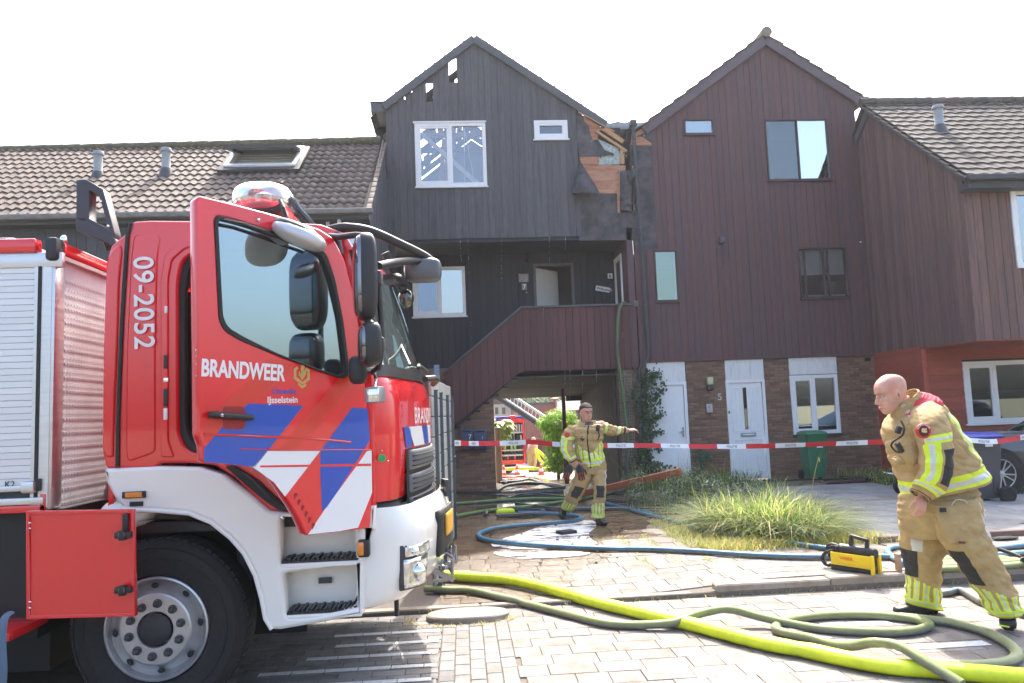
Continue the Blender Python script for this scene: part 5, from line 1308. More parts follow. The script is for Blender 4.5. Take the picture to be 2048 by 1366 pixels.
B().bbox(P3(757, 676, 4.13).x, P3(769, 676, 4.13).x, 4.1, 4.2, P3(750, 700, 4.13).z, P3(750, 675, 4.13).z).build('mirror_clamp', M_plas2, mr, bevel=.01)
B().tube([P3(660, 472, 4.42), P3(680, 474, 4.3), P3(712, 470, 4.2), P3(738, 472, 4.18)], .018, 10).build('mirror_arm', M_plas, mr, smooth=True)
B().tube([P3(675, 470, 4.45), P3(672, 480, 4.42), P3(678, 510, 4.42)], .03, 10).build('mirror_hinge', M_plas, mr, smooth=True)
B().tube([P3(757, 560, 4.2), P3(762, 640, 4.2), P3(762, 700, 4.2), P3(758, 735, 4.25), P3(745, 745, 4.35)], .016, 10).build('mirror_stem', M_plas, mr, smooth=True)
B().tube([P3(705, 500, 4.45), P3(720, 560, 4.46), P3(735, 640, 4.46), P3(745, 740, 4.46)], .020, 8).build('pillar_trim', M_plas, mr, smooth=True)
fl_ = B().ell(P3(716, 740, 4.3), (.05, .05, .078), 20, e=.6).build('small_mirror', M_plas, mr, smooth=60)
B().tube([P3(720, 745, 4.3), P3(745, 740, 4.4)], .02, 8).build('mirror_arm', M_plas, mr, smooth=True)
# big arm reaching forward to the front mirror
arm = crom([P3(655, 462, 4.55), P3(690, 455, 4.55), P3(740, 462, 4.6), P3(800, 488, 4.7), P3(845, 510, 4.8), P3(862, 522, 4.85)], 5)
B().tube(arm, [.03]*6+[.028]*(len(arm)-6), 12).build('front_mirror_arm', M_plas, mr, smooth=True)
B().tube(crom([P3(757, 532, 4.4), P3(790, 525, 4.6), P3(830, 522, 4.75), P3(858, 523, 4.85)], 4), .024, 12).build('front_mirror_arm', M_plas, mr, smooth=True)
fm = B().ell(P3(846, 541, 4.85), (.118, .09, .075), 28, e=.55).build('front_mirror', mat('grey mirror shell', (.10, .11, .12), .35), mr, smooth=60)
B().bbox(P3(838, 520, 4.85).x, P3(856, 520, 4.85).x, 4.8, 4.9, P3(838, 538, 4.85).z, P3(838, 518, 4.85).z).build('mirror_knuckle', M_plas, fm, bevel=.01)
# visor, wiper motor and camera hanging before the windscreen
B().beam(P3(770, 505, 4.75), P3(815, 600, 4.85), .03, .05).build('visor_bracket', M_plas, mr, bevel=.005)
B().ell(P3(800, 560, 4.8), (.06, .09, .03), 16, rot=Matrix.Rotation(.6, 3, 'Y')).build('visor_mirror', M_plas, mr, smooth=True)
B().ell(P3(812, 597, 4.85), (.05, .07, .06), 16).build('visor_bowl', glassmat('smoked visor', (.5, .5, .48), .2, .4), mr, smooth=True)
B().bbox(P3(765, 555, 4.8).x, P3(795, 555, 4.8).x, 4.75, 4.95, P3(765, 562, 4.8).z, P3(765, 552, 4.8).z).build('visor_bracket', M_plas, mr)
# work lamp hanging under the mirrors
wl_ = B().box(P3(750, 790, 4.2), (.085, .09, .085), Matrix.Rotation(-.35, 3, 'Z') @ Matrix.Rotation(-.1, 3, 'Y')).build('work_lamp', mat('grey lamp body', (.30, .31, .31), .4, .5), mr, bevel=.010)
B().box(P3(746, 791, 4.145), (.07, .01, .07), Matrix.Rotation(-.35, 3, 'Z')).build('work_lamp_glass', M_lens, wl_, bevel=.004)
B().tube([P3(750, 775, 4.2), P3(752, 760, 4.25), P3(750, 745, 4.4)], .010, 8).build('lamp_stem', M_chrome, mr)

# ---- roof equipment ------------------------------------------------------------
lb = empty('light_bar', (0, 0, 0)); lb.parent = ft; lb.location = -ft.location
a_, b3 = P3(512, 386, 4.75), P3(512, 386, 4.75)+Vector((0, 1.7, 0))
w = .188; V = []
def lbl(cy, prof): return cy
rings = []
for y, k in ((0, .25), (.02, .6), (.06, .85), (.14, 1), (.35, 1), (1.3, 1), (1.5, .9), (1.6, .6), (1.64, .2)):
    rings.append([(a_.x+w*k*math.copysign(abs(math.cos(t*math.pi/14))**.75, math.cos(t*math.pi/14)), a_.y+y, a_.z+0.108*k*math.copysign(abs(math.sin(t*math.pi/14))**.8, math.sin(t*math.pi/14))) for t in range(28)])
G_dome = glassmat('clear ribbed dome', (.9, .92, .95), .32, .75, body=(.5, .5, .55), rough=.12)
loft('dome', rings, G_dome, lb, closed=True)
B().bbox(a_.x-.12, a_.x+.14, a_.y+.05, a_.y+1.6, a_.z-.11, a_.z-.04).build('light_bar_base', M_plas, lb, bevel=.01)
for y in (.2, .5, .9, 1.3): B().lathe([(.05, -.04), (.06, .04), (.02, .06)], (a_.x, a_.y+y, a_.z), 'z', 14).build('flasher', M_chrome, lb, smooth=True)
B().bbox(a_.x-.05, a_.x+.07, a_.y+.2, a_.y+.3, zr0-.01, a_.z-.10).build('light_bar_foot', M_plas2, lb)
B().tube([P3(575, 440, 4.7), P3(567, 415, 4.7), P3(560, 400, 4.75)], .01, 8).build('cable', M_plas, lb)
# dark bracket behind the cab
br = B(); Yb = 4.75
quad = lambda pts, th: plate('frame_bracket', [T(a, b, Yb) for a, b in pts], [], FRONT(Yb), th, M_plas2, ft, bevel=.008)
fb = plate('mast_bracket', TP([(152, 360), (172, 358), (206, 378), (228, 462), (232, 484), (170, 448), (170, 438), (152, 438)], Yb), [TP([(178, 380), (198, 392), (217, 458), (178, 437)], Yb)], FRONT(Yb), .10, mat('slate powder coat', (.045, .05, .06), .5), ft, bevel=.006)
plate('mast_bracket_foot', TP([(152, 439), (170, 441), (232, 478), (232, 500), (216, 488), (152, 460)], Yb), [], FRONT(Yb-.01), .16, mat('slate powder coat', (.045, .05, .06), .5), ft, bevel=.008)
for a, b in ((201, 403), (216, 452)): p = P3(a, b, Yb-.005); B().ell(p, (.01, .006, .01)).build('bolt', M_chrome, ft)
B().tube([P3(215, 480, 4.78), P3(222, 500, 4.8)], .03, 8).build('bracket_strut', M_plas, ft)

# ---- equipment body with roller shutter ------------------------------------------
XB = T(109, 700)[0]; zb = T(109, 1020)[1]; zT = T(90, 505)[1]; zR = T(90, 478)[1]
bx = empty('equipment_body', (0, 0, 0)); bx.parent = ft; bx.location = -ft.location
B().bbox(XB-.12, XB, TY, TY+.12, zb, zT).build('corner_post', M_alu, bx, bevel=.02)
def tread_mat():
    m = mat('diamond tread plate', (.58, .60, .62), .6, 0, var=.1, vscale=5)
    n = m.node_tree.nodes; l = m.node_tree.links; b = n['Principled BSDF']
    return m
fp = B().bbox(XB-.06, XB-.015, TY+.12, YF, zb-.02, zT).build('body_front_wall', tread_mat(), bx)
dd = B(); k = 0                                           # raised lozenges of the tread plate
y = TY+.15
while y < TY+1.2:
    z = zb+.02
    while z < zT-.12:
        dd.box((XB-.013, y, z), (.0022, .026, .007), Matrix.Rotation(.8 if k % 2 else -.8, 3, 'X')); z += .040; k += 1
    y += .034; k += 1
o = dd.build('tread_lozenges', tread_mat(), bx); o['kind'] = 'stuff'
B().bbox(-5.9, XB-.06, TY+.04, YF, zb, zT).build('body_core', M_plas2, bx)
B().bbox(XB-.115, XB-.02, TY-.004, TY, zb+.02, zT-.02).build('corner_face', M_alu, bx)
xs0 = T(80, 700)[0]
B().bbox(xs0-.015, xs0+.005, TY-.008, TY+.02, zb+.05, zT-.08).build('shutter_rail', M_seal, bx)
B().bbox(-5.9, xs0+.12-.005, TY-.006, TY+.03, zT-.085, zT).build('shutter_box', M_alu, bx, bevel=.004)
z = T(40, 978)[1]+.02; k = 0
while z < zT-.1:
    B().bbox(-5.9, xs0-.015, TY+.006+.0, TY+.03, z, z+.0352).build('shutter_slat', M_alu2, bx, bevel=.0022, seg=1); z += .036; k += 1
B().bbox(-5.9, xs0-.02, TY-.004, TY+.02, T(40, 978)[1]-.015, T(40, 978)[1]+.02).build('shutter_bar', M_alu, bx, bevel=.006)
p = T(50, 962); q = T(76, 985); lk = B().bbox(p[0], q[0], TY-.05, TY, q[1], p[1]).build('shutter_lock', M_alu, bx, bevel=.012); B().bbox(q[0]-.01, q[0]+.02, TY-.02, TY+.01, q[1]+.01, p[1]+.01).build('lock_catch', M_plas, bx)
p = T(9, 975); text('locker_label', 'K2', .048, MT @ Matrix.Translation((p[0], p[1], 0)), M_ink, bx, off=.002)
B().bbox(-5.9, XB-.04, TY-.012, TY+.05, T(40, 1010)[1], T(40, 996)[1]).build('sill_rail', M_alu, bx, bevel=.004)
B().bbox(-5.9, XB-.03, TY-.010, TY+.06, T(40, 1026)[1], T(40, 1011)[1]).build('red_rail', M_red, bx, bevel=.004)
B().bbox(XB-.06, XB-.03, TY-.010, TY+.06, T(40, 1024)[1], T(40, 990)[1]).build('red_rail', M_red, bx, bevel=.004)
# roof edge: red band, black corner, white goods on top
B().bbox(-5.9, XB-.10, TY-.03, TY+.05, zT, zR).build('roof_band', M_red, bx, bevel=.012)
B().bbox(XB-.05, XB+.02, TY+.06, YF, zT-.005, zR-.01).build('roof_band', M_red, bx, bevel=.012)
B().bbox(XB-.06, XB+.012, TY+.06, YF, zT-.03, zT-.008).build('gutter_strip', M_alu, bx)
B().bbox(XB-.05, XB+.02, TY-.035, TY+.06, zT-.05, zR+.006).build('corner_cap', M_plas, bx, bevel=.02)
p = P3(0, 450, 4.9); q = P3(70, 474, 4.9); B().bbox(-3.6, q.x-.1, 4.85, 5.3, zR, zR+.10).build('roof_box', M_fwhite, bx, bevel=.01); B().bbox(q.x-.22, q.x-.14, 4.83, 4.86, zR+.03, zR+.09).build('roof_box_handle', M_plas, bx)
B().ell((T(106, 474)[0], 4.62, zR+.02), (.022, .022, .03)).build('marker_lamp', M_chrome, bx, smooth=True)
# lower locker with its door swung out
lY = 4.22
MLk = FRONT(lY)
lp = TP([(54, 1022), (268, 1019), (272, 1232), (54, 1238)], lY)
ld = plate('locker_door', lp, [], MLk, .03, M_red, bx, bevel=.006)
plate('locker_door_rim', lp, [TP([(61, 1029), (262, 1026), (265, 1225), (61, 1230)], lY)], MLk, .01, M_red, ld, off=.010, bevel=.003)
for a, b in ((60, 1046), (60, 1057), (60, 1204), (60, 1216)): p = at(a, b, Y=lY-.012); B().ell(p, (.008, .004, .005)).build('hinge_rivet', M_chrome, ld)
for b in (1070, 1180):
    p = at(247, b, Y=lY-.02); k_ = B(); k_.box(p, (.085, .03, .03)); k_.box(p+Vector((.0, -.01, .0)), (.03, .04, .05)); k_.build('latch', M_plas, ld, bevel=.004)
    B().box(p+Vector((0, -.018, .005)), (.03, .02, .02)).build('latch_pin', M_chrome, ld)
p = at(251, 1045, Y=lY-.02); B().box(p, (.028, .02, .09)).build('latch_lever', M_plas, ld, bevel=.004)
B().bbox(T(20, 1100)[0]-.3, XB+.05, TY+.06, TY+.55, .58, zb).build('locker_interior', M_seal, bx)
B().bbox(-5.9, T(78, 1240)[0], lY+.0, TY+.1, T(40, 1256)[1], T(40, 1240)[1]).build('lower_rail', M_red, bx, bevel=.004)
B().tube(crom([P3(22, 1225, 4.2), P3(8, 1240, 4.15), P3(4, 1290, 4.12), P3(6, 1340, 4.1), P3(2, 1400, 4.1)], 5), .022, 8, flat=.4).build('hanging_strap', mat('blue grey webbing', (.10, .14, .20), .8), bx, smooth=True)
# rear fender cap seen over the locker
B().ell((T(238, 1022)[0], TY+.14, T(238, 1030)[1]), (.16, .12, .09), 20).build('mudguard_cap', M_fwhite, ft, smooth=True)
# ================================================================ people
def skin_mat(name, col):
    m = mat(name, col, .55, var=.16, vscale=28, bump=.25, bscale=160, col2=(col[0]*1.05, col[1]*.72, col[2]*.66), c2scale=14, c2amt=.42)
    b = m.node_tree.nodes['Principled BSDF']; b.inputs['Subsurface Weight'].default_value = .12; b.inputs['Subsurface Radius'].default_value = (.012, .005, .003)
    return m
M_skin = skin_mat('fair skin', (.56, .33, .25))
M_tan = mat('tan turnout cloth', (.42, .295, .13), .85, var=.12, vscale=18, bump=.9, bscale=22, col2=(.33, .225, .10), c2scale=5, c2amt=.42)
M_hi = mat('fluorescent yellow tape', (.62, .80, .03), .6, var=.06, vscale=60)
M_sil = mat('silver reflective tape', (.55, .57, .56), .35, .2, var=.1, vscale=90)
M_pad = mat('black knee and elbow patch', (.022, .022, .024), .75, bump=.4, bscale=60)
M_badge = mat('red badge', (.55, .03, .02), .6)
M_collar = mat('red collar cloth', (.60, .04, .07), .8, var=.1, vscale=12, bump=.3)
M_palegrey = mat('pale grey cloth patch', (.55, .54, .52), .7, var=.08)
M_boot = mat('black boot leather', (.015, .015, .016), .45, bump=.3, bscale=60)
M_hair = mat('brown cropped hair', (.055, .038, .026), .8, var=.4, vscale=120, bump=1, bscale=200)
CL = [M_tan, M_hi, M_sil, M_pad, M_badge, M_palegrey, M_gutter]

def garment(name, rings, pattern, parent, nu=96, sub=9, fold=.010, seed=0, e=.92, mats=None, hemfold=0, thick=.006, cyc=7):
    """rings: (centre, half-width vector, half-depth vector); u=0 at +a, .25 at +b"""
    cs = crom([r[0] for r in rings], sub); as_ = crom([r[1] for r in rings], sub); bs = crom([r[2] for r in rings], sub)
    V = []; n = len(cs)
    sg = lambda v: math.copysign(abs(v)**e, v)
    for i in range(n):
        t = i/(n-1)
        for j in range(nu):
            th = 2*math.pi*j/nu
            d = as_[i]*sg(math.cos(th))+bs[i]*sg(math.sin(th)); p = cs[i]+d; dn = d.normalized()
            f = noise.noise(Vector((p.x*5+seed, p.y*5, p.z*9)))*.9+.6*noise.noise(Vector((p.x*14, p.y*14+seed, p.z*26)))-.9*max(0, 1-abs(noise.noise(Vector((p.x*6+seed, p.y*6, p.z*13+p.x*5))))*7)
            f += .5*math.sin(t*cyc*6.28+2.5*math.sin(th+seed)+3*noise.noise(p*3))
            V.append(p+dn*f*fold)
    Fc = []; mi = []
    for i in range(n-1):
        for j in range(nu):
            Fc.append((i*nu+j, i*nu+(j+1) % nu, (i+1)*nu+(j+1) % nu, (i+1)*nu+j))
            mi.append(pattern((j+.5)/nu, (i+.5)/(n-1)))
    o = mesh(name, V, Fc, parent, mats or CL, mi, smooth=True)
    if thick: md = o.modifiers.new('thick', 'SOLIDIFY'); md.thickness = thick; md.offset = -1
    return o
def RG(L, Rp, Y, d, Yb=None, tilt=0):
    a = at(*L, Y=Y); b = at(*Rp, Y=Y if Yb is None else Yb)
    return ((a+b)/2, (b-a)/2, Vector((0, -d, tilt)))
def band(x, lo, hi):
    t = (x-lo)/(hi-lo)
    return 0 if t < 0 or t > 1 else (2 if .33 < t < .67 else 1)
def wrapin(u, lo, hi):
    u = u % 1; return lo <= u <= hi if lo <= hi else (u >= lo or u <= hi)

def head_mesh(b, c, fwd, up, s=1.0, nose=1.0):
    """c: centre of the chin-crown axis base (chin level)"""
    fwd = fwd.normalized(); up = (up-fwd*up.dot(fwd)).normalized(); sd = up.cross(fwd)
    tab = [(0.0, .052, .005, .018), (.03, .074, -.004, .030), (.09, .083, -.018, .042), (.15, .079, -.035, .050), (.19, .088, -.045, .054), (.225, .083, -.052, .057), (.25, .087, -.056, .059), (.30, .085, -.068, .063),
           (.38, .084, -.082, .067), (.46, .080, -.092, .071), (.52, .079, -.097, .073), (.575, .089, -.101, .074), (.64, .090, -.104, .076), (.74, .085, -.104, .076), (.84, .070, -.094, .070), (.92, .046, -.074, .055), (.97, .024, -.046, .036), (1.0, .002, -.016, .006)]
    H = .245*s; rings = []; N = 40
    tt = crom([Vector((t[0], t[1], t[2])) for t in tab], 4); ww = crom([Vector((t[0], t[3], 0)) for t in tab], 4)
    V = []
    for q, w in zip(tt, ww):
        z, f, bk = q; hw = w[1]
        cx = (f+bk)/2*s; hx = (f-bk)/2*s
        for j in range(N):
            th = 2*math.pi*j/N; cc, ss = math.cos(th), math.sin(th)
            x = cx+hx*math.copysign(abs(cc)**.85, cc); y = hw*s*math.copysign(abs(ss)**.85, ss)
            # eye sockets
            g = math.exp(-((z-.50)/.045)**2-((abs(y)/s-.032)/.020)**2) if cc > 0 else 0
            x -= .010*s*g
            g2 = math.exp(-((z-.40)/.07)**2-((abs(y)/s-.045)/.02)**2) if cc > 0 else 0
            x += .004*s*g2
            V.append(c+fwd*x+sd*y+up*(z*H))
    k = len(tt); Fc = [(i*N+j, i*N+(j+1) % N, (i+1)*N+(j+1) % N, (i+1)*N+j) for i in range(k-1) for j in range(N)]
    Fc += [tuple(reversed(range(N))), tuple((k-1)*N+j for j in range(N))]
    b.add(V, Fc)
    M3 = Matrix((fwd, sd, up)).transposed()
    P = lambda x, y, z: c+fwd*(x*s)+sd*(y*s)+up*(z*H)
    b.tube([P(.080, 0, .53), P(.092, 0, .45), P(.103*nose, 0, .38), P(.108*nose, 0, .345), P(.09, 0, .315)], [.007*s, .009*s, .012*s, .013*s, .008*s], 10)
    for y in (-1, 1):
        b.ell(P(.092, .011*y, .335), (.012*s, .008*s, .008*s), 10, rot=M3)
        b.ell(P(-.008, .077*y, .44), (.017*s, .007*s, .034*s), 14, rot=M3 @ Matrix.Rotation(.15, 3, 'Y') @ Matrix.Rotation(-.35*y, 3, 'Z'))
        b.ell(P(-.012, .083*y, .465), (.014*s, .006*s, .022*s), 12, rot=M3 @ Matrix.Rotation(-.35*y, 3, 'Z'))
    b.ell(P(.086, 0, .205), (.010*s, .024*s, .008*s), 12, rot=M3); b.ell(P(.084, 0, .175), (.010*s, .022*s, .009*s), 12, rot=M3)
    return P, M3
def hand(b, w, d, nrm, side=1, curl=.5, s=1.0, spread=.1):
    """w wrist, d pointing direction, nrm back of the hand"""
    d = d.normalized(); nrm = (nrm-d*nrm.dot(d)).normalized(); x = d.cross(nrm)*side
    M3 = Matrix((x, d, nrm)).transposed()
    b.ell(w+d*.052*s, (.042*s, .055*s, .017*s), 16, rot=M3, e=.8)
    for k, (ox, L) in enumerate(((-.032, .066), (-.011, .078), (.011, .076), (.031, .060))):
        p = w+d*(.092*s)+x*(ox*s); dd = (d+x*(ox*spread*20)).normalized(); a = 0; r = .0092*s; pts = [p-d*.03*s, p]; rs = [r, r]
        for f in (.45, .32, .23):
            a += curl; v = dd*math.cos(a)-nrm*math.sin(a); p = p+v*(L*s*f); pts.append(p); rs.append(r*(1-.12*len(pts)/3))
        b.tube(pts, rs, 8); b.ell(pts[-1], (rs[-1],)*3, 8)
    p = w+d*.03*s-x*.036*s; v1 = (d*.7-x*.8-nrm*.3).normalized(); v2 = (d*.95-x*.2-nrm*.45).normalized()
    b.tube([w+d*.02*s, p, p+v1*.034*s, p+v1*.034*s+v2*.030*s, p+v1*.034*s+v2*.052*s], [.012*s, .013*s, .0115*s, .0105*s, .009*s], 8)
def remeshed(name, b, m, parent, vox=.006, it=2):
    o = b.build(name, m, parent)
    md = o.modifiers.new('r', 'REMESH'); md.mode = 'VOXEL'; md.voxel_size = vox; md.use_smooth_shade = True
    sm = o.modifiers.new('s', 'SMOOTH'); sm.iterations = it; sm.factor = .5
    dg = bpy.context.evaluated_depsgraph_get(); me = bpy.data.meshes.new_from_object(o.evaluated_get(dg))
    o.modifiers.clear(); old = o.data; o.data = me; bpy.data.meshes.remove(old); me.name = name
    if not me.materials: me.materials.append(m)
    return o
def boot(b, heel, toe, top, h=.13, w=.052):
    """heel, toe on the sole; top = ankle point"""
    d = (toe-heel).normalized(); L = (toe-heel).length; upv = (top-heel); upv = (upv-d*upv.dot(d)).normalized(); s = d.cross(upv); M3 = Matrix((d, s, upv)).transposed()
    c = heel+d*L*.5
    prof = [(.0, .040, .00, .085), (.12, .044, 0, .10), (.3, .040, 0, .105), (.5, .043, 0, .080), (.68, .050, 0, .062), (.85, .050, 0, .055), (.96, .036, .004, .046), (1.0, .018, .010, .03)]
    V = []; N = 20
    for t, hw, z0, z1 in prof:
        for j in range(N):
            th = 2*math.pi*j/N
            V.append(heel+d*(L*t)+s*(hw*w/.05*math.copysign(abs(math.cos(th))**.6, math.cos(th)))+upv*((z0+z1)/2+(z1-z0)/2*math.copysign(abs(math.sin(th))**.6, math.sin(th))))
    Fc = [(i*N+j, i*N+(j+1) % N, (i+1)*N+(j+1) % N, (i+1)*N+j) for i in range(len(prof)-1) for j in range(N)]
    Fc += [tuple(reversed(range(N))), tuple((len(prof)-1)*N+j for j in range(N))]
    b.add(V, Fc)
    b.tube([heel+d*L*.22+upv*.05, top+upv*.02, top+upv*.12], [.055, .058, .062], 18)
    # lugged sole
    for k in range(9): b.box(heel+d*(L*(.06+.105*k))+upv*(-.004), (L*.06, .088 if k not in (0, 8) else .06, .022), M3)

# ---------------------------------------------------------------- right firefighter
def fY(a, b, Y): return at(a, b, Y=Y)
fr = empty('person', (3.45, 5.5, 0), 'bald firefighter in tan turnout gear with red collar striding left in the right foreground', 'person', 'firefighters at the scene')
b = B()
fwd = Vector((-.97, .06, -.20)); up = Vector((-.20, 0, .97))
chin = fY(1788, 824, 5.48)
P, M3 = head_mesh(b, chin+Vector((.014, 0, -.004)), fwd, up, 1.15, .97)
b.tube([fY(1800, 800, 5.48), fY(1812, 818, 5.48), fY(1826, 845, 5.5)], [.066, .070, .09], 20)
b.ell(P(-.03, 0, .30), (.075, .066, .07), 18)
# trunk and limbs inside the clothes
b.tube([fY(1826, 845, 5.5), fY(1838, 890, 5.5), fY(1870, 950, 5.48), fY(1890, 1000, 5.45)], [.11, .15, .16, .14], 20)
b.tube([fY(1852, 840, 5.25), fY(1872, 930, 5.15), fY(1845, 985, 5.26), fY(1838, 1000, 5.28)], [.06, .05, .036, .03], 14)
b.tube([fY(1826, 845, 5.5), fY(1852, 840, 5.25)], [.08, .06], 14)
b.tube([fY(1826, 845, 5.5), fY(1835, 845, 5.72), fY(1852, 925, 5.80), fY(1822, 975, 5.62)], [.08, .06, .05, .03], 14)
b.tube([fY(1890, 1000, 5.45), fY(1905, 1010, 5.36), fY(1950, 1110, 5.27), fY(2010, 1215, 5.27)], [.12, .10, .07, .045], 16)
b.tube([fY(1890, 1000, 5.45), fY(1862, 1010, 5.55), fY(1846, 1110, 5.62), fY(1845, 1208, 5.76)], [.12, .10, .07, .045], 16)
hand(b, fY(1845, 994, 5.22), Vector((-.22, -.02, -1)), Vector((.15, -1, 0)), -1, .5, .98)
hand(b, fY(1819, 978, 5.55), Vector((.05, -.35, -1)), Vector((-.8, -.4, 0)), 1, .6, 1.0)
body = remeshed('body', b, M_skin, fr, .0055)
# face: brows, eyes, mouth line, stubble shadow is left to the skin
for y in (-1, 1):
    e_ = B(); e_.ell(P(.072, .031*y, .495), (.013, .014, .008), 14, rot=M3); e_.build('eye', mat('eye white', (.5, .46, .42), .3), fr, smooth=True)
    i_ = B(); i_.ell(P(.0805, .031*y, .495), (.006, .0055, .0055), 10, rot=M3); i_.build('iris', mat('dark iris', (.03, .025, .02), .3), fr, smooth=True)
    br_ = B(); br_.tube([P(.090, .012*y, .562), P(.090, .030*y, .58), P(.078, .052*y, .562)], [.003, .0042, .002], 6); br_.build('eyebrow', mat('sandy brow', (.22, .13, .08), .9), fr)
    el_ = B(); el_.ell(P(-.004, .088*y, .45), (.007, .0025, .014), 10, rot=M3); el_.build('ear_hollow_shade', mat('ear shade', (.30, .12, .09), .7), fr)  # raised dab, the shade of the ear hollow put into its colour
B().tube([P(.089, -.022, .19), P(.0965, 0, .192), P(.089, .022, .19)], .0018, 6).build('mouth_line', mat('lip crease', (.22, .06, .05), .7), fr)
# trousers: pelvis and two legs
def tr_pat(kneeu, cuff=.86, pale=None):
    def f(u, t):
        if t > .975: return 0
        if t > .90: return band(t, .90, .975)
        lim = .72+.06*math.sin(u*6.28*1.0+1)
        if lim < t <= .90 and (u*11) % 1 < .66: return band((u*11) % 1, 0, .66)
        if kneeu and wrapin(u, *kneeu) and .40 < t < .66: return 3
        if pale and wrapin(u, *pale) and .05 < t < .40: return 5
        return 0
    return f
near = [RG((1848, 1002), (1948, 992), 5.33, .14), RG((1858, 1030), (1953, 1018), 5.32, .155), RG((1870, 1062), (1962, 1048), 5.30, .15), RG((1890, 1094), (1976, 1078), 5.28, .135), RG((1914, 1126), (1992, 1108), 5.27, .12), RG((1936, 1158), (2010, 1144), 5.27, .115), RG((1958, 1188), (2027, 1180), 5.27, .115), RG((1972, 1212), (2034, 1204), 5.27, .115), RG((1986, 1234), (2040, 1222), 5.27, .11)]
farl = [RG((1806, 996), (1925, 1000), 5.56, .14), RG((1804, 1040), (1908, 1046), 5.58, .155), RG((1804, 1080), (1890, 1086), 5.60, .15), RG((1810, 1118), (1881, 1122), 5.63, .135), RG((1815, 1150), (1877, 1152), 5.67, .12), RG((1814, 1180), (1877, 1186), 5.72, .12), RG((1811, 1206), (1879, 1218), 5.77, .115)]
t1 = garment('trouser_leg', near, tr_pat((.36, .53), pale=(.04, .13)), fr, fold=.010, seed=3)
t2 = garment('trouser_leg', farl, tr_pat((.38, .62), pale=(.33, .42)), fr, fold=.010, seed=8)
pel = [RG((1822, 965), (1944, 965), 5.46, .15), RG((1808, 990), (1949, 985), 5.46, .22), RG((1804, 1020), (1953, 1012), 5.46, .245), RG((1806, 1045), (1956, 1035), 5.46, .22), RG((1822, 1078), (1950, 1060), 5.45, .14)]
garment('trouser_seat', pel, lambda u, t: 5 if (.05 < u < .12 and t > .5) else 0, fr, fold=.010, seed=5, sub=7)
# side pocket flap with its dark tab
pk = B(); cpt = fY(1890, 1040, 5.20)
garment('cargo_pocket', [RG((1866, 1012), (1928, 1008), 5.22, .03), RG((1880, 1052), (1940, 1042), 5.19, .035), RG((1898, 1088), (1956, 1078), 5.18, .02)], lambda u, t: 5 if (t < .75 and wrapin(u, .0, .12)) else 0, fr, fold=.006, seed=4, nu=40)
B().box(fY(1886, 1020, 5.165), (.045, .012, .03)).build('pocket_tab', M_pad, fr, bevel=.003)
B().box(fY(1924, 1085, 5.14), (.045, .006, .014), Matrix.Rotation(.1, 3, 'Y')).build('brand_tag', mat('maroon tag', (.15, .03, .03), .7), fr)
B().tube(crom([fY(1902, 1013, 5.2), fY(1912, 1000, 5.18), fY(1930, 1002, 5.18), fY(1934, 1012, 5.2)], 5), .008, 8, flat=.5).build('belt_loop', M_palegrey, fr, smooth=True)
# jacket
def jk_pat(u, t):
    if t < .015: return 0
    if t < .135: return band(t, .025, .125)
    dd = u-.085-.05*t
    if .135 <= t < .55 and 0 < dd < .055: return band(dd, 0, .055)
    dd = u-.0-.02*t
    if .135 <= t < .6 and abs(dd) < .02: return 1
    if wrapin(u, .33, .365) and t > .35: return 5
    if wrapin(u, .37, .46) and .0 < t < .0: return 1
    return 0
jk = [RG((1815, 996), (1968, 955), 5.44, .245), RG((1807, 962), (1952, 926), 5.44, .26), RG((1794, 926), (1932, 895), 5.46, .27), RG((1784, 893), (1910, 864), 5.47, .27), RG((1778, 864), (1888, 832), 5.48, .265), RG((1781, 848), (1866, 806), 5.48, .225), RG((1788, 836), (1846, 796), 5.49, .15), RG((1790, 826), (1834, 790), 5.48, .105), RG((1784, 818), (1830, 784), 5.48, .098)]
jo_ = garment('jacket', jk, jk_pat, fr, fold=.010, seed=12, nu=150, sub=14)
# sleeves
def sl_pat(u, t):
    if .30 < t < .36 and u < .42: return band(t, .30, .36)
    if .36 <= t < .74 and .26 < u < .46: return band(u, .27, .45)
    if .42 < t < .70 and .07 < u < .25: return 3
    if .74 < t < .83: return band(t, .74, .83)
    if .93 < t < .96: return 3
    return 0
sn = [RG((1836, 808), (1858, 800), 5.36, .05), RG((1824, 832), (1880, 816), 5.26, .10), RG((1829, 860), (1894, 848), 5.18, .105), RG((1838, 892), (1902, 882), 5.14, .10), RG((1843, 922), (1902, 920), 5.12, .095), RG((1842, 944), (1898, 958), 5.12, .09), RG((1832, 958), (1884, 986), 5.14, .088), RG((1826, 972), (1862, 998), 5.19, .072), RG((1822, 980), (1856, 1003), 5.21, .068)]
garment('sleeve', sn, sl_pat, fr, fold=.008, seed=21, sub=12)
sf = [RG((1806, 836), (1850, 824), 5.66, .05), RG((1800, 852), (1860, 852), 5.74, .095), RG((1803, 885), (1866, 890), 5.80, .09), RG((1806, 920), (1862, 930), 5.80, .085), RG((1803, 945), (1850, 960), 5.74, .08), RG((1802, 962), (1838, 975), 5.64, .07), RG((1804, 976), (1834, 988), 5.57, .062)]
garment('sleeve', sf, lambda u, t: band(t, .78, .93) if .78 < t < .93 else 0, fr, fold=.010, seed=23, sub=9)
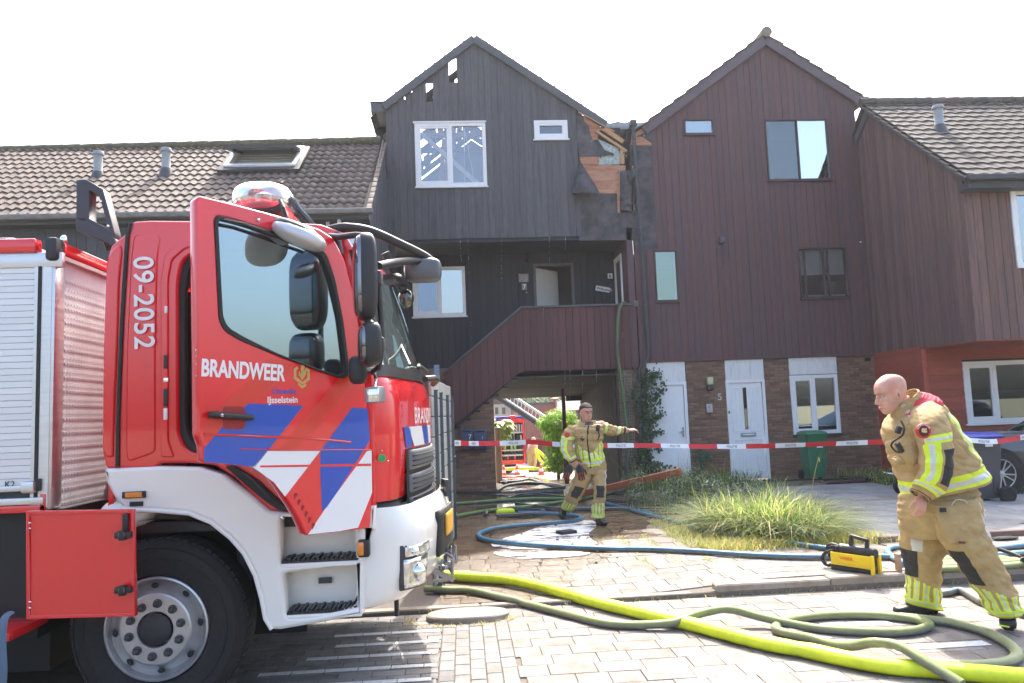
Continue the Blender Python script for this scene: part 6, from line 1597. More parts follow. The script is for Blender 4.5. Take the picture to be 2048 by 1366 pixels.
# red collar lying over the shoulders, tan stand collar inside
def col_pat(u, t): return 0
cl = [RG((1797, 845), (1868, 806), 5.47, .195), RG((1796, 836), (1862, 796), 5.47, .185), RG((1799, 826), (1848, 789), 5.48, .135), RG((1798, 817), (1836, 786), 5.48, .105)]
garment('red_collar', cl, lambda u, t: 0, fr, fold=.007, seed=31, mats=[M_collar], sub=7, thick=.012)
sc2 = [RG((1790, 838), (1840, 796), 5.48, .115), RG((1788, 824), (1834, 786), 5.48, .108), RG((1790, 812), (1828, 778), 5.48, .104)]
garment('stand_collar', sc2, lambda u, t: 0, fr, fold=.005, seed=33, sub=6, thick=.01)
# badge, radio cable and pockets
bc = fY(1846, 862, 5.07)
bd = B().lathe([(0, -.012), (.050, -.010), (.052, 0), (.050, .006)], bc, 'y', 28).build('shoulder_badge', M_badge, fr, smooth=40)
B().lathe([(0, -.014), (.036, -.0125), (.036, 0)], bc, 'y', 24).build('badge_centre', mat('badge dark', (.05, .015, .015), .6), bd)
bm_ = B()
for pp, rr2 in (((-.005, .0, .008), (.014, .003, .012)), ((.006, 0, -.006), (.016, .003, .007)), ((-.012, 0, -.002), (.007, .003, .007)), ((.014, 0, .01), (.005, .003, .012))): bm_.ell(bc+Vector((pp[0], -.0145, pp[2])), rr2, 10)
bm_.build('badge_device', mat('badge cream', (.65, .45, .25), .6), bd, smooth=True)
for k in range(9):
    th = math.pi*(.15+.7*k/8); B().box(bc+Vector((.043*math.cos(th), -.0125, .043*math.sin(th))), (.005, .003, .008), Matrix.Rotation(math.pi/2-th, 3, 'Y')).build('badge_letter', M_wp, bd)
rp_ = B(); rp_.box(fY(1797, 860, 5.22), (.035, .03, .05), Matrix.Rotation(.5, 3, 'Y')); rp_.build('hook_loop_tab', M_pad, fr, bevel=.004)
B().tube(crom([fY(1802, 842, 5.25), fY(1808, 855, 5.22), fY(1805, 870, 5.20), fY(1794, 878, 5.20), fY(1785, 885, 5.22), fY(1783, 893, 5.24), fY(1792, 903, 5.22), fY(1800, 905, 5.20)], 5), .007, 8).build('radio_cable', M_plas, fr, smooth=True)
B().box(fY(1799, 895, 5.19), (.03, .04, .075), Matrix.Rotation(-.45, 3, 'Y')).build('pocket_radio', M_plas, fr, bevel=.008)
garment('chest_pocket', [RG((1792, 898), (1822, 882), 5.22, .02), RG((1804, 918), (1838, 906), 5.20, .03), RG((1820, 935), (1842, 920), 5.21, .015)], lambda u, t: 0, fr, fold=.005, seed=7, nu=32)
garment('lower_pocket', [RG((1785, 917), (1808, 910), 5.24, .02), RG((1788, 924), (1812, 918), 5.22, .03), RG((1791, 932), (1810, 928), 5.24, .015)], lambda u, t: 0, fr, fold=.003, seed=9, nu=32)
# boots
bo = B(); he, to = at(1874, 1226, Z=.012), at(1786, 1218, Z=.012); he.y = 5.80; to = he+Vector((-.31, .03, 0)); he = at(1874, 1232, Y=5.76); to = at(1788, 1222, Y=5.76); he.z = .015; to.z = .015
boot(bo, he, to, fY(1850, 1205, 5.76)); remeshed('boot', bo, M_boot, fr, .006, 1)
bo = B(); to = at(2018, 1262, Y=5.18); to.z = .02; he = fY(2016, 1222, 5.33); boot(bo, he, to, fY(2014, 1205, 5.30)+Vector((.03, .05, .02))); remeshed('boot', bo, M_boot, fr, .006, 1)
B().beam(fY(1998, 1250, 5.10), fY(2018, 1254, 5.10), .008, .008).build('boot_flash', M_hi, fr)

# ---------------------------------------------------------------- middle firefighter
YM = 10.5
fm_ = empty('person', (1.75, 10.5, .1), 'dark haired firefighter stepping out of the passage, one arm stretched to the trellis', 'person', 'firefighters at the scene')
b = B()
fwd = Vector((.30, -.95, -.08)); up = Vector((.03, -.06, 1))
cm = fY(1173, 844, YM-.05)
P, M3 = head_mesh(b, cm+Vector((0, .03, 0)), fwd, up, 1.04)
b.tube([fY(1173, 832, YM), fY(1173, 845, YM), fY(1174, 858, YM+.02)], [.058, .062, .08], 16)
b.tube([fY(1174, 858, YM), fY(1178, 890, YM), fY(1184, 930, YM)], [.12, .14, .14], 18)
b.tube([fY(1174, 856, YM), fY(1142, 860, YM), fY(1128, 892, YM), fY(1144, 920, YM-.15)], [.08, .06, .05, .03], 12)
b.tube([fY(1174, 856, YM), fY(1205, 850, YM), fY(1226, 861, YM), fY(1258, 861, YM)], [.08, .06, .05, .028], 12)
b.tube([fY(1184, 930, YM), fY(1168, 940, YM), fY(1150, 985, YM+.1), fY(1130, 1016, YM+.5)], [.12, .09, .07, .045], 14)
b.tube([fY(1184, 930, YM), fY(1199, 940, YM), fY(1202, 985, YM-.1), fY(1196, 1034, YM-.1)], [.12, .09, .07, .045], 14)
hand(b, fY(1257, 861, YM), Vector((1, .1, .08)), Vector((-.1, -.3, 1)), 1, .5, 1.0)
hand(b, fY(1147, 922, YM-.16), Vector((.35, -.1, -1)), Vector((-.3, -1, .1)), 1, .7, 1.0)
remeshed('body', b, skin_mat('tanned skin', (.50, .27, .19)), fm_, .0065)
for y in (-1, 1):
    B().ell(P(.072, .031*y, .495), (.013, .014, .008), 12, rot=M3).build('eye', MATS['eye white'], fm_, smooth=True)
    B().ell(P(.081, .031*y, .495), (.006, .006, .006), 8, rot=M3).build('iris', MATS['dark iris'], fm_, smooth=True)
    B().tube([P(.090, .010*y, .558), P(.092, .030*y, .575), P(.078, .052*y, .555)], [.004, .005, .003], 6).build('eyebrow', M_hair, fm_)
B().tube([P(.089, -.022, .19), P(.0965, 0, .192), P(.089, .022, .19)], .002, 6).build('mouth_line', MATS['lip crease'], fm_)
hb_ = B()                                                     # cropped hair cap
N = 30; V = []; H = .245*1.04; s = 1.04
for i, (z, f, bk, hw) in enumerate([(.40, -.02, -.098, .066), (.50, .000, -.106, .079), (.60, .012, -.112, .082), (.70, .075, -.113, .083), (.80, .092, -.108, .081), (.90, .068, -.09, .067), (.98, .036, -.058, .044), (1.03, .005, -.025, .012)]):
    for j in range(N):
        th = 2*math.pi*j/N; x = (f+bk)/2+(f-bk)/2*math.cos(th); y = hw*math.sin(th); nn = 1+.05*noise.noise(Vector((x*60, y*60, z*20)))
        V.append(P(x*nn, y*nn, z))
hb_.add(V, [(i*N+j, i*N+(j+1) % N, (i+1)*N+(j+1) % N, (i+1)*N+j) for i in range(7) for j in range(N)]+[tuple(7*N+j for j in range(N))])
hb_.build('hair', M_hair, fm_, smooth=60)
def mid_pat(k):
    def f(u, t):
        if t > .97: return 0
        if t > .89: return band(t, .89, .97)
        if .70+.10*(u if k else 1-u) < t <= .89 and .0 < u < .5: return band((u*13) % 1, 0, .70) if (u*13) % 1 < .70 else 0
        if wrapin(u, .16, .36) and .40 < t < .62: return 3
        if k and wrapin(u, .06, .12) and .1 < t < .38: return 5
        return 0
    return f
garment('trouser_leg', [RG((1152, 932), (1186, 934), YM, .12), RG((1147, 955), (1182, 958), YM+.0, .12), RG((1138, 980), (1166, 990), YM+.08, .11), RG((1128, 1000), (1154, 1008), YM+.3, .10), RG((1120, 1018), (1143, 1026), YM+.5, .09)], mid_pat(0), fm_, seed=41, fold=.012, nu=72)
garment('trouser_leg', [RG((1180, 934), (1212, 932), YM, .12), RG((1182, 955), (1212, 955), YM-.04, .12), RG((1187, 982), (1212, 982), YM-.1, .115), RG((1184, 1008), (1210, 1008), YM-.1, .105), RG((1184, 1036), (1209, 1036), YM-.1, .10)], mid_pat(1), fm_, seed=43, fold=.012, nu=72)
garment('trouser_seat', [RG((1155, 915), (1209, 915), YM, .14), RG((1152, 932), (1213, 930), YM, .15), RG((1156, 948), (1211, 946), YM, .13)], lambda u, t: 0, fm_, seed=44, fold=.008, nu=64)
def jm(u, t):
    if abs(u-.262-.02*(1-t)) < .007: return 3
    if t < .02: return 0
    d = abs(u-.262)
    if t < .13 and d < .30: return band(t, .03, .13)
    if t < .20+.9*d and t < .50 and d < .3 and (t*9) % 1 < 1:
        q = (u*17) % 1; return band(q, 0, .75) if q < .75 else 0
    return 0
garment('jacket', [RG((1158, 937), (1211, 930), YM, .15), RG((1154, 918), (1208, 912), YM, .155), RG((1150, 895), (1205, 890), YM, .16), RG((1146, 876), (1206, 872), YM, .165), RG((1144, 862), (1209, 856), YM, .16), RG((1152, 853), (1203, 849), YM, .125), RG((1161, 849), (1191, 848), YM, .085), RG((1161, 843), (1189, 841), YM, .078)], jm, fm_, seed=51, fold=.013, nu=130, sub=14)
def sm1(u, t):
    if .30 < t < .37: return band(t, .30, .37)
    if .37 < t < .82 and wrapin(u, .25, .50): return band(u, .26, .49)
    if .82 < t < .90: return band(t, .82, .90)
    if .94 < t < .975: return 3
    return 0
garment('sleeve', [RG((1140, 850), (1160, 856), YM, .05), RG((1128, 862), (1156, 866), YM-.02, .085), RG((1121, 880), (1149, 882), YM-.04, .08), RG((1121, 900), (1146, 898), YM-.06, .078), RG((1130, 917), (1150, 908), YM-.10, .072), RG((1142, 927), (1156, 917), YM-.15, .055)], sm1, fm_, seed=53, fold=.011, nu=84)
def sm2(u, t):
    if .26 < t < .34 or .70 < t < .80: return band(t, .26, .34) if t < .5 else band(t, .70, .80)
    if .90 < t < .94: return 3
    return 0
garment('sleeve', [RG((1196, 862), (1196, 845), YM, .05), RG((1207, 866), (1210, 846), YM-.01, .08), RG((1220, 872), (1224, 851), YM-.01, .075), RG((1236, 870), (1238, 853), YM, .065), RG((1252, 868), (1253, 854), YM, .05)], sm2, fm_, seed=54, fold=.010, nu=72)
garment('stand_collar', [RG((1157, 859), (1193, 855), YM-.02, .10), RG((1157, 851), (1192, 849), YM-.01, .092), RG((1160, 844), (1190, 843), YM+.03, .078)], lambda u, t: 0 if not .17 < u < .31 else 6, fm_, seed=55, fold=.006, thick=.012)
rd = B().box(fY(1196, 856, YM-.19), (.05, .03, .09), Matrix.Rotation(.2, 3, 'Y')).build('pocket_radio', M_plas, fm_, bevel=.010)
B().tube([fY(1196, 862, YM-.20), fY(1199, 872, YM-.19), fY(1195, 880, YM-.18)], .01, 8).build('radio_cable', M_plas, fm_)
B().box(fY(1165, 877, YM-.185), (.05, .01, .05), Matrix.Rotation(.7, 3, 'Y')).build('hook_loop_tab', M_pad, fm_)
for L_, R_2 in ((((1158, 868), (1174, 866))), (((1184, 868), (1198, 866)))): garment('chest_pocket', [RG(L_, R_2, YM-.165, .02), RG((L_[0]+1, L_[1]+9), (R_2[0], R_2[1]+9), YM-.165, .03), RG((L_[0]+2, L_[1]+15), (R_2[0]-1, R_2[1]+14), YM-.16, .015)], lambda u, t: 0, fm_, fold=.004, nu=24)
B().lathe([(0, -.01), (.035, -.008), (.036, 0)], fY(1134, 870, YM-.11), 'y', 20).build('shoulder_badge', M_badge, fm_)
bo = B(); he = fY(1196, 1043, YM-.04); he.z = .115; to = he+Vector((.05, -.27, 0)); boot(bo, he, to, he+Vector((.01, -.04, .10))); remeshed('boot', bo, M_boot, fm_, .007, 1)
bo = B(); to = fY(1122, 1036, YM+.35); to.z = .13; he = to+Vector((.05, .24, .10)); boot(bo, he, to, fY(1130, 1016, YM+.5)); remeshed('boot', bo, M_boot, fm_, .007, 1)
# the gloves he carries
gl = empty('work_gloves', fY(1150, 940, YM-.2), 'pair of dark work gloves with orange seams held in the middle firefighter hand', 'gloves')
for k, (x, dx) in enumerate(((1144, -.35), (1157, .12))):
    g = B(); w = fY(x, 930, YM-.22); g.ell(w+Vector((dx*.1, 0, -.06)), (.05, .025, .07), 14); hand(g, w+Vector((dx*.12, 0, -.03)), Vector((dx, -.05, -1)), Vector((0, -1, 0)), 1 if k else -1, .25, 1.12, .12)
    go = remeshed('glove', g, mat('black glove', (.02, .02, .022), .7), gl, .007)
    d = Vector((dx, -.05, -1)).normalized(); x_ = Vector((1, 0, 0)); w0 = w+Vector((dx*.12, 0, -.03))
    for ox in (-.04, -.015, .015, .04):
        B().tube([w0+d*.07+x_*ox+Vector((0, -.028, 0)), w0+d*.12+x_*ox*1.2+Vector((0, -.030, 0)), w0+d*.17+x_*ox*1.3+Vector((0, -.018, 0))], .003, 6).build('orange_seam', mat('orange seam', (.65, .10, .03), .6), go)
# ---------------------------------------------------------------- far firefighter, bending by the second engine
Yf_ = 29.0
ff = empty('person', fY(1065, 942, Yf_), 'distant firefighter in tan trousers bending beside the far fire truck', 'person', 'firefighters at the scene')
c0 = lambda a, b, dy=0: fY(a, b, Yf_+dy)
b = B(); b.tube([c0(1062, 908), c0(1060, 922), c0(1060, 938)], [.13, .10, .06], 12); b.tube([c0(1068, 908), c0(1069, 922), c0(1068, 938)], [.13, .10, .06], 12); b.ell(c0(1065, 899), (.20, .17, .24), 14)
b.tube([c0(1065, 897), c0(1066, 888, .3)], [.19, .20], 12); b.ell(c0(1067, 880, .45), (.10, .12, .12), 12)
remeshed('body', b, M_skin, ff, .025, 1)
garment('trouser_leg', [RG((1053, 900), (1068, 900), Yf_, .16), RG((1055, 918), (1066, 918), Yf_, .13), RG((1057, 934), (1065, 934), Yf_, .10)], lambda u, t: 0, ff, nu=24, sub=4, fold=.01)
garment('trouser_leg', [RG((1063, 900), (1073, 900), Yf_, .16), RG((1064, 918), (1073, 918), Yf_, .13), RG((1065, 934), (1072, 934), Yf_, .10)], lambda u, t: 0, ff, nu=24, sub=4, fold=.01)
garment('jacket', [RG((1054, 903), (1072, 902), Yf_+.1, .2), RG((1054, 893), (1073, 893), Yf_+.2, .22), RG((1058, 884), (1073, 886), Yf_+.4, .18)], lambda u, t: 0, ff, nu=24, sub=4, fold=.01, mats=[M_pad])
for a in (1060, 1068): B().ell(c0(a, 940), (.06, .14, .06), 10).build('boot', M_boot, ff)
# ================================================================ hoses
M_hunder = mat('worn grey hose underside', (.17, .17, .15), .65, var=.25, vscale=14, bump=.4, bscale=120)
M_hyel = mat('fluorescent yellow hose', (.62, .72, .02), .5, var=.14, vscale=8, bump=.3, bscale=200, col2=(.40, .55, .03), c2scale=3, c2amt=.35)
M_holive = mat('olive green hose', (.18, .215, .075), .6, var=.18, vscale=10, bump=.3, bscale=150, col2=(.18, .19, .13), c2scale=2, c2amt=.36)
M_hgreen = mat('wet green hose', (.09, .20, .045), .4, var=.2, vscale=8, bump=.2)
M_hblue = mat('blue fire hose', (.03, .14, .24), .5, var=.2, vscale=8, bump=.2, col2=(.20, .22, .22), c2scale=2.2, c2amt=.34)
M_hdark = mat('dark wet hose', (.03, .045, .05), .35, var=.3, vscale=8, bump=.2)
def hose(pts, r, m, label, group=None, lift=0, flat=.82, zs=None, world=False, nm='fire_hose', n=16, under=None):
    if world: P = [Vector(p) for p in pts]
    else:
        P = []
        for i, p in enumerate(pts):
            q = onground(p[0], p[1], r*flat); q.z = gz(q.x, q.y)+r*flat+.003+(p[2] if len(p) > 2 else lift); P.append(q)
    P = crom(P, 7)
    if not world:
        for q in P: q.z = max(q.z, gz(q.x, q.y)+r*flat*.96)
    P = [p+Vector((0, .01*noise.noise(p*4), 0)) for p in P]
    rr_ = [r*(1+.05*noise.noise(p*6)+.03*noise.noise(p*23)) for p in P]
    if under is None: under = M_hunder
    rr_ = [q*(.94 if (i % 41) in (20, 21) else 1) for i, q in enumerate(rr_)]; bt = B().tube(P, rr_, n, flat=flat)
    for q in range(len(bt.M)-2):
        j = q % n
        if not (0 <= j <= 7): bt.M[q] = 1
    o = bt.build(nm, [m, under if under is not False else m], None, smooth=60)
    return tagp(o, label, 'fire hose', group)
z7 = lambda u, v, l=0: (1200+u/2.415, 1080+v/2.415, l)
z5 = lambda u, v, l=0: (1260+u/3.793, 900+v/3.793, l)
z3 = lambda u, v, l=0: (860+u/3.596, 720+v/3.596, l)
HG = 'fire hoses lying across the ground'
hose([(880, 1150), (950, 1155), (1010, 1159), (1080, 1173), z7(0, 305), z7(200, 352), z7(450, 410), z7(620, 455), z7(820, 503), z7(1000, 535), z7(1200, 578), z7(1400, 612), z7(1600, 628), z7(1850, 648), z7(2100, 668)], .058, M_hyel, 'thick bright yellow supply hose running from the truck nose to the lower right corner', HG, under=False)
hose([(850, 1178), (900, 1180), (950, 1183), (1050, 1204), (1120, 1225), z7(0, 398), z7(150, 412), z7(350, 415, .02), z7(480, 408, .07), z7(620, 398, .09), z7(780, 403, .04), z7(1000, 422), z7(1200, 440), z7(1430, 448), z7(1560, 430), z7(1590, 410), z7(1520, 385), z7(1350, 366), z7(1150, 364), z7(980, 378), z7(880, 402), z7(850, 430), z7(900, 452), z7(1020, 476), z7(1120, 505), z7(1220, 545, .04), z7(1330, 580, .10), z7(1450, 615, .12), z7(1560, 650, .08), z7(1750, 700)], .036, M_holive, 'olive green hose snaking from the truck nose into a loop over the yellow hose', HG)
hose([z7(1450, 372), z7(1560, 384), z7(1700, 402), z7(1850, 442), z7(1960, 495), z7(2015, 550), z7(1975, 590), z7(1850, 606), z7(1720, 606), z7(1600, 602)], .036, mat('pale green grey hose', (.24, .27, .13), .6, var=.15, vscale=10, bump=.3, col2=(.25, .25, .20), c2scale=2.5, c2amt=.38), 'grey green hose bending in a wide loop below the right firefighter boots', HG)
hose([z3(640, 1098), z3(860, 1106), z3(1010, 1116), z3(1085, 1132), z3(1070, 1150), z3(980, 1165), z3(800, 1180), z3(600, 1195), z3(450, 1215), z3(365, 1245), z3(352, 1270), z3(420, 1300), z3(600, 1322), z3(900, 1343), z3(1300, 1360), z5(0, 752), z5(250, 757), z5(500, 770), z5(900, 797), z5(1300, 812), z5(1560, 815), (1700, 1116), (1760, 1114), (1830, 1118)], .034, M_hblue, 'long blue hose doubling back before the white puddle and running to the yellow tool', HG)
hose([z3(1000, 1068), (1250, 1018), z5(60, 472), z5(300, 532), z5(450, 580), z5(650, 632), z5(900, 662), z5(1200, 705), z5(1500, 748), z5(1600, 770), (1700, 1106)], .030, M_hblue, 'blue hose running from the passage past the grass clump', HG)
hose([(1900, 1128), (1850, 1128), (1800, 1122), (1780, 1110), (1776, 1098), (1800, 1095), (1860, 1100), (1920, 1105), (1990, 1110), (2060, 1104)], .032, mat('pale blue hose', (.09, .28, .38), .5, var=.15, col2=(.30, .30, .28), c2scale=3, c2amt=.45), 'pale blue hose curled behind the right firefighter legs', HG)
hose([(1800, 1128), (1840, 1144), (1878, 1160), (1920, 1182), (1963, 1205), (2010, 1218), (2060, 1232)], .032, MATS['pale blue hose'], 'blue and grey hose passing between the right firefighter legs', HG)
hose([(1885, 1098), (1930, 1102), (1990, 1098), (2060, 1090)], .030, M_hblue, 'blue hose at the right edge behind the flat coiled hose', HG)
hose([z3(150, 1036), z3(300, 1026), z3(500, 1010), z3(750, 998), z3(940, 998), z3(1150, 985), z3(1280, 960), z3(1400, 925)], .034, M_hgreen, 'green hose stretched across the wet floor behind the middle firefighter', HG)
hose([z3(150, 1132), z3(300, 1104), z3(450, 1080), z3(750, 1048), z3(950, 1020), z3(1100, 998), z3(1250, 960), z3(1340, 935)], .034, M_hgreen, 'wet green hose slanting from the fence foot towards the passage', HG)
hose([z3(190, 955), z3(450, 955), z3(700, 952), z3(960, 940)], .03, M_hdark, 'thin dark hose along the passage threshold', HG)
hose([z3(620, 1036), z3(760, 1052), z3(900, 1068), z3(1200, 1072), z3(1500, 1070), z3(1700, 1070)], .032, M_hdark, 'dark blue hose running right below the middle firefighter knees', HG)
hose([z3(400, 1116), z3(420, 1085), z3(560, 1070), z3(700, 1075), z3(820, 1090), z3(640, 1112), z3(480, 1120)], .032, M_hdark, 'dark wet hose kinked beside the yellow coupling', HG)
hose([z3(1250, 1005), z3(1400, 1014), z3(1550, 1022), z3(1700, 1030)], .03, M_hdark, 'dark hose leading behind the orange board', HG)
hose([z3(1270, 1030), z3(1340, 1050), z3(1500, 1082), z3(1600, 1105)], .03, M_hblue, 'short blue hose beside the bushes', HG)
hose([z3(480, 940), z3(560, 900), z3(700, 885), z3(860, 890), z3(960, 905), z3(940, 920), z3(800, 935), z3(620, 950)], .034, M_hdark, 'dark hose loop lying in the passage mouth', HG)
hose([z3(500, 880), z3(620, 870), z3(720, 855), z3(800, 880), z3(880, 905), z3(960, 915)], .032, M_hdark, 'black hose arching over the wet passage floor', HG)
hose([z3(560, 1000), z3(640, 975), z3(760, 965), z3(860, 975), z3(1000, 990), z3(1110, 975), z3(1250, 955), z3(1400, 960)], .032, M_hdark, 'dark green hose under the orange board', HG)
hose([z3(470, 850), z3(520, 862), z3(570, 885)], .06, M_hdark, 'bundled dark hose at the left of the passage mouth', HG)
# hose hanging over the balcony rail
Yh = 15.88
hp = [at(1262, 640, Y=16.6), at(1255, 612, Y=16.3), at(1245, 606, Y=16.0), at(1238, 622, Y=15.90)]+[at(a, b, Y=Yh) for a, b in ((1235, 655), (1234, 700), (1237, 725), (1246, 789), (1252, 845), (1256, 887), (1253, 937), (1246, 960))]
hp += [onground(1232, 982, .04), onground(1190, 990, .04)]
hp[-1].z = gz(hp[-1].x, hp[-1].y)+.04; hp[-2].z = gz(hp[-2].x, hp[-2].y)+.06
hose(hp, .038, mat('hanging green hose', (.10, .17, .06), .55, var=.2, col2=(.09, .09, .07), c2scale=2, c2amt=.5), 'green hose hanging from the balcony rail down to the ground', None, world=True)
# flat coiled hose with black couplings at the right
p = onground(1950, 1135)
cc = empty('coiled_hose', (p.x, p.y, gz(p.x, p.y)), 'flat folded olive hose lying on the pavers behind the right firefighter', 'hose coil')
for k in range(3):
    o = B().tube(crom([p+Vector((-.45+.04*k, .10*k-.12, .03+.0*k)), p+Vector((0, .10*k-.14, .03)), p+Vector((.36-.03*k, .10*k-.10, .03)), p+Vector((.46-.03*k, .10*k-.02, .03)), p+Vector((.2, .10*k+.02, .03)), p+Vector((-.4, .10*k+.0, .03))], 6), .045, 12, flat=.6).build('hose_fold', M_holive, cc, smooth=60)
B().tube([p+Vector((.36, -.14, .05)), p+Vector((.52, -.10, .06)), p+Vector((.55, .02, .05))], [.045, .055, .05], 12).build('coupling', M_plas, cc, smooth=True)
B().tube(crom([p+Vector((.1, .16, .06)), p+Vector((.2, .3, .12)), p+Vector((.4, .25, .10)), p+Vector((.5, .1, .05))], 5), .018, 8).build('carry_strap', M_plas, cc, smooth=True)
# yellow branch coupling lying in the wet
q = onground(*z3(543, 1116)[:2]); q.z = gz(q.x, q.y)
hc = B().tube([q+Vector((-.14, 0, .05)), q+Vector((-.10, 0, .05)), q+Vector((.0, .0, .05)), q+Vector((.1, 0, .05)), q+Vector((.14, 0, .05))], [.02, .05, .055, .05, .025], 12).build('hose_coupling', M_hyel, None, smooth=60); tagp(hc, 'small yellow green hose coupling lying on the wet pavers', 'coupling')

# ---- barrier tape ----------------------------------------------------------------
tape = empty('barrier_tape', (0, 11, 1.1), 'red and white barrier tape stretched across the scene from the grey fence', 'barrier tape')
tp_ = [at(905, 886, Y=9.86), at(960, 887, Y=11.1), at(1030, 886, Y=11.4), at(1060, 884, Y=11.5), at(1120, 889, Y=11.6), at(1200, 891, Y=11.6), at(1300, 891, Y=11.7), at(1420, 893, Y=11.6), at(1530, 892, Y=11.4), at(1650, 888, Y=11.1), at(1760, 884, Y=10.8), at(1840, 882, Y=10.6), at(1925, 880, Y=10.4), at(1990, 883, Y=10.35), at(2060, 872, Y=10.5)]
tp_ = crom(tp_, 12); L = 0; segs = [[], []]; NSEG = .42
lens = [0]
for i in range(1, len(tp_)): lens.append(lens[-1]+(tp_[i]-tp_[i-1]).length)
bufs = [B(), B()]; wb_ = .036
def tpt(s):
    for i in range(1, len(lens)):
        if lens[i] >= s: t = (s-lens[i-1])/max(1e-6, lens[i]-lens[i-1]); return tp_[i-1].lerp(tp_[i], t)
    return tp_[-1]
s = 0; k = 0
while s < lens[-1]-.05:
    e = min(s+NSEG, lens[-1]); n = 6; V = []
    for i in range(n+1):
        q = s+(e-s)*i/n; p = tpt(q); tw = .45*math.sin(q*1.7)+.5*math.exp(-((q-3.0)/.8)**2)
        V += [p+Vector((0, wb_*math.sin(tw), wb_*math.cos(tw))), p-Vector((0, wb_*math.sin(tw), wb_*math.cos(tw)))]
    o = mesh('tape_segment', V, [(2*i, 2*i+1, 2*i+3, 2*i+2) for i in range(n)], tape, mat('red tape plastic', (.60, .015, .02), .4) if k % 2 else mat('white tape plastic', (.75, .75, .77), .4))
    if k % 2 == 0:
        c = tpt((s+e)/2); d = (tpt(e)-tpt(s)).normalized()
        text('tape_print', 'POLITIE', .045, frame(c-Vector((0, .012, .015)), d, (0, 0, 1)), M_ink, o, off=.004, align='CENTER', depth=.0003)
    s = e; k += 1

# ---- fence beside the truck --------------------------------------------------------
fe = empty('fence', (-.25, 8.5, .05), 'grey composite board fence with dark steel posts beside the truck nose', 'fence')
M_fpost = mat('anthracite steel post', (.055, .075, .085), .45, var=.08)
M_fslat = mat('pale grey composite board', (.26, .265, .26), .7, var=.12, vscale=8, objvar=.06, stretch=(1, 8, 8))
posts = [(7.25, -.27), (8.1, -.245), (9.15, -.20), (9.82, -.155)]
for y, x in posts:
    B().bbox(x-.045, x+.045, y-.045, y+.045, gz(x, y), 1.84).build('fence_post', M_fpost, fe, bevel=.004)
    B().bbox(x-.05, x+.05, y-.05, y+.05, 1.84, 1.85).build('post_cap', M_fpost, fe)
    for z in (.4, 1.1, 1.7): B().ell((x+.047, y, z), (.004, .008, .008), 6).build('screw', M_chrome, fe)
for (y0, x0), (y1, x1) in zip([(6.98, -.285)]+posts[:-1], posts):
    z = .12; k = 0
    while z < 1.8:
        a = Vector((x0, y0+.045, z+.088)); b2 = Vector((x1, y1-.045, z+.088))
        B().beam(a, b2, .026, .178).build('fence_board', M_fslat, fe, bevel=.006, seg=1); z += .186
pt = B().bbox(-.60, -.52, 11.9, 11.98, 0, 2.28); 
p = at(873, 730, Y=12.0); B_ = B().bbox(p.x-.04, p.x+.04, 11.96, 12.04, .1, p.z).build('fence_pole', mat('blue grey painted pole', (.12, .18, .26), .5), None); tagp(B_, 'tall blue grey pole rising behind the fence beside the truck', 'pole')

# ---- bins, car, trolley ---------------------------------------------------------------
def bin_(c, w, d, h, m, lidm, label, rz=0, lid_over=.03):
    t = empty('wheelie_bin', c, label, 'bin', 'wheelie bins in front of the houses')
    R_ = Matrix.Rotation(rz, 3, 'Z'); c = Vector(c)
    rings = []
    for z, k in ((.06, .78), (.08, .80), (.5*h, .90), (.9*h, .98), (.92*h, 1.03), (.955*h, 1.03)):
        pts = roundpoly(rect(-w/2*k, w/2*k, -d/2*k, d/2*k), .05, 4); rings.append([c+R_ @ Vector((p.x, p.y, z)) for p in pts])
    loft('bin_body', rings, m, t, closed=True, cap=True, smooth=35)
    rings = []
    for z, k in ((.955*h, 1.08), (.975*h, 1.09), (1.0*h, 1.02), (1.03*h, .8), (1.04*h, .4)):
        pts = roundpoly(rect(-w/2*k, w/2*k, -d/2*k, d/2*k*(.98)), .06, 4); rings.append([c+R_ @ Vector((p.x, p.y-.01, z)) for p in pts])
    l_ = loft('lid', rings, lidm, t, closed=True, cap=True, smooth=35)
    for s_ in (-1, 1):
        wc_ = c+R_ @ Vector((s_*(w/2-.02), d/2*.8, .10))
        q = B(); q.lathe([(0, -.03), (.085, -.03), (.10, -.02), (.10, .02), (.085, .03), (0, .03)], wc_, 'x', 24); q.build('wheel', M_rub, t, smooth=40)
    B().tube([c+R_ @ Vector((-w/2+.05, d/2+.03, h*.93)), c+R_ @ Vector((w/2-.05, d/2+.03, h*.93))], .015, 8).build('handle', lidm, t)
    for k in (-.25, .25): B().box(c+R_ @ Vector((w*k, -d/2*.88, h*.45)), (.02, .012, h*.6), R_).build('rib', m, t, bevel=.004)
    return t
M_bing = mat('dark green bin plastic', (.03, .16, .075), .45, var=.06); M_bingr = mat('dark grey bin plastic', (.075, .075, .082), .5, var=.06)
gb = at(1630, 965, Z=.1); p0 = at(1606, 900, Y=14.9); 
gbt = bin_((6.86, 15.0, .1), .42, .45, .93, M_bing, M_bing, 'green wheelie bin with a white sticker under the window of house number 5')
B().box((6.90, 14.765, .78), (.12, .006, .09)).build('sticker', M_white, gbt)
bb_ = bin_((7.33, 10.95, .1), .62, .66, .96, M_bingr, mat('blue bin lid', (.03, .05, .32), .4), 'large dark grey wheelie bin with blue lid behind the right firefighter')
B().box((7.42, 10.61, .93), (.11, .006, .07)).build('sticker', M_white, bb_)
wbx = B(); wbx.lathe([(0, -.04), (.10, -.04), (.12, -.02), (.12, .03), (0, .03)], (7.62, 10.60, .22), 'y', 24); wbx.build('wheel', M_rub, bb_, smooth=40)
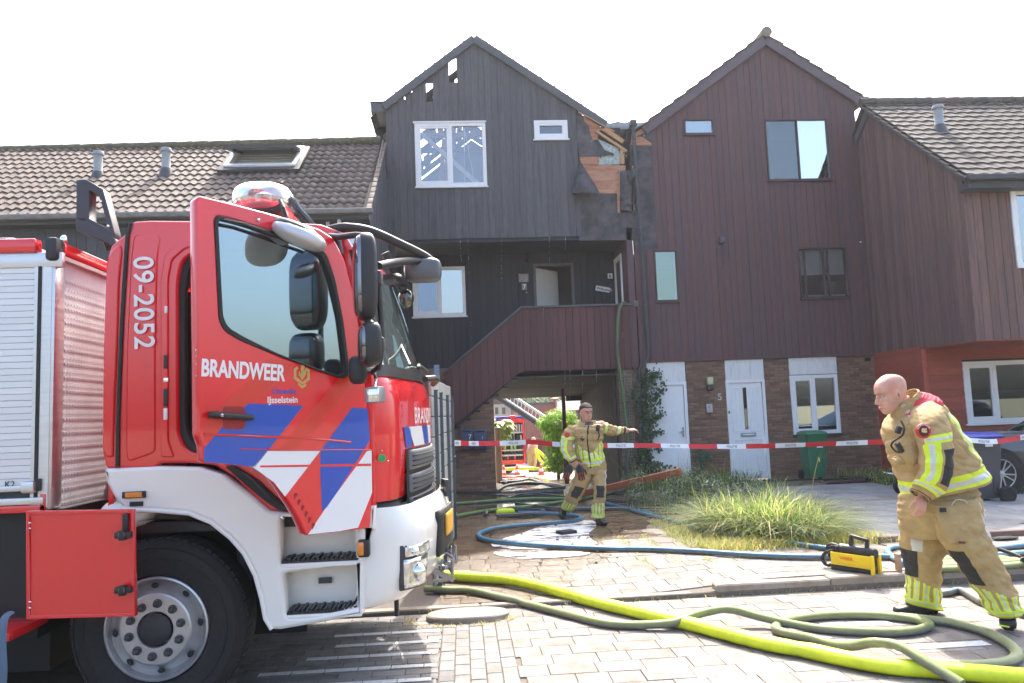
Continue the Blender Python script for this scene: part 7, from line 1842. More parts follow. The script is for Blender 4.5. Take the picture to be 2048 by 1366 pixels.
# parked car, only its front corner reaches into the frame
car = empty('parked_car', (9.6, 12.2, .1), 'dark grey parked car with alloy wheel at the right edge', 'car')
M_carp = mat('dark grey metallic paint', (.07, .075, .085), .3, .6, coat=.8)
cy0, cy1 = 11.35, 13.1
def crr(z, x0, x1, ins): return [Vector((*p, z)) for p in roundpoly([(x0, cy0+ins), (x1, cy0+ins), (x1, cy1-ins), (x0, cy1-ins)], .35, 6)]
loft('car_body', [crr(.32, 7.95, 12.1, .06), crr(.45, 7.86, 12.2, .02), crr(.72, 7.84, 12.22, 0), crr(.92, 7.95, 12.2, .02), crr(1.02, 8.3, 12.1, .08)], M_carp, car, closed=True, cap=True)
loft('car_cabin', [crr(1.0, 9.75, 12.1, .12), crr(1.25, 10.2, 11.9, .22), crr(1.48, 10.7, 11.7, .32), crr(1.52, 10.9, 11.5, .4)], glassmat('car glass', (.4, .45, .48), .2, .1), car, closed=True, cap=True)
loft('car_roof', [crr(1.47, 10.65, 11.75, .31), crr(1.53, 10.8, 11.6, .40), crr(1.55, 10.9, 11.5, .5)], M_carp, car, closed=True, cap=True)
for x in (8.60, 11.4):
    w_ = empty('wheel', (0, 0, 0)); w_.parent = car; w_.location = -car.location
    B().lathe([(.38, .25), (.40, .02), (.38, -.005), (0, .02)], (x, cy0+.0, .43), 'y', 40).build('wheel_arch', M_seal, w_)
    B().lathe([(.21, .0), (.29, -.012), (.325, .005), (.33, .05), (.33, .20), (.2, .21)], (x, cy0-.0, .43), 'y', 40).build('tyre', M_rub, w_, smooth=35)
    sp_ = B(); sp_.lathe([(.225, .02), (.222, -.006), (.21, -.004), (.205, .04)], (x, cy0, .43), 'y', 40)
    sp_.lathe([(.05, .04), (.05, 0), (0, -.005)], (x, cy0, .43), 'y', 20)
    for k in range(10):
        th = 2*math.pi*k/10+(.09 if k % 2 else -.09); sp_.beam(Vector((x, cy0+.01, .43))+Vector((.04*math.cos(th), 0, .04*math.sin(th))), Vector((x, cy0+.005, .43))+Vector((.212*math.cos(th), 0, .212*math.sin(th))), .018, .022, up=(0, 1, 0))
    sp_.build('rim', M_rim, w_, smooth=35)
B().box((8.15, cy0+.05, .8), (.4, .02, .12), Matrix.Rotation(.25, 3, 'Z')).build('headlight', M_lens, car, bevel=.01)
B().tube([Vector((8.3, cy0+.02, .74)), Vector((9.0, cy0-.008, .76)), Vector((11.8, cy0-.008, .78))], .006, 6).build('door_crease', M_carp, car)
car.location.x -= .5
# small hand trolley half hidden behind the firefighter
q = at(1803, 990, Z=.1); tr = empty('hand_trolley', (q.x, q.y, .1), 'small trolley with red hubbed wheel half hidden behind the right firefighter', 'trolley')
B().lathe([(.07, -.02), (.11, -.025), (.13, 0), (.11, .025), (.07, .02)], (q.x, q.y, .24), 'y', 28).build('tyre', M_rub, tr, smooth=50)
B().lathe([(0, -.015), (.075, -.012), (.075, .012), (0, .015)], (q.x, q.y, .24), 'y', 24).build('hub', mat('dark red hub', (.25, .02, .02), .5), tr)
B().tube([(q.x+.05, q.y+.05, .24), (q.x-.02, q.y+.05, .7), (q.x-.05, q.y+.05, .95)], .018, 8).build('frame', M_plas, tr)
B().lathe([(.15, -.012), (.175, 0), (.15, .012)], (q.x+.0, q.y+.03, .75), 'y', 28).build('spoked_wheel', M_plas, tr, smooth=50)
B().tube([(q.x-.2, q.y, .45), (q.x+.2, q.y, .40)], .015, 8).build('cross_bar', M_chrome, tr)

# ---- yellow rescue tool --------------------------------------------------------------
q = onground(1712, 1143); q.z = gz(q.x, q.y)
tl = empty('hydraulic_pump', q, 'yellow and black portable rescue tool pump standing on the pavers', 'rescue tool')
M_ty = mat('yellow tool housing', (.80, .55, .01), .4, var=.06)
ux = Vector((.52, -.854, 0)); uy = Vector((.854, .52, 0)); MTl = Matrix((ux, uy, Vector((0, 0, 1)))).transposed()
def tl_box(name, c, s, m, par=tl, bev=.008, ry=0): return B().box(q+MTl @ Vector(c), s, MTl @ Matrix.Rotation(ry, 3, 'Y'), ).build(name, m, par, bevel=bev)
hs = tl_box('housing', (0, -.07, .12), (.46, .02, .13), M_ty); tl_box('housing', (0, .07, .12), (.46, .02, .13), M_ty)
tl_box('end_plate', (.225, -.065, .10), (.03, .045, .19), M_ty); tl_box('end_plate', (.225, .065, .10), (.03, .045, .19), M_ty)
tl_box('skid', (-.02, 0, .03), (.44, .15, .05), M_plas); tl_box('battery', (.15, 0, .10), (.12, .09, .08), M_plas); tl_box('inner_block', (0, 0, .10), (.40, .10, .12), M_plas)
B().tube([q+MTl @ Vector((-.15, 0, .215)), q+MTl @ Vector((.22, 0, .205)), q+MTl @ Vector((.235, 0, .205))], [.055, .055, .045], 20).build('motor_barrel', M_plas, tl, smooth=40)
hd = B(); hd.beam(q+MTl @ Vector((-.03, 0, .36)), q+MTl @ Vector((.16, 0, .33)), .04, .035); hd.beam(q+MTl @ Vector((.15, 0, .34)), q+MTl @ Vector((.14, 0, .23)), .04, .035); hd.beam(q+MTl @ Vector((-.02, 0, .36)), q+MTl @ Vector((-.04, 0, .22)), .04, .035); hd.build('carry_handle', M_plas, tl, bevel=.006)
for k in range(5): tl_box('hose_clamp', (-.12-.035*k, .02*math.sin(k*2), .20+.02*math.cos(k*3)), (.03, .10, .06+.012*(k % 2)), M_plas, bev=.006, ry=.3*k)
bl = B(); bl.tube(crom([q+MTl @ Vector(v) for v in ((-.20, -.03, .20), (-.30, -.04, .16), (-.36, -.03, .09), (-.32, -.02, .03), (-.24, -.02, .04))], 4), .020, 8); bl.tube(crom([q+MTl @ Vector(v) for v in ((-.18, .05, .22), (-.28, .05, .24), (-.34, .04, .20), (-.30, .03, .10), (-.22, .0, .09))], 4), .016, 8); bl.build('hydraulic_hose', M_plas, tl, smooth=50)
text('tool_print', 'WEBER', .045, frame(q+MTl @ Vector((-.12, -.081, .12)), ux, (0, 0, 1)), mat('orange print', (.75, .20, .02), .5), tl, off=.002, bold=.001)
for ch in tl.children_recursive: pass
tl.scale = (.86, .86, .86)
# grey metal folding stand beside it
st_ = onground(1798, 1145); s0 = empty('metal_stand', st_, 'low rusty metal stand between the yellow tool and the firefighter', 'stand')
B().beam(st_+Vector((0, 0, 0)), st_+Vector((0, 0, .16)), .03, .06).build('upright', mat('rusty steel', (.30, .20, .14), .7, var=.3), s0)
B().beam(st_+Vector((0, 0, .01)), st_+Vector((-.34, .05, .01)), .03, .015).build('foot', MATS['rusty steel'], s0)

# ---- orange board propped on the planting -----------------------------------------------
a_ = onground(1140, 998); a_.z = gz(a_.x, a_.y)+.04; b2 = at(1362, 943, Y=11.3)
ob = B().beam(a_, b2, .06, .11, up=(0, -.6, 1)).build('timber_board', mat('orange stained board', (.36, .12, .06), .7, var=.25, vscale=6, bump=.3, stretch=(2, 8, 8)), None, bevel=.004); tagp(ob, 'long charred orange board lying from the passage floor up on the shrubs', 'board')
# charred debris by the wall
db = empty('roof_batten_pile', (6.6, 14.4, .1), 'pile of dark charred roof battens lying on the ground before house number 5', 'timber pile')
rnd = random.Random(77)
for k in range(14):
    c = Vector((5.9+rnd.uniform(0, 2.2), 13.9+rnd.uniform(0, .8), .13+.03*(k % 3))); an = rnd.uniform(-.25, .25); L = rnd.uniform(.8, 2.0)
    B().beam(c-Vector((math.cos(an), math.sin(an), 0))*L/2, c+Vector((math.cos(an), math.sin(an), 0))*L/2, rnd.uniform(.03, .08), .025).build('batten', rnd.choice([M_charwood, M_redbrown, M_charwood]), db)
for (a, b, l, an, m, lab) in ((1790, 1005, 1.4, .05, M_pine, 'thin pale stick lying on the grey slabs'),):
    c = onground(a, b-2); c.z = .145; o = B().beam(c-Vector((l/2, 0, 0)), c+Vector((l/2, .03, 0)), .012, .01).build('stick', m, None); tagp(o, lab, 'stick')
dk = [B() for _ in range(1)][0]
for k in range(60):
    c = onground(rnd.uniform(960, 1260), rnd.uniform(1000, 1130)); r_ = rnd.uniform(.006, .022); dk.ell((c.x, c.y, gz(c.x, c.y)+r_*.5), (r_, r_*rnd.uniform(.5, 1), r_*.5), 6)
o = dk.build('char_crumbs', M_charwood, None); o['kind'] = 'stuff'
q = onground(1133, 1068); o = B().box((q.x, q.y, gz(q.x, q.y)+.02), (.22, .16, .05), Matrix.Rotation(.4, 3, 'Z')).build('charred_chunk', M_charwood, None, bevel=.01); tagp(o, 'charred block lying in the puddle behind the doubled blue hose', 'debris')
for a, b, l in ((1925, 1078, 'thin black strip of burnt felt on the slabs behind the firefighter'), (2010, 1080, 'smaller black scrap of felt at the right edge of the slabs')):
    q = onground(a, b); o = B().ell((q.x, q.y, gz(q.x, q.y)+.02), (.16, .06, .02), 10).build('felt_shred', M_charwood, None); tagp(o, l, 'debris')

# ================================================================ plants
M_ivy = mat('dark ivy leaf', (.030, .065, .022), .5, objvar=.5)
def leaf_shape(b, p, n, upv, s, w=.6):
    n = n.normalized(); u = upv-n*upv.dot(n)
    if u.length < 1e-3: u = Vector((1, 0, 0))
    u.normalize(); x = u.cross(n)
    b.V += [p, p+u*s*.35+x*s*w*.5+n*s*.05, p+u*s, p+u*s*.35-x*s*w*.5+n*s*.05]; k = len(b.V)-4
    b.F += [(k, k+1, k+2), (k, k+2, k+3)]; b.M += [0, 0]
rnd = random.Random(5)
iv = empty('ivy_plant', (4.0, 15.9, .1), 'dark green ivy climbing beside the white side door at the corner', 'ivy')
b1 = B(); path = [(1302, 745), (1292, 800), (1300, 850), (1288, 900), (1302, 940), (1310, 960)]
stems = B()
pp = crom([at(a, c, Y=15.93) for a, c in path], 8); stems.tube(pp, .012, 6)
for (a, c), (d, e) in (((1302, 800), (1328, 775)), ((1300, 838), (1330, 826)), ((1300, 868), (1325, 862)), ((1305, 930), (1322, 924)), ((1298, 760), (1318, 742)), ((1296, 880), (1322, 900))):
    stems.tube([at(a, c, Y=15.92), at(d, e, Y=15.90)], .006, 5); A_, B2 = at(a, c, Y=15.92), at(d, e, Y=15.90)
    for k in range(60):
        t = rnd.random(); p = A_.lerp(B2, t)+Vector((rnd.gauss(0, .03), rnd.uniform(-.04, .03), rnd.gauss(0, .03))); leaf_shape(b1, p, Vector((rnd.gauss(0, .5), -1, rnd.gauss(.3, .5))), Vector((rnd.gauss(0, .6), 0, -1)), rnd.uniform(.04, .075), .8)
for k in range(1150):
    t = rnd.random(); p = pp[int(t*(len(pp)-1))].copy(); wd = .11+.06*math.sin(t*9)+.05*(t > .7); p += Vector((rnd.gauss(-.02, wd), rnd.uniform(-.12, .05), rnd.gauss(0, .07)))
    leaf_shape(b1, p, Vector((rnd.gauss(0, .5), -1, rnd.gauss(.3, .5))), Vector((rnd.gauss(0, .6), 0, -1)), rnd.uniform(.045, .085), .8)
b1.build('foliage', M_ivy, iv); stems.build('stem', mat('ivy stem', (.08, .06, .04), .9), iv)
iv2 = empty('ivy_plant', (5.0, 15.95, .1), 'small dark ivy sprig on the brick between the two white doors', 'ivy')
b1 = B()
for k in range(200):
    t = rnd.random(); A_, B2 = (at(1398, 950, Y=15.98), at(1402, 898, Y=15.98)) if k % 2 else (at(1400, 905, Y=15.98), at(1418, 918, Y=15.98)); p = A_.lerp(B2, t)+Vector((rnd.gauss(0, .05), rnd.uniform(-.06, 0), rnd.gauss(0, .04)))
    leaf_shape(b1, p, Vector((rnd.gauss(0, .5), -1, .3)), Vector((rnd.gauss(0, .6), 0, -1)), rnd.uniform(.04, .07), .8)
b1.build('foliage', M_ivy, iv2)
# grass: bent blades
def blades(name, n, pos, hgt, m, parent=None, w=.006, lean=.6, seed=1, segs=4, mats=None, dirbias=None):
    rnd = random.Random(seed); V = []; Fc = []; mi = []
    for k in range(n):
        x, y = pos(rnd); h = hgt(rnd, x, y); z = gz(x, y); a = rnd.uniform(0, 6.283); l = rnd.uniform(.1, lean)*h; d = Vector((math.cos(a), math.sin(a), 0))
        if dirbias: d = (d+Vector(dirbias(x, y))).normalized()
        s = Vector((-d.y, d.x, 0))*w*rnd.uniform(.6, 1.4); k0 = len(V); m_i = rnd.randrange(len(mats)) if mats else 0
        tw = rnd.uniform(-.6, .6)
        for i in range(segs+1):
            t = i/segs; c = Vector((x, y, z))+d*(l*t*t*1.5)+Vector((0, 0, h*(t-.35*l/h*t*t*t))); ww = (1-t**2)*1.0+.04
            s2 = s*ww; V += [c-s2, c+s2]
        for i in range(segs): Fc.append((k0+2*i, k0+2*i+1, k0+2*i+3, k0+2*i+2)); mi.append(m_i)
    return mesh(name, V, Fc, parent, mats or m, mi)
Mg1 = mat('sunlit grass blade', (.16, .26, .05), .55, objvar=.35); Mg2 = mat('yellow green blade', (.30, .36, .10), .55, objvar=.3); Mg3 = mat('straw blade', (.48, .40, .22), .7, objvar=.25); Mg4 = mat('deep green blade', (.05, .12, .04), .55, objvar=.3)
Mg5 = mat('pale bleached blade', (.42, .44, .26), .5, objvar=.25)
for m in (Mg1, Mg2, Mg3, Mg4, Mg5): translucent(m, .5, 1.6)
gc = Vector((3.55, 9.05, .1))
og = empty('ornamental_grass', gc, 'large sunlit clump of long arching grass in the bed beside the pavement', 'grass clump')
def gpos(rnd):
    while True:
        x, y = rnd.uniform(2.75, 4.45), rnd.uniform(8.35, 10.1)
        if ((x-3.62)/.74)**2+((y-9.2)/.85)**2 < 1+.5*noise.noise(Vector((x*2.5, y*2.5, 1))): return x, y
def gh(rnd, x, y):
    r_ = ((x-3.55)/.9)**2+((y-9.2)/.9)**2; return rnd.uniform(.18, .90)*(.84-.30*r_)*(.8+.5*noise.noise(Vector((x*3, y*3, 4))))*(1.0 if x < 4 else .85)
blades('foliage', 9000, gpos, gh, None, og, w=.0052, lean=1.9, seed=2, segs=6, mats=[Mg1, Mg4, Mg2, Mg4, Mg5, Mg5, Mg3], dirbias=lambda x, y: ((x-3.5)*.8, (y-9.2)*.8, 0))
pl_ = B()
for k in range(1):
    x, y = gpos(rnd); h = rnd.uniform(.7, .95); a = rnd.uniform(-.4, .4); tip_ = Vector((x+a*.5, y, .1+h)); pl_.tube(crom([(x, y, .1), (x+a*.12, y, .1+h*.6), tip_, tip_+Vector((a*.2-.04, 0, -.03))], 4), [.003]*9+[.007]*4, 5)
pl_.build('seed_head', Mg3, og)
sh = empty('shrub', (3.35, 11.5, .1), 'shaded grey green bushy shrub left of the tall grass clump', 'shrub')
def shp(rnd):
    while True:
        x, y = rnd.uniform(2.4, 4.3), rnd.uniform(10.0, 13.6)
        if ((x-3.4)/.95)**2+((y-11.8)/1.9)**2 < 1: return x, y
fb_ = B(); rnd = random.Random(91)
Msh = mat('grey green shrub leaf', (.09, .125, .075), .6, objvar=.4)
clumps = [(shp(rnd), rnd.uniform(.20, .42)) for _ in range(32)]
for (x, y), h in clumps:
    c = Vector((x, y, gz(x, y)+h*.8))
    for k in range(330):
        d = Vector((rnd.gauss(0, 1), rnd.gauss(0, 1), rnd.gauss(0, 1))).normalized()*(rnd.random()**.4); p = c+Vector((d.x*.22, d.y*.25, d.z*h*.8))
        if p.z < gz(x, y): continue
        leaf_shape(fb_, p, d+Vector((0, 0, .4)), Vector((d.x, d.y, .8)), rnd.uniform(.02, .05), .45)
fb_.build('foliage', Msh, sh)
blades('tall_stems', 260, shp, lambda r_, x, y: r_.uniform(.5, .85), None, sh, w=.003, lean=.4, seed=9, mats=[Mg4, Mg2])
o = blades('dry_grass', 3800, lambda r_: ((lambda a: (a, 8.28+r_.gauss(0, .13)+.05*(a-3)))(r_.uniform(2.5, 4.5))), lambda r_, x, y: r_.uniform(.04, .14), None, None, w=.003, lean=1.2, seed=6, segs=3, mats=[Mg3, Mg3, Mg2]); o['kind'] = 'stuff'
o = blades('dry_grass', 1500, lambda r_: (r_.uniform(2.4, 3.1), r_.uniform(8.3, 10.3)), lambda r_, x, y: r_.uniform(.03, .12), None, None, w=.003, lean=1.2, seed=16, segs=3, mats=[Mg3, Mg2]); o['kind'] = 'stuff'
o = blades('weed_strip', 5000, lambda r_: (r_.uniform(7.3, 9.6), r_.uniform(13.2, 15.2) if r_.random() < .8 else r_.uniform(12.6, 13.4)), lambda r_, x, y: r_.uniform(.05, .30), None, None, w=.005, lean=.9, seed=7, segs=3, mats=[Mg4, Mg4, Mg3, Mg1]); o['kind'] = 'stuff'
o = blades('weed_strip', 1800, lambda r_: (r_.uniform(7.7, 10.5), r_.uniform(11.2, 12.2)), lambda r_, x, y: r_.uniform(.04, .16), None, None, w=.005, lean=.9, seed=8, segs=3, mats=[Mg4, Mg1, Mg3]); o['kind'] = 'stuff'
o = blades('weed_strip', 1500, lambda r_: (r_.uniform(3.3, 5.6), r_.uniform(14.3, 15.9)), lambda r_, x, y: r_.uniform(.05, .35), None, None, w=.005, lean=.9, seed=28, segs=3, mats=[Mg4, Mg4, Mg1]); o['kind'] = 'stuff'
def kerbpos(r_):
    x = r_.uniform(-.4, 4.5); return x, 6.60+r_.gauss(0, .012)
o = blades('joint_moss_and_straw', 260, kerbpos, lambda r_, x, y: r_.uniform(.01, .05), None, None, w=.003, lean=1.5, seed=18, segs=2, mats=[Mg3, Mg3, Mg1]); o['kind'] = 'stuff'
o = blades('joint_moss_and_straw', 150, lambda r_: ((lambda t: (-.05+.42*math.cos(t), 6.33+.22*math.sin(t)))(r_.uniform(2.8, 6.0))), lambda r_, x, y: r_.uniform(.01, .05), None, None, w=.003, lean=1.5, seed=19, segs=2, mats=[Mg3]); o['kind'] = 'stuff'
o = blades('joint_moss_and_straw', 900, lambda r_: (round(r_.uniform(1.7, 2.7)/.3)*.3+r_.gauss(0, .03), r_.uniform(7.6, 9.4)), lambda r_, x, y: r_.uniform(.008, .03), None, None, w=.004, lean=1.5, seed=29, segs=2, mats=[Mg2, Mg3]); o['kind'] = 'stuff'

# ================================================================ the yard seen through the passage
def yz(a, b, Y): return at(a, b, Y=Y)
# second fire engine with open equipment lockers
fy = 30.5
f2 = empty('fire_truck', yz(1020, 940, fy), 'distant red fire truck with open equipment locker seen through the passage', 'fire truck')
def fbx(name, a, b, c, d, m, par, y0=fy, dep=.1, bev=0): p, q = yz(a, b, y0), yz(c, d, y0); return B().bbox(p.x, q.x, y0, y0+dep, q.z, p.z).build(name, m, par, bevel=bev)
fbx('body', 990, 838, 1050, 928, M_red, f2, fy+.55, 4.5, .05)
fbx('locker_frame', 1000, 838, 1048, 845, M_red, f2, fy, .6); fbx('locker_frame', 1000, 845, 1005, 928, M_red, f2, fy, .6); fbx('locker_frame', 1045, 845, 1051, 926, M_red, f2, fy, .6); fbx('locker_frame', 1005, 921, 1046, 928, M_red, f2, fy, .6)
fbx('locker_back', 1005, 845, 1046, 921, M_seal, f2, fy+.5, .05)
fbx('roof_board', 992, 834, 1049, 840, M_blue, f2, fy+.3, 4); fbx('side_panel', 1050, 838, 1053, 922, M_alu, f2, fy+.1, .5)
for b in (865, 882, 900, 910): fbx('locker_shelf', 1005, b, 1046, b+1.2, M_alu, f2, fy, .5)
for a in (1028,): fbx('locker_divider', a, 846, a+1.3, 900, M_alu, f2, fy, .5)
for a in (1013, 1019, 1023, 1032, 1037, 1042): fbx('air_cylinder', a, 848, a+3.2, 864, M_alu2, f2, fy+.1, .15, .02)
for a in (1010, 1016, 1022, 1034, 1040): fbx('locker_kit', a, 868+(a % 3), a+4, 881, rnd.choice([M_plas, M_alu2, M_plas2]), f2, fy+.1, .2, .02)
for a in (1008, 1014, 1021, 1028, 1035, 1041):
    fbx('locker_kit', a, 885, a+4.5, 899, rnd.choice([M_plas, M_hi, M_plas2]), f2, fy+.1, .2, .02); fbx('locker_kit', a, 903, a+4.5, 909, M_plas2, f2, fy+.1, .2, .02); fbx('locker_kit', a, 912, a+4.5, 920, rnd.choice([M_plas, M_red]), f2, fy+.1, .2, .02)
fbx('roof_lamp', 1020, 831, 1031, 836, M_red, f2, fy, .5, .02)
for a in (1003, 1012): w_ = yz(a, 930, fy+.4); B().lathe([(0, 0), (.45, 0), (.45, .3), (0, .3)], w_+Vector((0, 0, .1)), 'y', 24).build('wheel', M_rub, f2)
# turntable ladder overhead
ld_ = empty('aerial_ladder', yz(1040, 830, 27), 'silver aerial ladder sloping down behind the passage opening', 'ladder')
A_, B2 = yz(985, 782, 27), yz(1092, 852, 26)
for off in (0, .28):
    for dz in (0, .30): B().beam(A_+Vector((0, off, dz)), B2+Vector((0, off, dz)), .05, .07).build('ladder_rail', M_alu, ld_)
for k in range(16):
    p = A_.lerp(B2, k/15); B().beam(p+Vector((0, 0, 0)), p+Vector((0, .28, 0)), .03).build('ladder_rung', M_alu, ld_); B().beam(p, A_.lerp(B2, min(1, (k+.5)/15))+Vector((0, 0, .3)), .02).build('ladder_brace', M_alu, ld_)
B().beam(A_-Vector((0, .05, .12)), B2-Vector((0, .05, .12)), .1, .12).build('ladder_base', M_plas2, ld_)
# buildings behind
bk = empty('brick_building', yz(1110, 900, 42), 'low red brick building with flat roof behind the green bush', 'building')
M_bfar = mat('far red brick', (.25, .10, .08), .9, var=.15, vscale=4)
p0, p1 = yz(1035, 812, 42), yz(1170, 930, 42); B().bbox(p0.x, p0.x+5.2, 42, 48, -2, p0.z).build('wall', M_bfar, bk)
B().bbox(p0.x-.1, p0.x+5.3, 41.9, 48.1, p0.z, p0.z+.15).build('roof_edge', M_gutter, bk)
for a in (1120,): q0, q1 = yz(a, 830, 41.9), yz(a+14, 850, 41.9); plate('window', rect(q0.x, q1.x, q1.z, q0.z), [], FRONT(41.95), .1, G_dark, bk)
wk = empty('white_building', yz(1150, 800, 46), 'white rendered house end with dark windows far behind the passage', 'building')
q0, q1 = yz(1122, 802, 40), yz(1180, 819, 40); B().bbox(q0.x, q1.x+2, 39.9, 47, q1.z, q0.z).build('white_fascia', M_white, wk)
q0, q1 = yz(1126, 819, 40.2), yz(1180, 840, 40.2); B().bbox(q0.x, q1.x+2, 40.1, 47, q1.z-3, q0.z).build('wall', mat('beige wall', (.25, .2, .17), .8), wk)
for a in (1128, 1140, 1152): c0_, c1_ = yz(a, 820, 40), yz(a+9, 838, 40); plate('window', rect(c0_.x, c1_.x, c1_.z, c0_.z), [], FRONT(40.08), .06, G_dark, wk)
wl2 = empty('white_house', yz(1000, 830, 50), 'pale house with tiled roof half hidden by the ladder', 'building')
q0, q1 = yz(975, 806, 48), yz(1030, 930, 48); B().bbox(q0.x-3, q1.x, 48, 54, -2, q0.z).build('wall', mat('pale render', (.55, .52, .46), .8), wl2)
B().beam((q0.x-3.2, 51, q0.z+.3), (q1.x+.2, 51, q0.z+.3), 6.4, .8).build('roof', M_tile, wl2)
for a in (990, 1004): c0_, c1_ = yz(a, 815, 47.9), yz(a+7, 828, 47.9); plate('window', rect(c0_.x, c1_.x, c1_.z, c0_.z), [], FRONT(47.95), .06, G_dark, wl2)
# street lamps
for a, b, Y, lab in ((1126.5, 792, 19.0, 'dark red lamp post standing right behind the passage'), (1109, 798, 33.0, 'slim red lamp post with flat head farther back')):
    p = yz(a, b, Y); g = gz(p.x, Y); t = empty('lamp_post', (p.x, Y, g), lab, 'lamp post', 'red lamp posts behind the passage'); mm2 = mat('dark red post paint', (.22, .025, .03), .5)
    top_ = p.z if Y > 25 else p.z+2.0
    B().tube([(p.x, Y, g), (p.x, Y, g+.9), (p.x, Y, g+.92), (p.x, Y, top_)], [.06, .06, .045, .045], 12).build('pole', mm2, t, smooth=40)
    B().lathe([(.04, -.08), (.18, -.02), (.2, .02), (.0, .06)], (p.x, Y, top_), 'z', 20).build('lamp_head', mm2, t, smooth=50)
# bush
M_bush = translucent(mat('fresh green bush leaf', (.17, .30, .03), .5, objvar=.4), .5, 1.5)
def bush(name, label, clumps, m, base, n=420, s=(.05, .10), seed=3, cat='bush', stem=True):
    rnd = random.Random(seed); t = empty(name, base, label, cat); f_ = B()
    for (c, r_) in clumps:
        for k in range(n):
            d = Vector((rnd.gauss(0, 1), rnd.gauss(0, 1), rnd.gauss(0, 1))).normalized()*(rnd.random()**.35); leaf_shape(f_, Vector(c)+Vector((d.x*r_[0], d.y*r_[1], d.z*r_[2])), d+Vector((0, 0, .5)), Vector((d.x, d.y, -.5)), rnd.uniform(*s), .5)
    f_.build('foliage', m, t)
    if stem: B().tube([base, (base[0], base[1], clumps[0][0][2])], [.05, .02], 8).build('trunk', MATS['ivy stem'], t)
    return t
yb = 22.5; rnd = random.Random(8)
cl_ = [(yz(a, b, yb+rnd.uniform(-.3, .3)), (.28, .35, .22)) for a, b in ((1105, 835), (1120, 828), (1135, 833), (1098, 850), (1115, 850), (1132, 852), (1102, 868), (1120, 870), (1138, 870), (1106, 890), (1122, 892), (1138, 890), (1108, 912), (1124, 914), (1136, 912), (1104, 928), (1120, 932), (1135, 932), (1142, 850), (1090, 845))]
bush('bush', 'tall bright green bush beside the lamp post seen through the passage', cl_, M_bush, (cl_[4][0].x, yb, gz(1, yb)), 420, (.05, .11))
cl_ = [(yz(a, b, 24), (.22, .3, .2)) for a, b in ((994, 852), (1000, 860), (1006, 850), (998, 868))]
bush('palm_shrub', 'small yellow green palm like shrub at the left edge of the passage', cl_, mat('yellow green leaf', (.30, .38, .06), .5, objvar=.3), (cl_[0][0].x, 24, gz(1, 24)), 90, (.2, .42), 12)
# far trees
for (a, b, Y, rx, rz, seed, lab) in ((1020, 800, 60, 3.0, 1.6, 1, 'pale green tree crown above the far pale house'), (1085, 790, 66, 3.4, 1.3, 2, 'distant tree crown beyond the brick building'), (1150, 792, 70, 3.5, 1.0, 4, 'far tree top behind the white fascia')):
    c = yz(a, b, Y); rnd = random.Random(seed)
    bush('tree', lab, [((c.x+rnd.gauss(0, rx*.5), Y+rnd.gauss(0, 1), c.z+rnd.gauss(0, rz*.4)), (rx*.5, rx*.5, rz*.5)) for _ in range(9)], mat('hazy green leaf', (.14, .20, .08), .6, objvar=.3), (c.x, Y, -1.2), 260, (.2, .45), seed, 'tree')
# fence, post, cones, hoses in the yard
wf = empty('wooden_fence', yz(1080, 930, 34), 'weathered picket fence behind the yellow hoses', 'fence')
for k in range(24):
    a = 1056+k*2.6; p = yz(a, 876+rnd.uniform(-3, 3), 34); B().bbox(p.x-.045, p.x+.045, 34, 34.03, -1.2, p.z).build('picket', mat('grey picket', (.25, .2, .15), .9, objvar=.3), wf)
p = yz(995, 855, 21.6); wp = B().bbox(p.x-.08, p.x+.08, 21.55, 21.71, gz(1, 21.6), p.z).build('wooden_post', mat('fresh sawn post', (.75, .50, .30), .8, var=.1, stretch=(6, 6, 1)), None, bevel=.005); tagp(wp, 'pale sawn wooden post at the left side of the passage end', 'post')
Mor = mat('orange cone plastic', (.75, .10, .02), .5)
for a, b, lab in ((1007.5, 951, 'traffic cone nearest the wooden post, left of three'), (1034.5, 950, 'middle traffic cone in front of the far truck'), (1082.5, 949, 'right traffic cone beside the green bush')):
    Yc = 27.8; p = yz(a, b, Yc); p.z = gz(p.x, Yc); t = empty('traffic_cone', p, lab, 'traffic cone', 'traffic cones in the rear yard'); h = .47
    for z0, z1, m in ((.02, .14, Mor), (.14, .25, M_film), (.25, .36, Mor), (.36, .42, M_film), (.42, .47, Mor)):
        r0 = .12*(1-z0/.55); r1 = .12*(1-z1/.55); B().lathe([(r0, z0), (r1, z1)], p, 'z', 16).build('cone_band', m, t, smooth=True)
    B().bbox(p.x-.16, p.x+.16, p.y-.16, p.y+.16, p.z, p.z+.03).build('base', Mor, t)
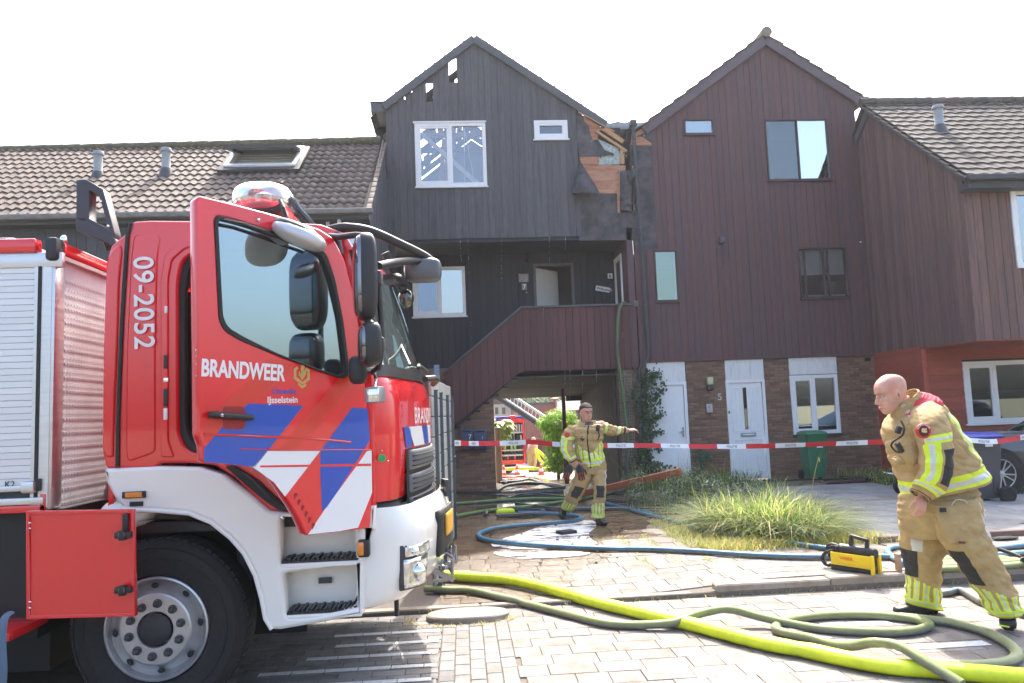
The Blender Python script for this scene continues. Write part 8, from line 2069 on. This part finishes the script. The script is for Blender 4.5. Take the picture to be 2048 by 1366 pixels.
for k, (pts, lab) in enumerate((([(1070, 898), (1080, 905), (1090, 915), (1098, 925)], 'yellow hose arching down beside the far firefighter'), ([(1072, 903), (1080, 920), (1092, 932), (1100, 938)], 'second yellow hose looping beside the bush'), ([(1010, 938), (1050, 937), (1100, 938)], 'straight yellow hose lying across the rear yard'))):
    o = B().tube(crom([yz(a, b, 28.5-.3*k) for a, b in pts], 6), .06, 8).build('fire_hose', M_hyel, None, smooth=True); tagp(o, lab, 'fire hose', 'yellow hoses in the rear yard')
p = yz(1020, 951, 27.6); o = B().tube([yz(1000, 954, 26.6), yz(1025, 955, 26.4), yz(1050, 952, 26.6)], .05, 8).build('fire_hose', mat('red hose', (.5, .04, .03), .5), None); tagp(o, 'red hose lying behind the passage near the cones', 'fire hose')
# water dripping from the jetty and balcony
wd = B(); rnd = random.Random(44)
for a, b0, b1, Y in ((920, 480, 600, 15.94), (936, 480, 690, 15.94), (1003, 476, 690, 15.94), (1099, 474, 530, 15.94), (1131, 473, 500, 15.94), (1130, 742, 830, 15.95), (1140, 742, 800, 15.95), (1193, 741, 810, 15.95), (1250, 741, 770, 15.95), (1165, 741, 790, 15.95)):
    for k in range(26):
        t = rnd.random()**1.4; p = at(a+rnd.gauss(0, .4)+8*t*(1 if a < 940 else .0), b0+(b1-b0)*t, Y=Y); wd.ell(p, (.004, .004, .012 if t < .4 else .006), 6)
o = wd.build('dripping_water', mat('water drops', (.55, .6, .65), .1, trans=.3), None); o['kind'] = 'stuff'

# ================================================================ thin haze volume added to imitate veiling glare
hz = B().bbox(-60, 60, -4, 75, -2.4, 13.5).build('haze', None, None)
m = bpy.data.materials.new('veiling glare haze'); m.use_nodes = True; n = m.node_tree.nodes
for x in list(n): n.remove(x)
o_ = n.new('ShaderNodeOutputMaterial'); v_ = n.new('ShaderNodeVolumePrincipled'); v_.inputs['Color'].default_value = (.93, .95, 1, 1); v_.inputs['Density'].default_value = .0009; v_.inputs['Anisotropy'].default_value = .35
m.node_tree.links.new(v_.outputs[0], o_.inputs['Volume']); hz.data.materials.clear(); hz.data.materials.append(m); hz['kind'] = 'stuff'
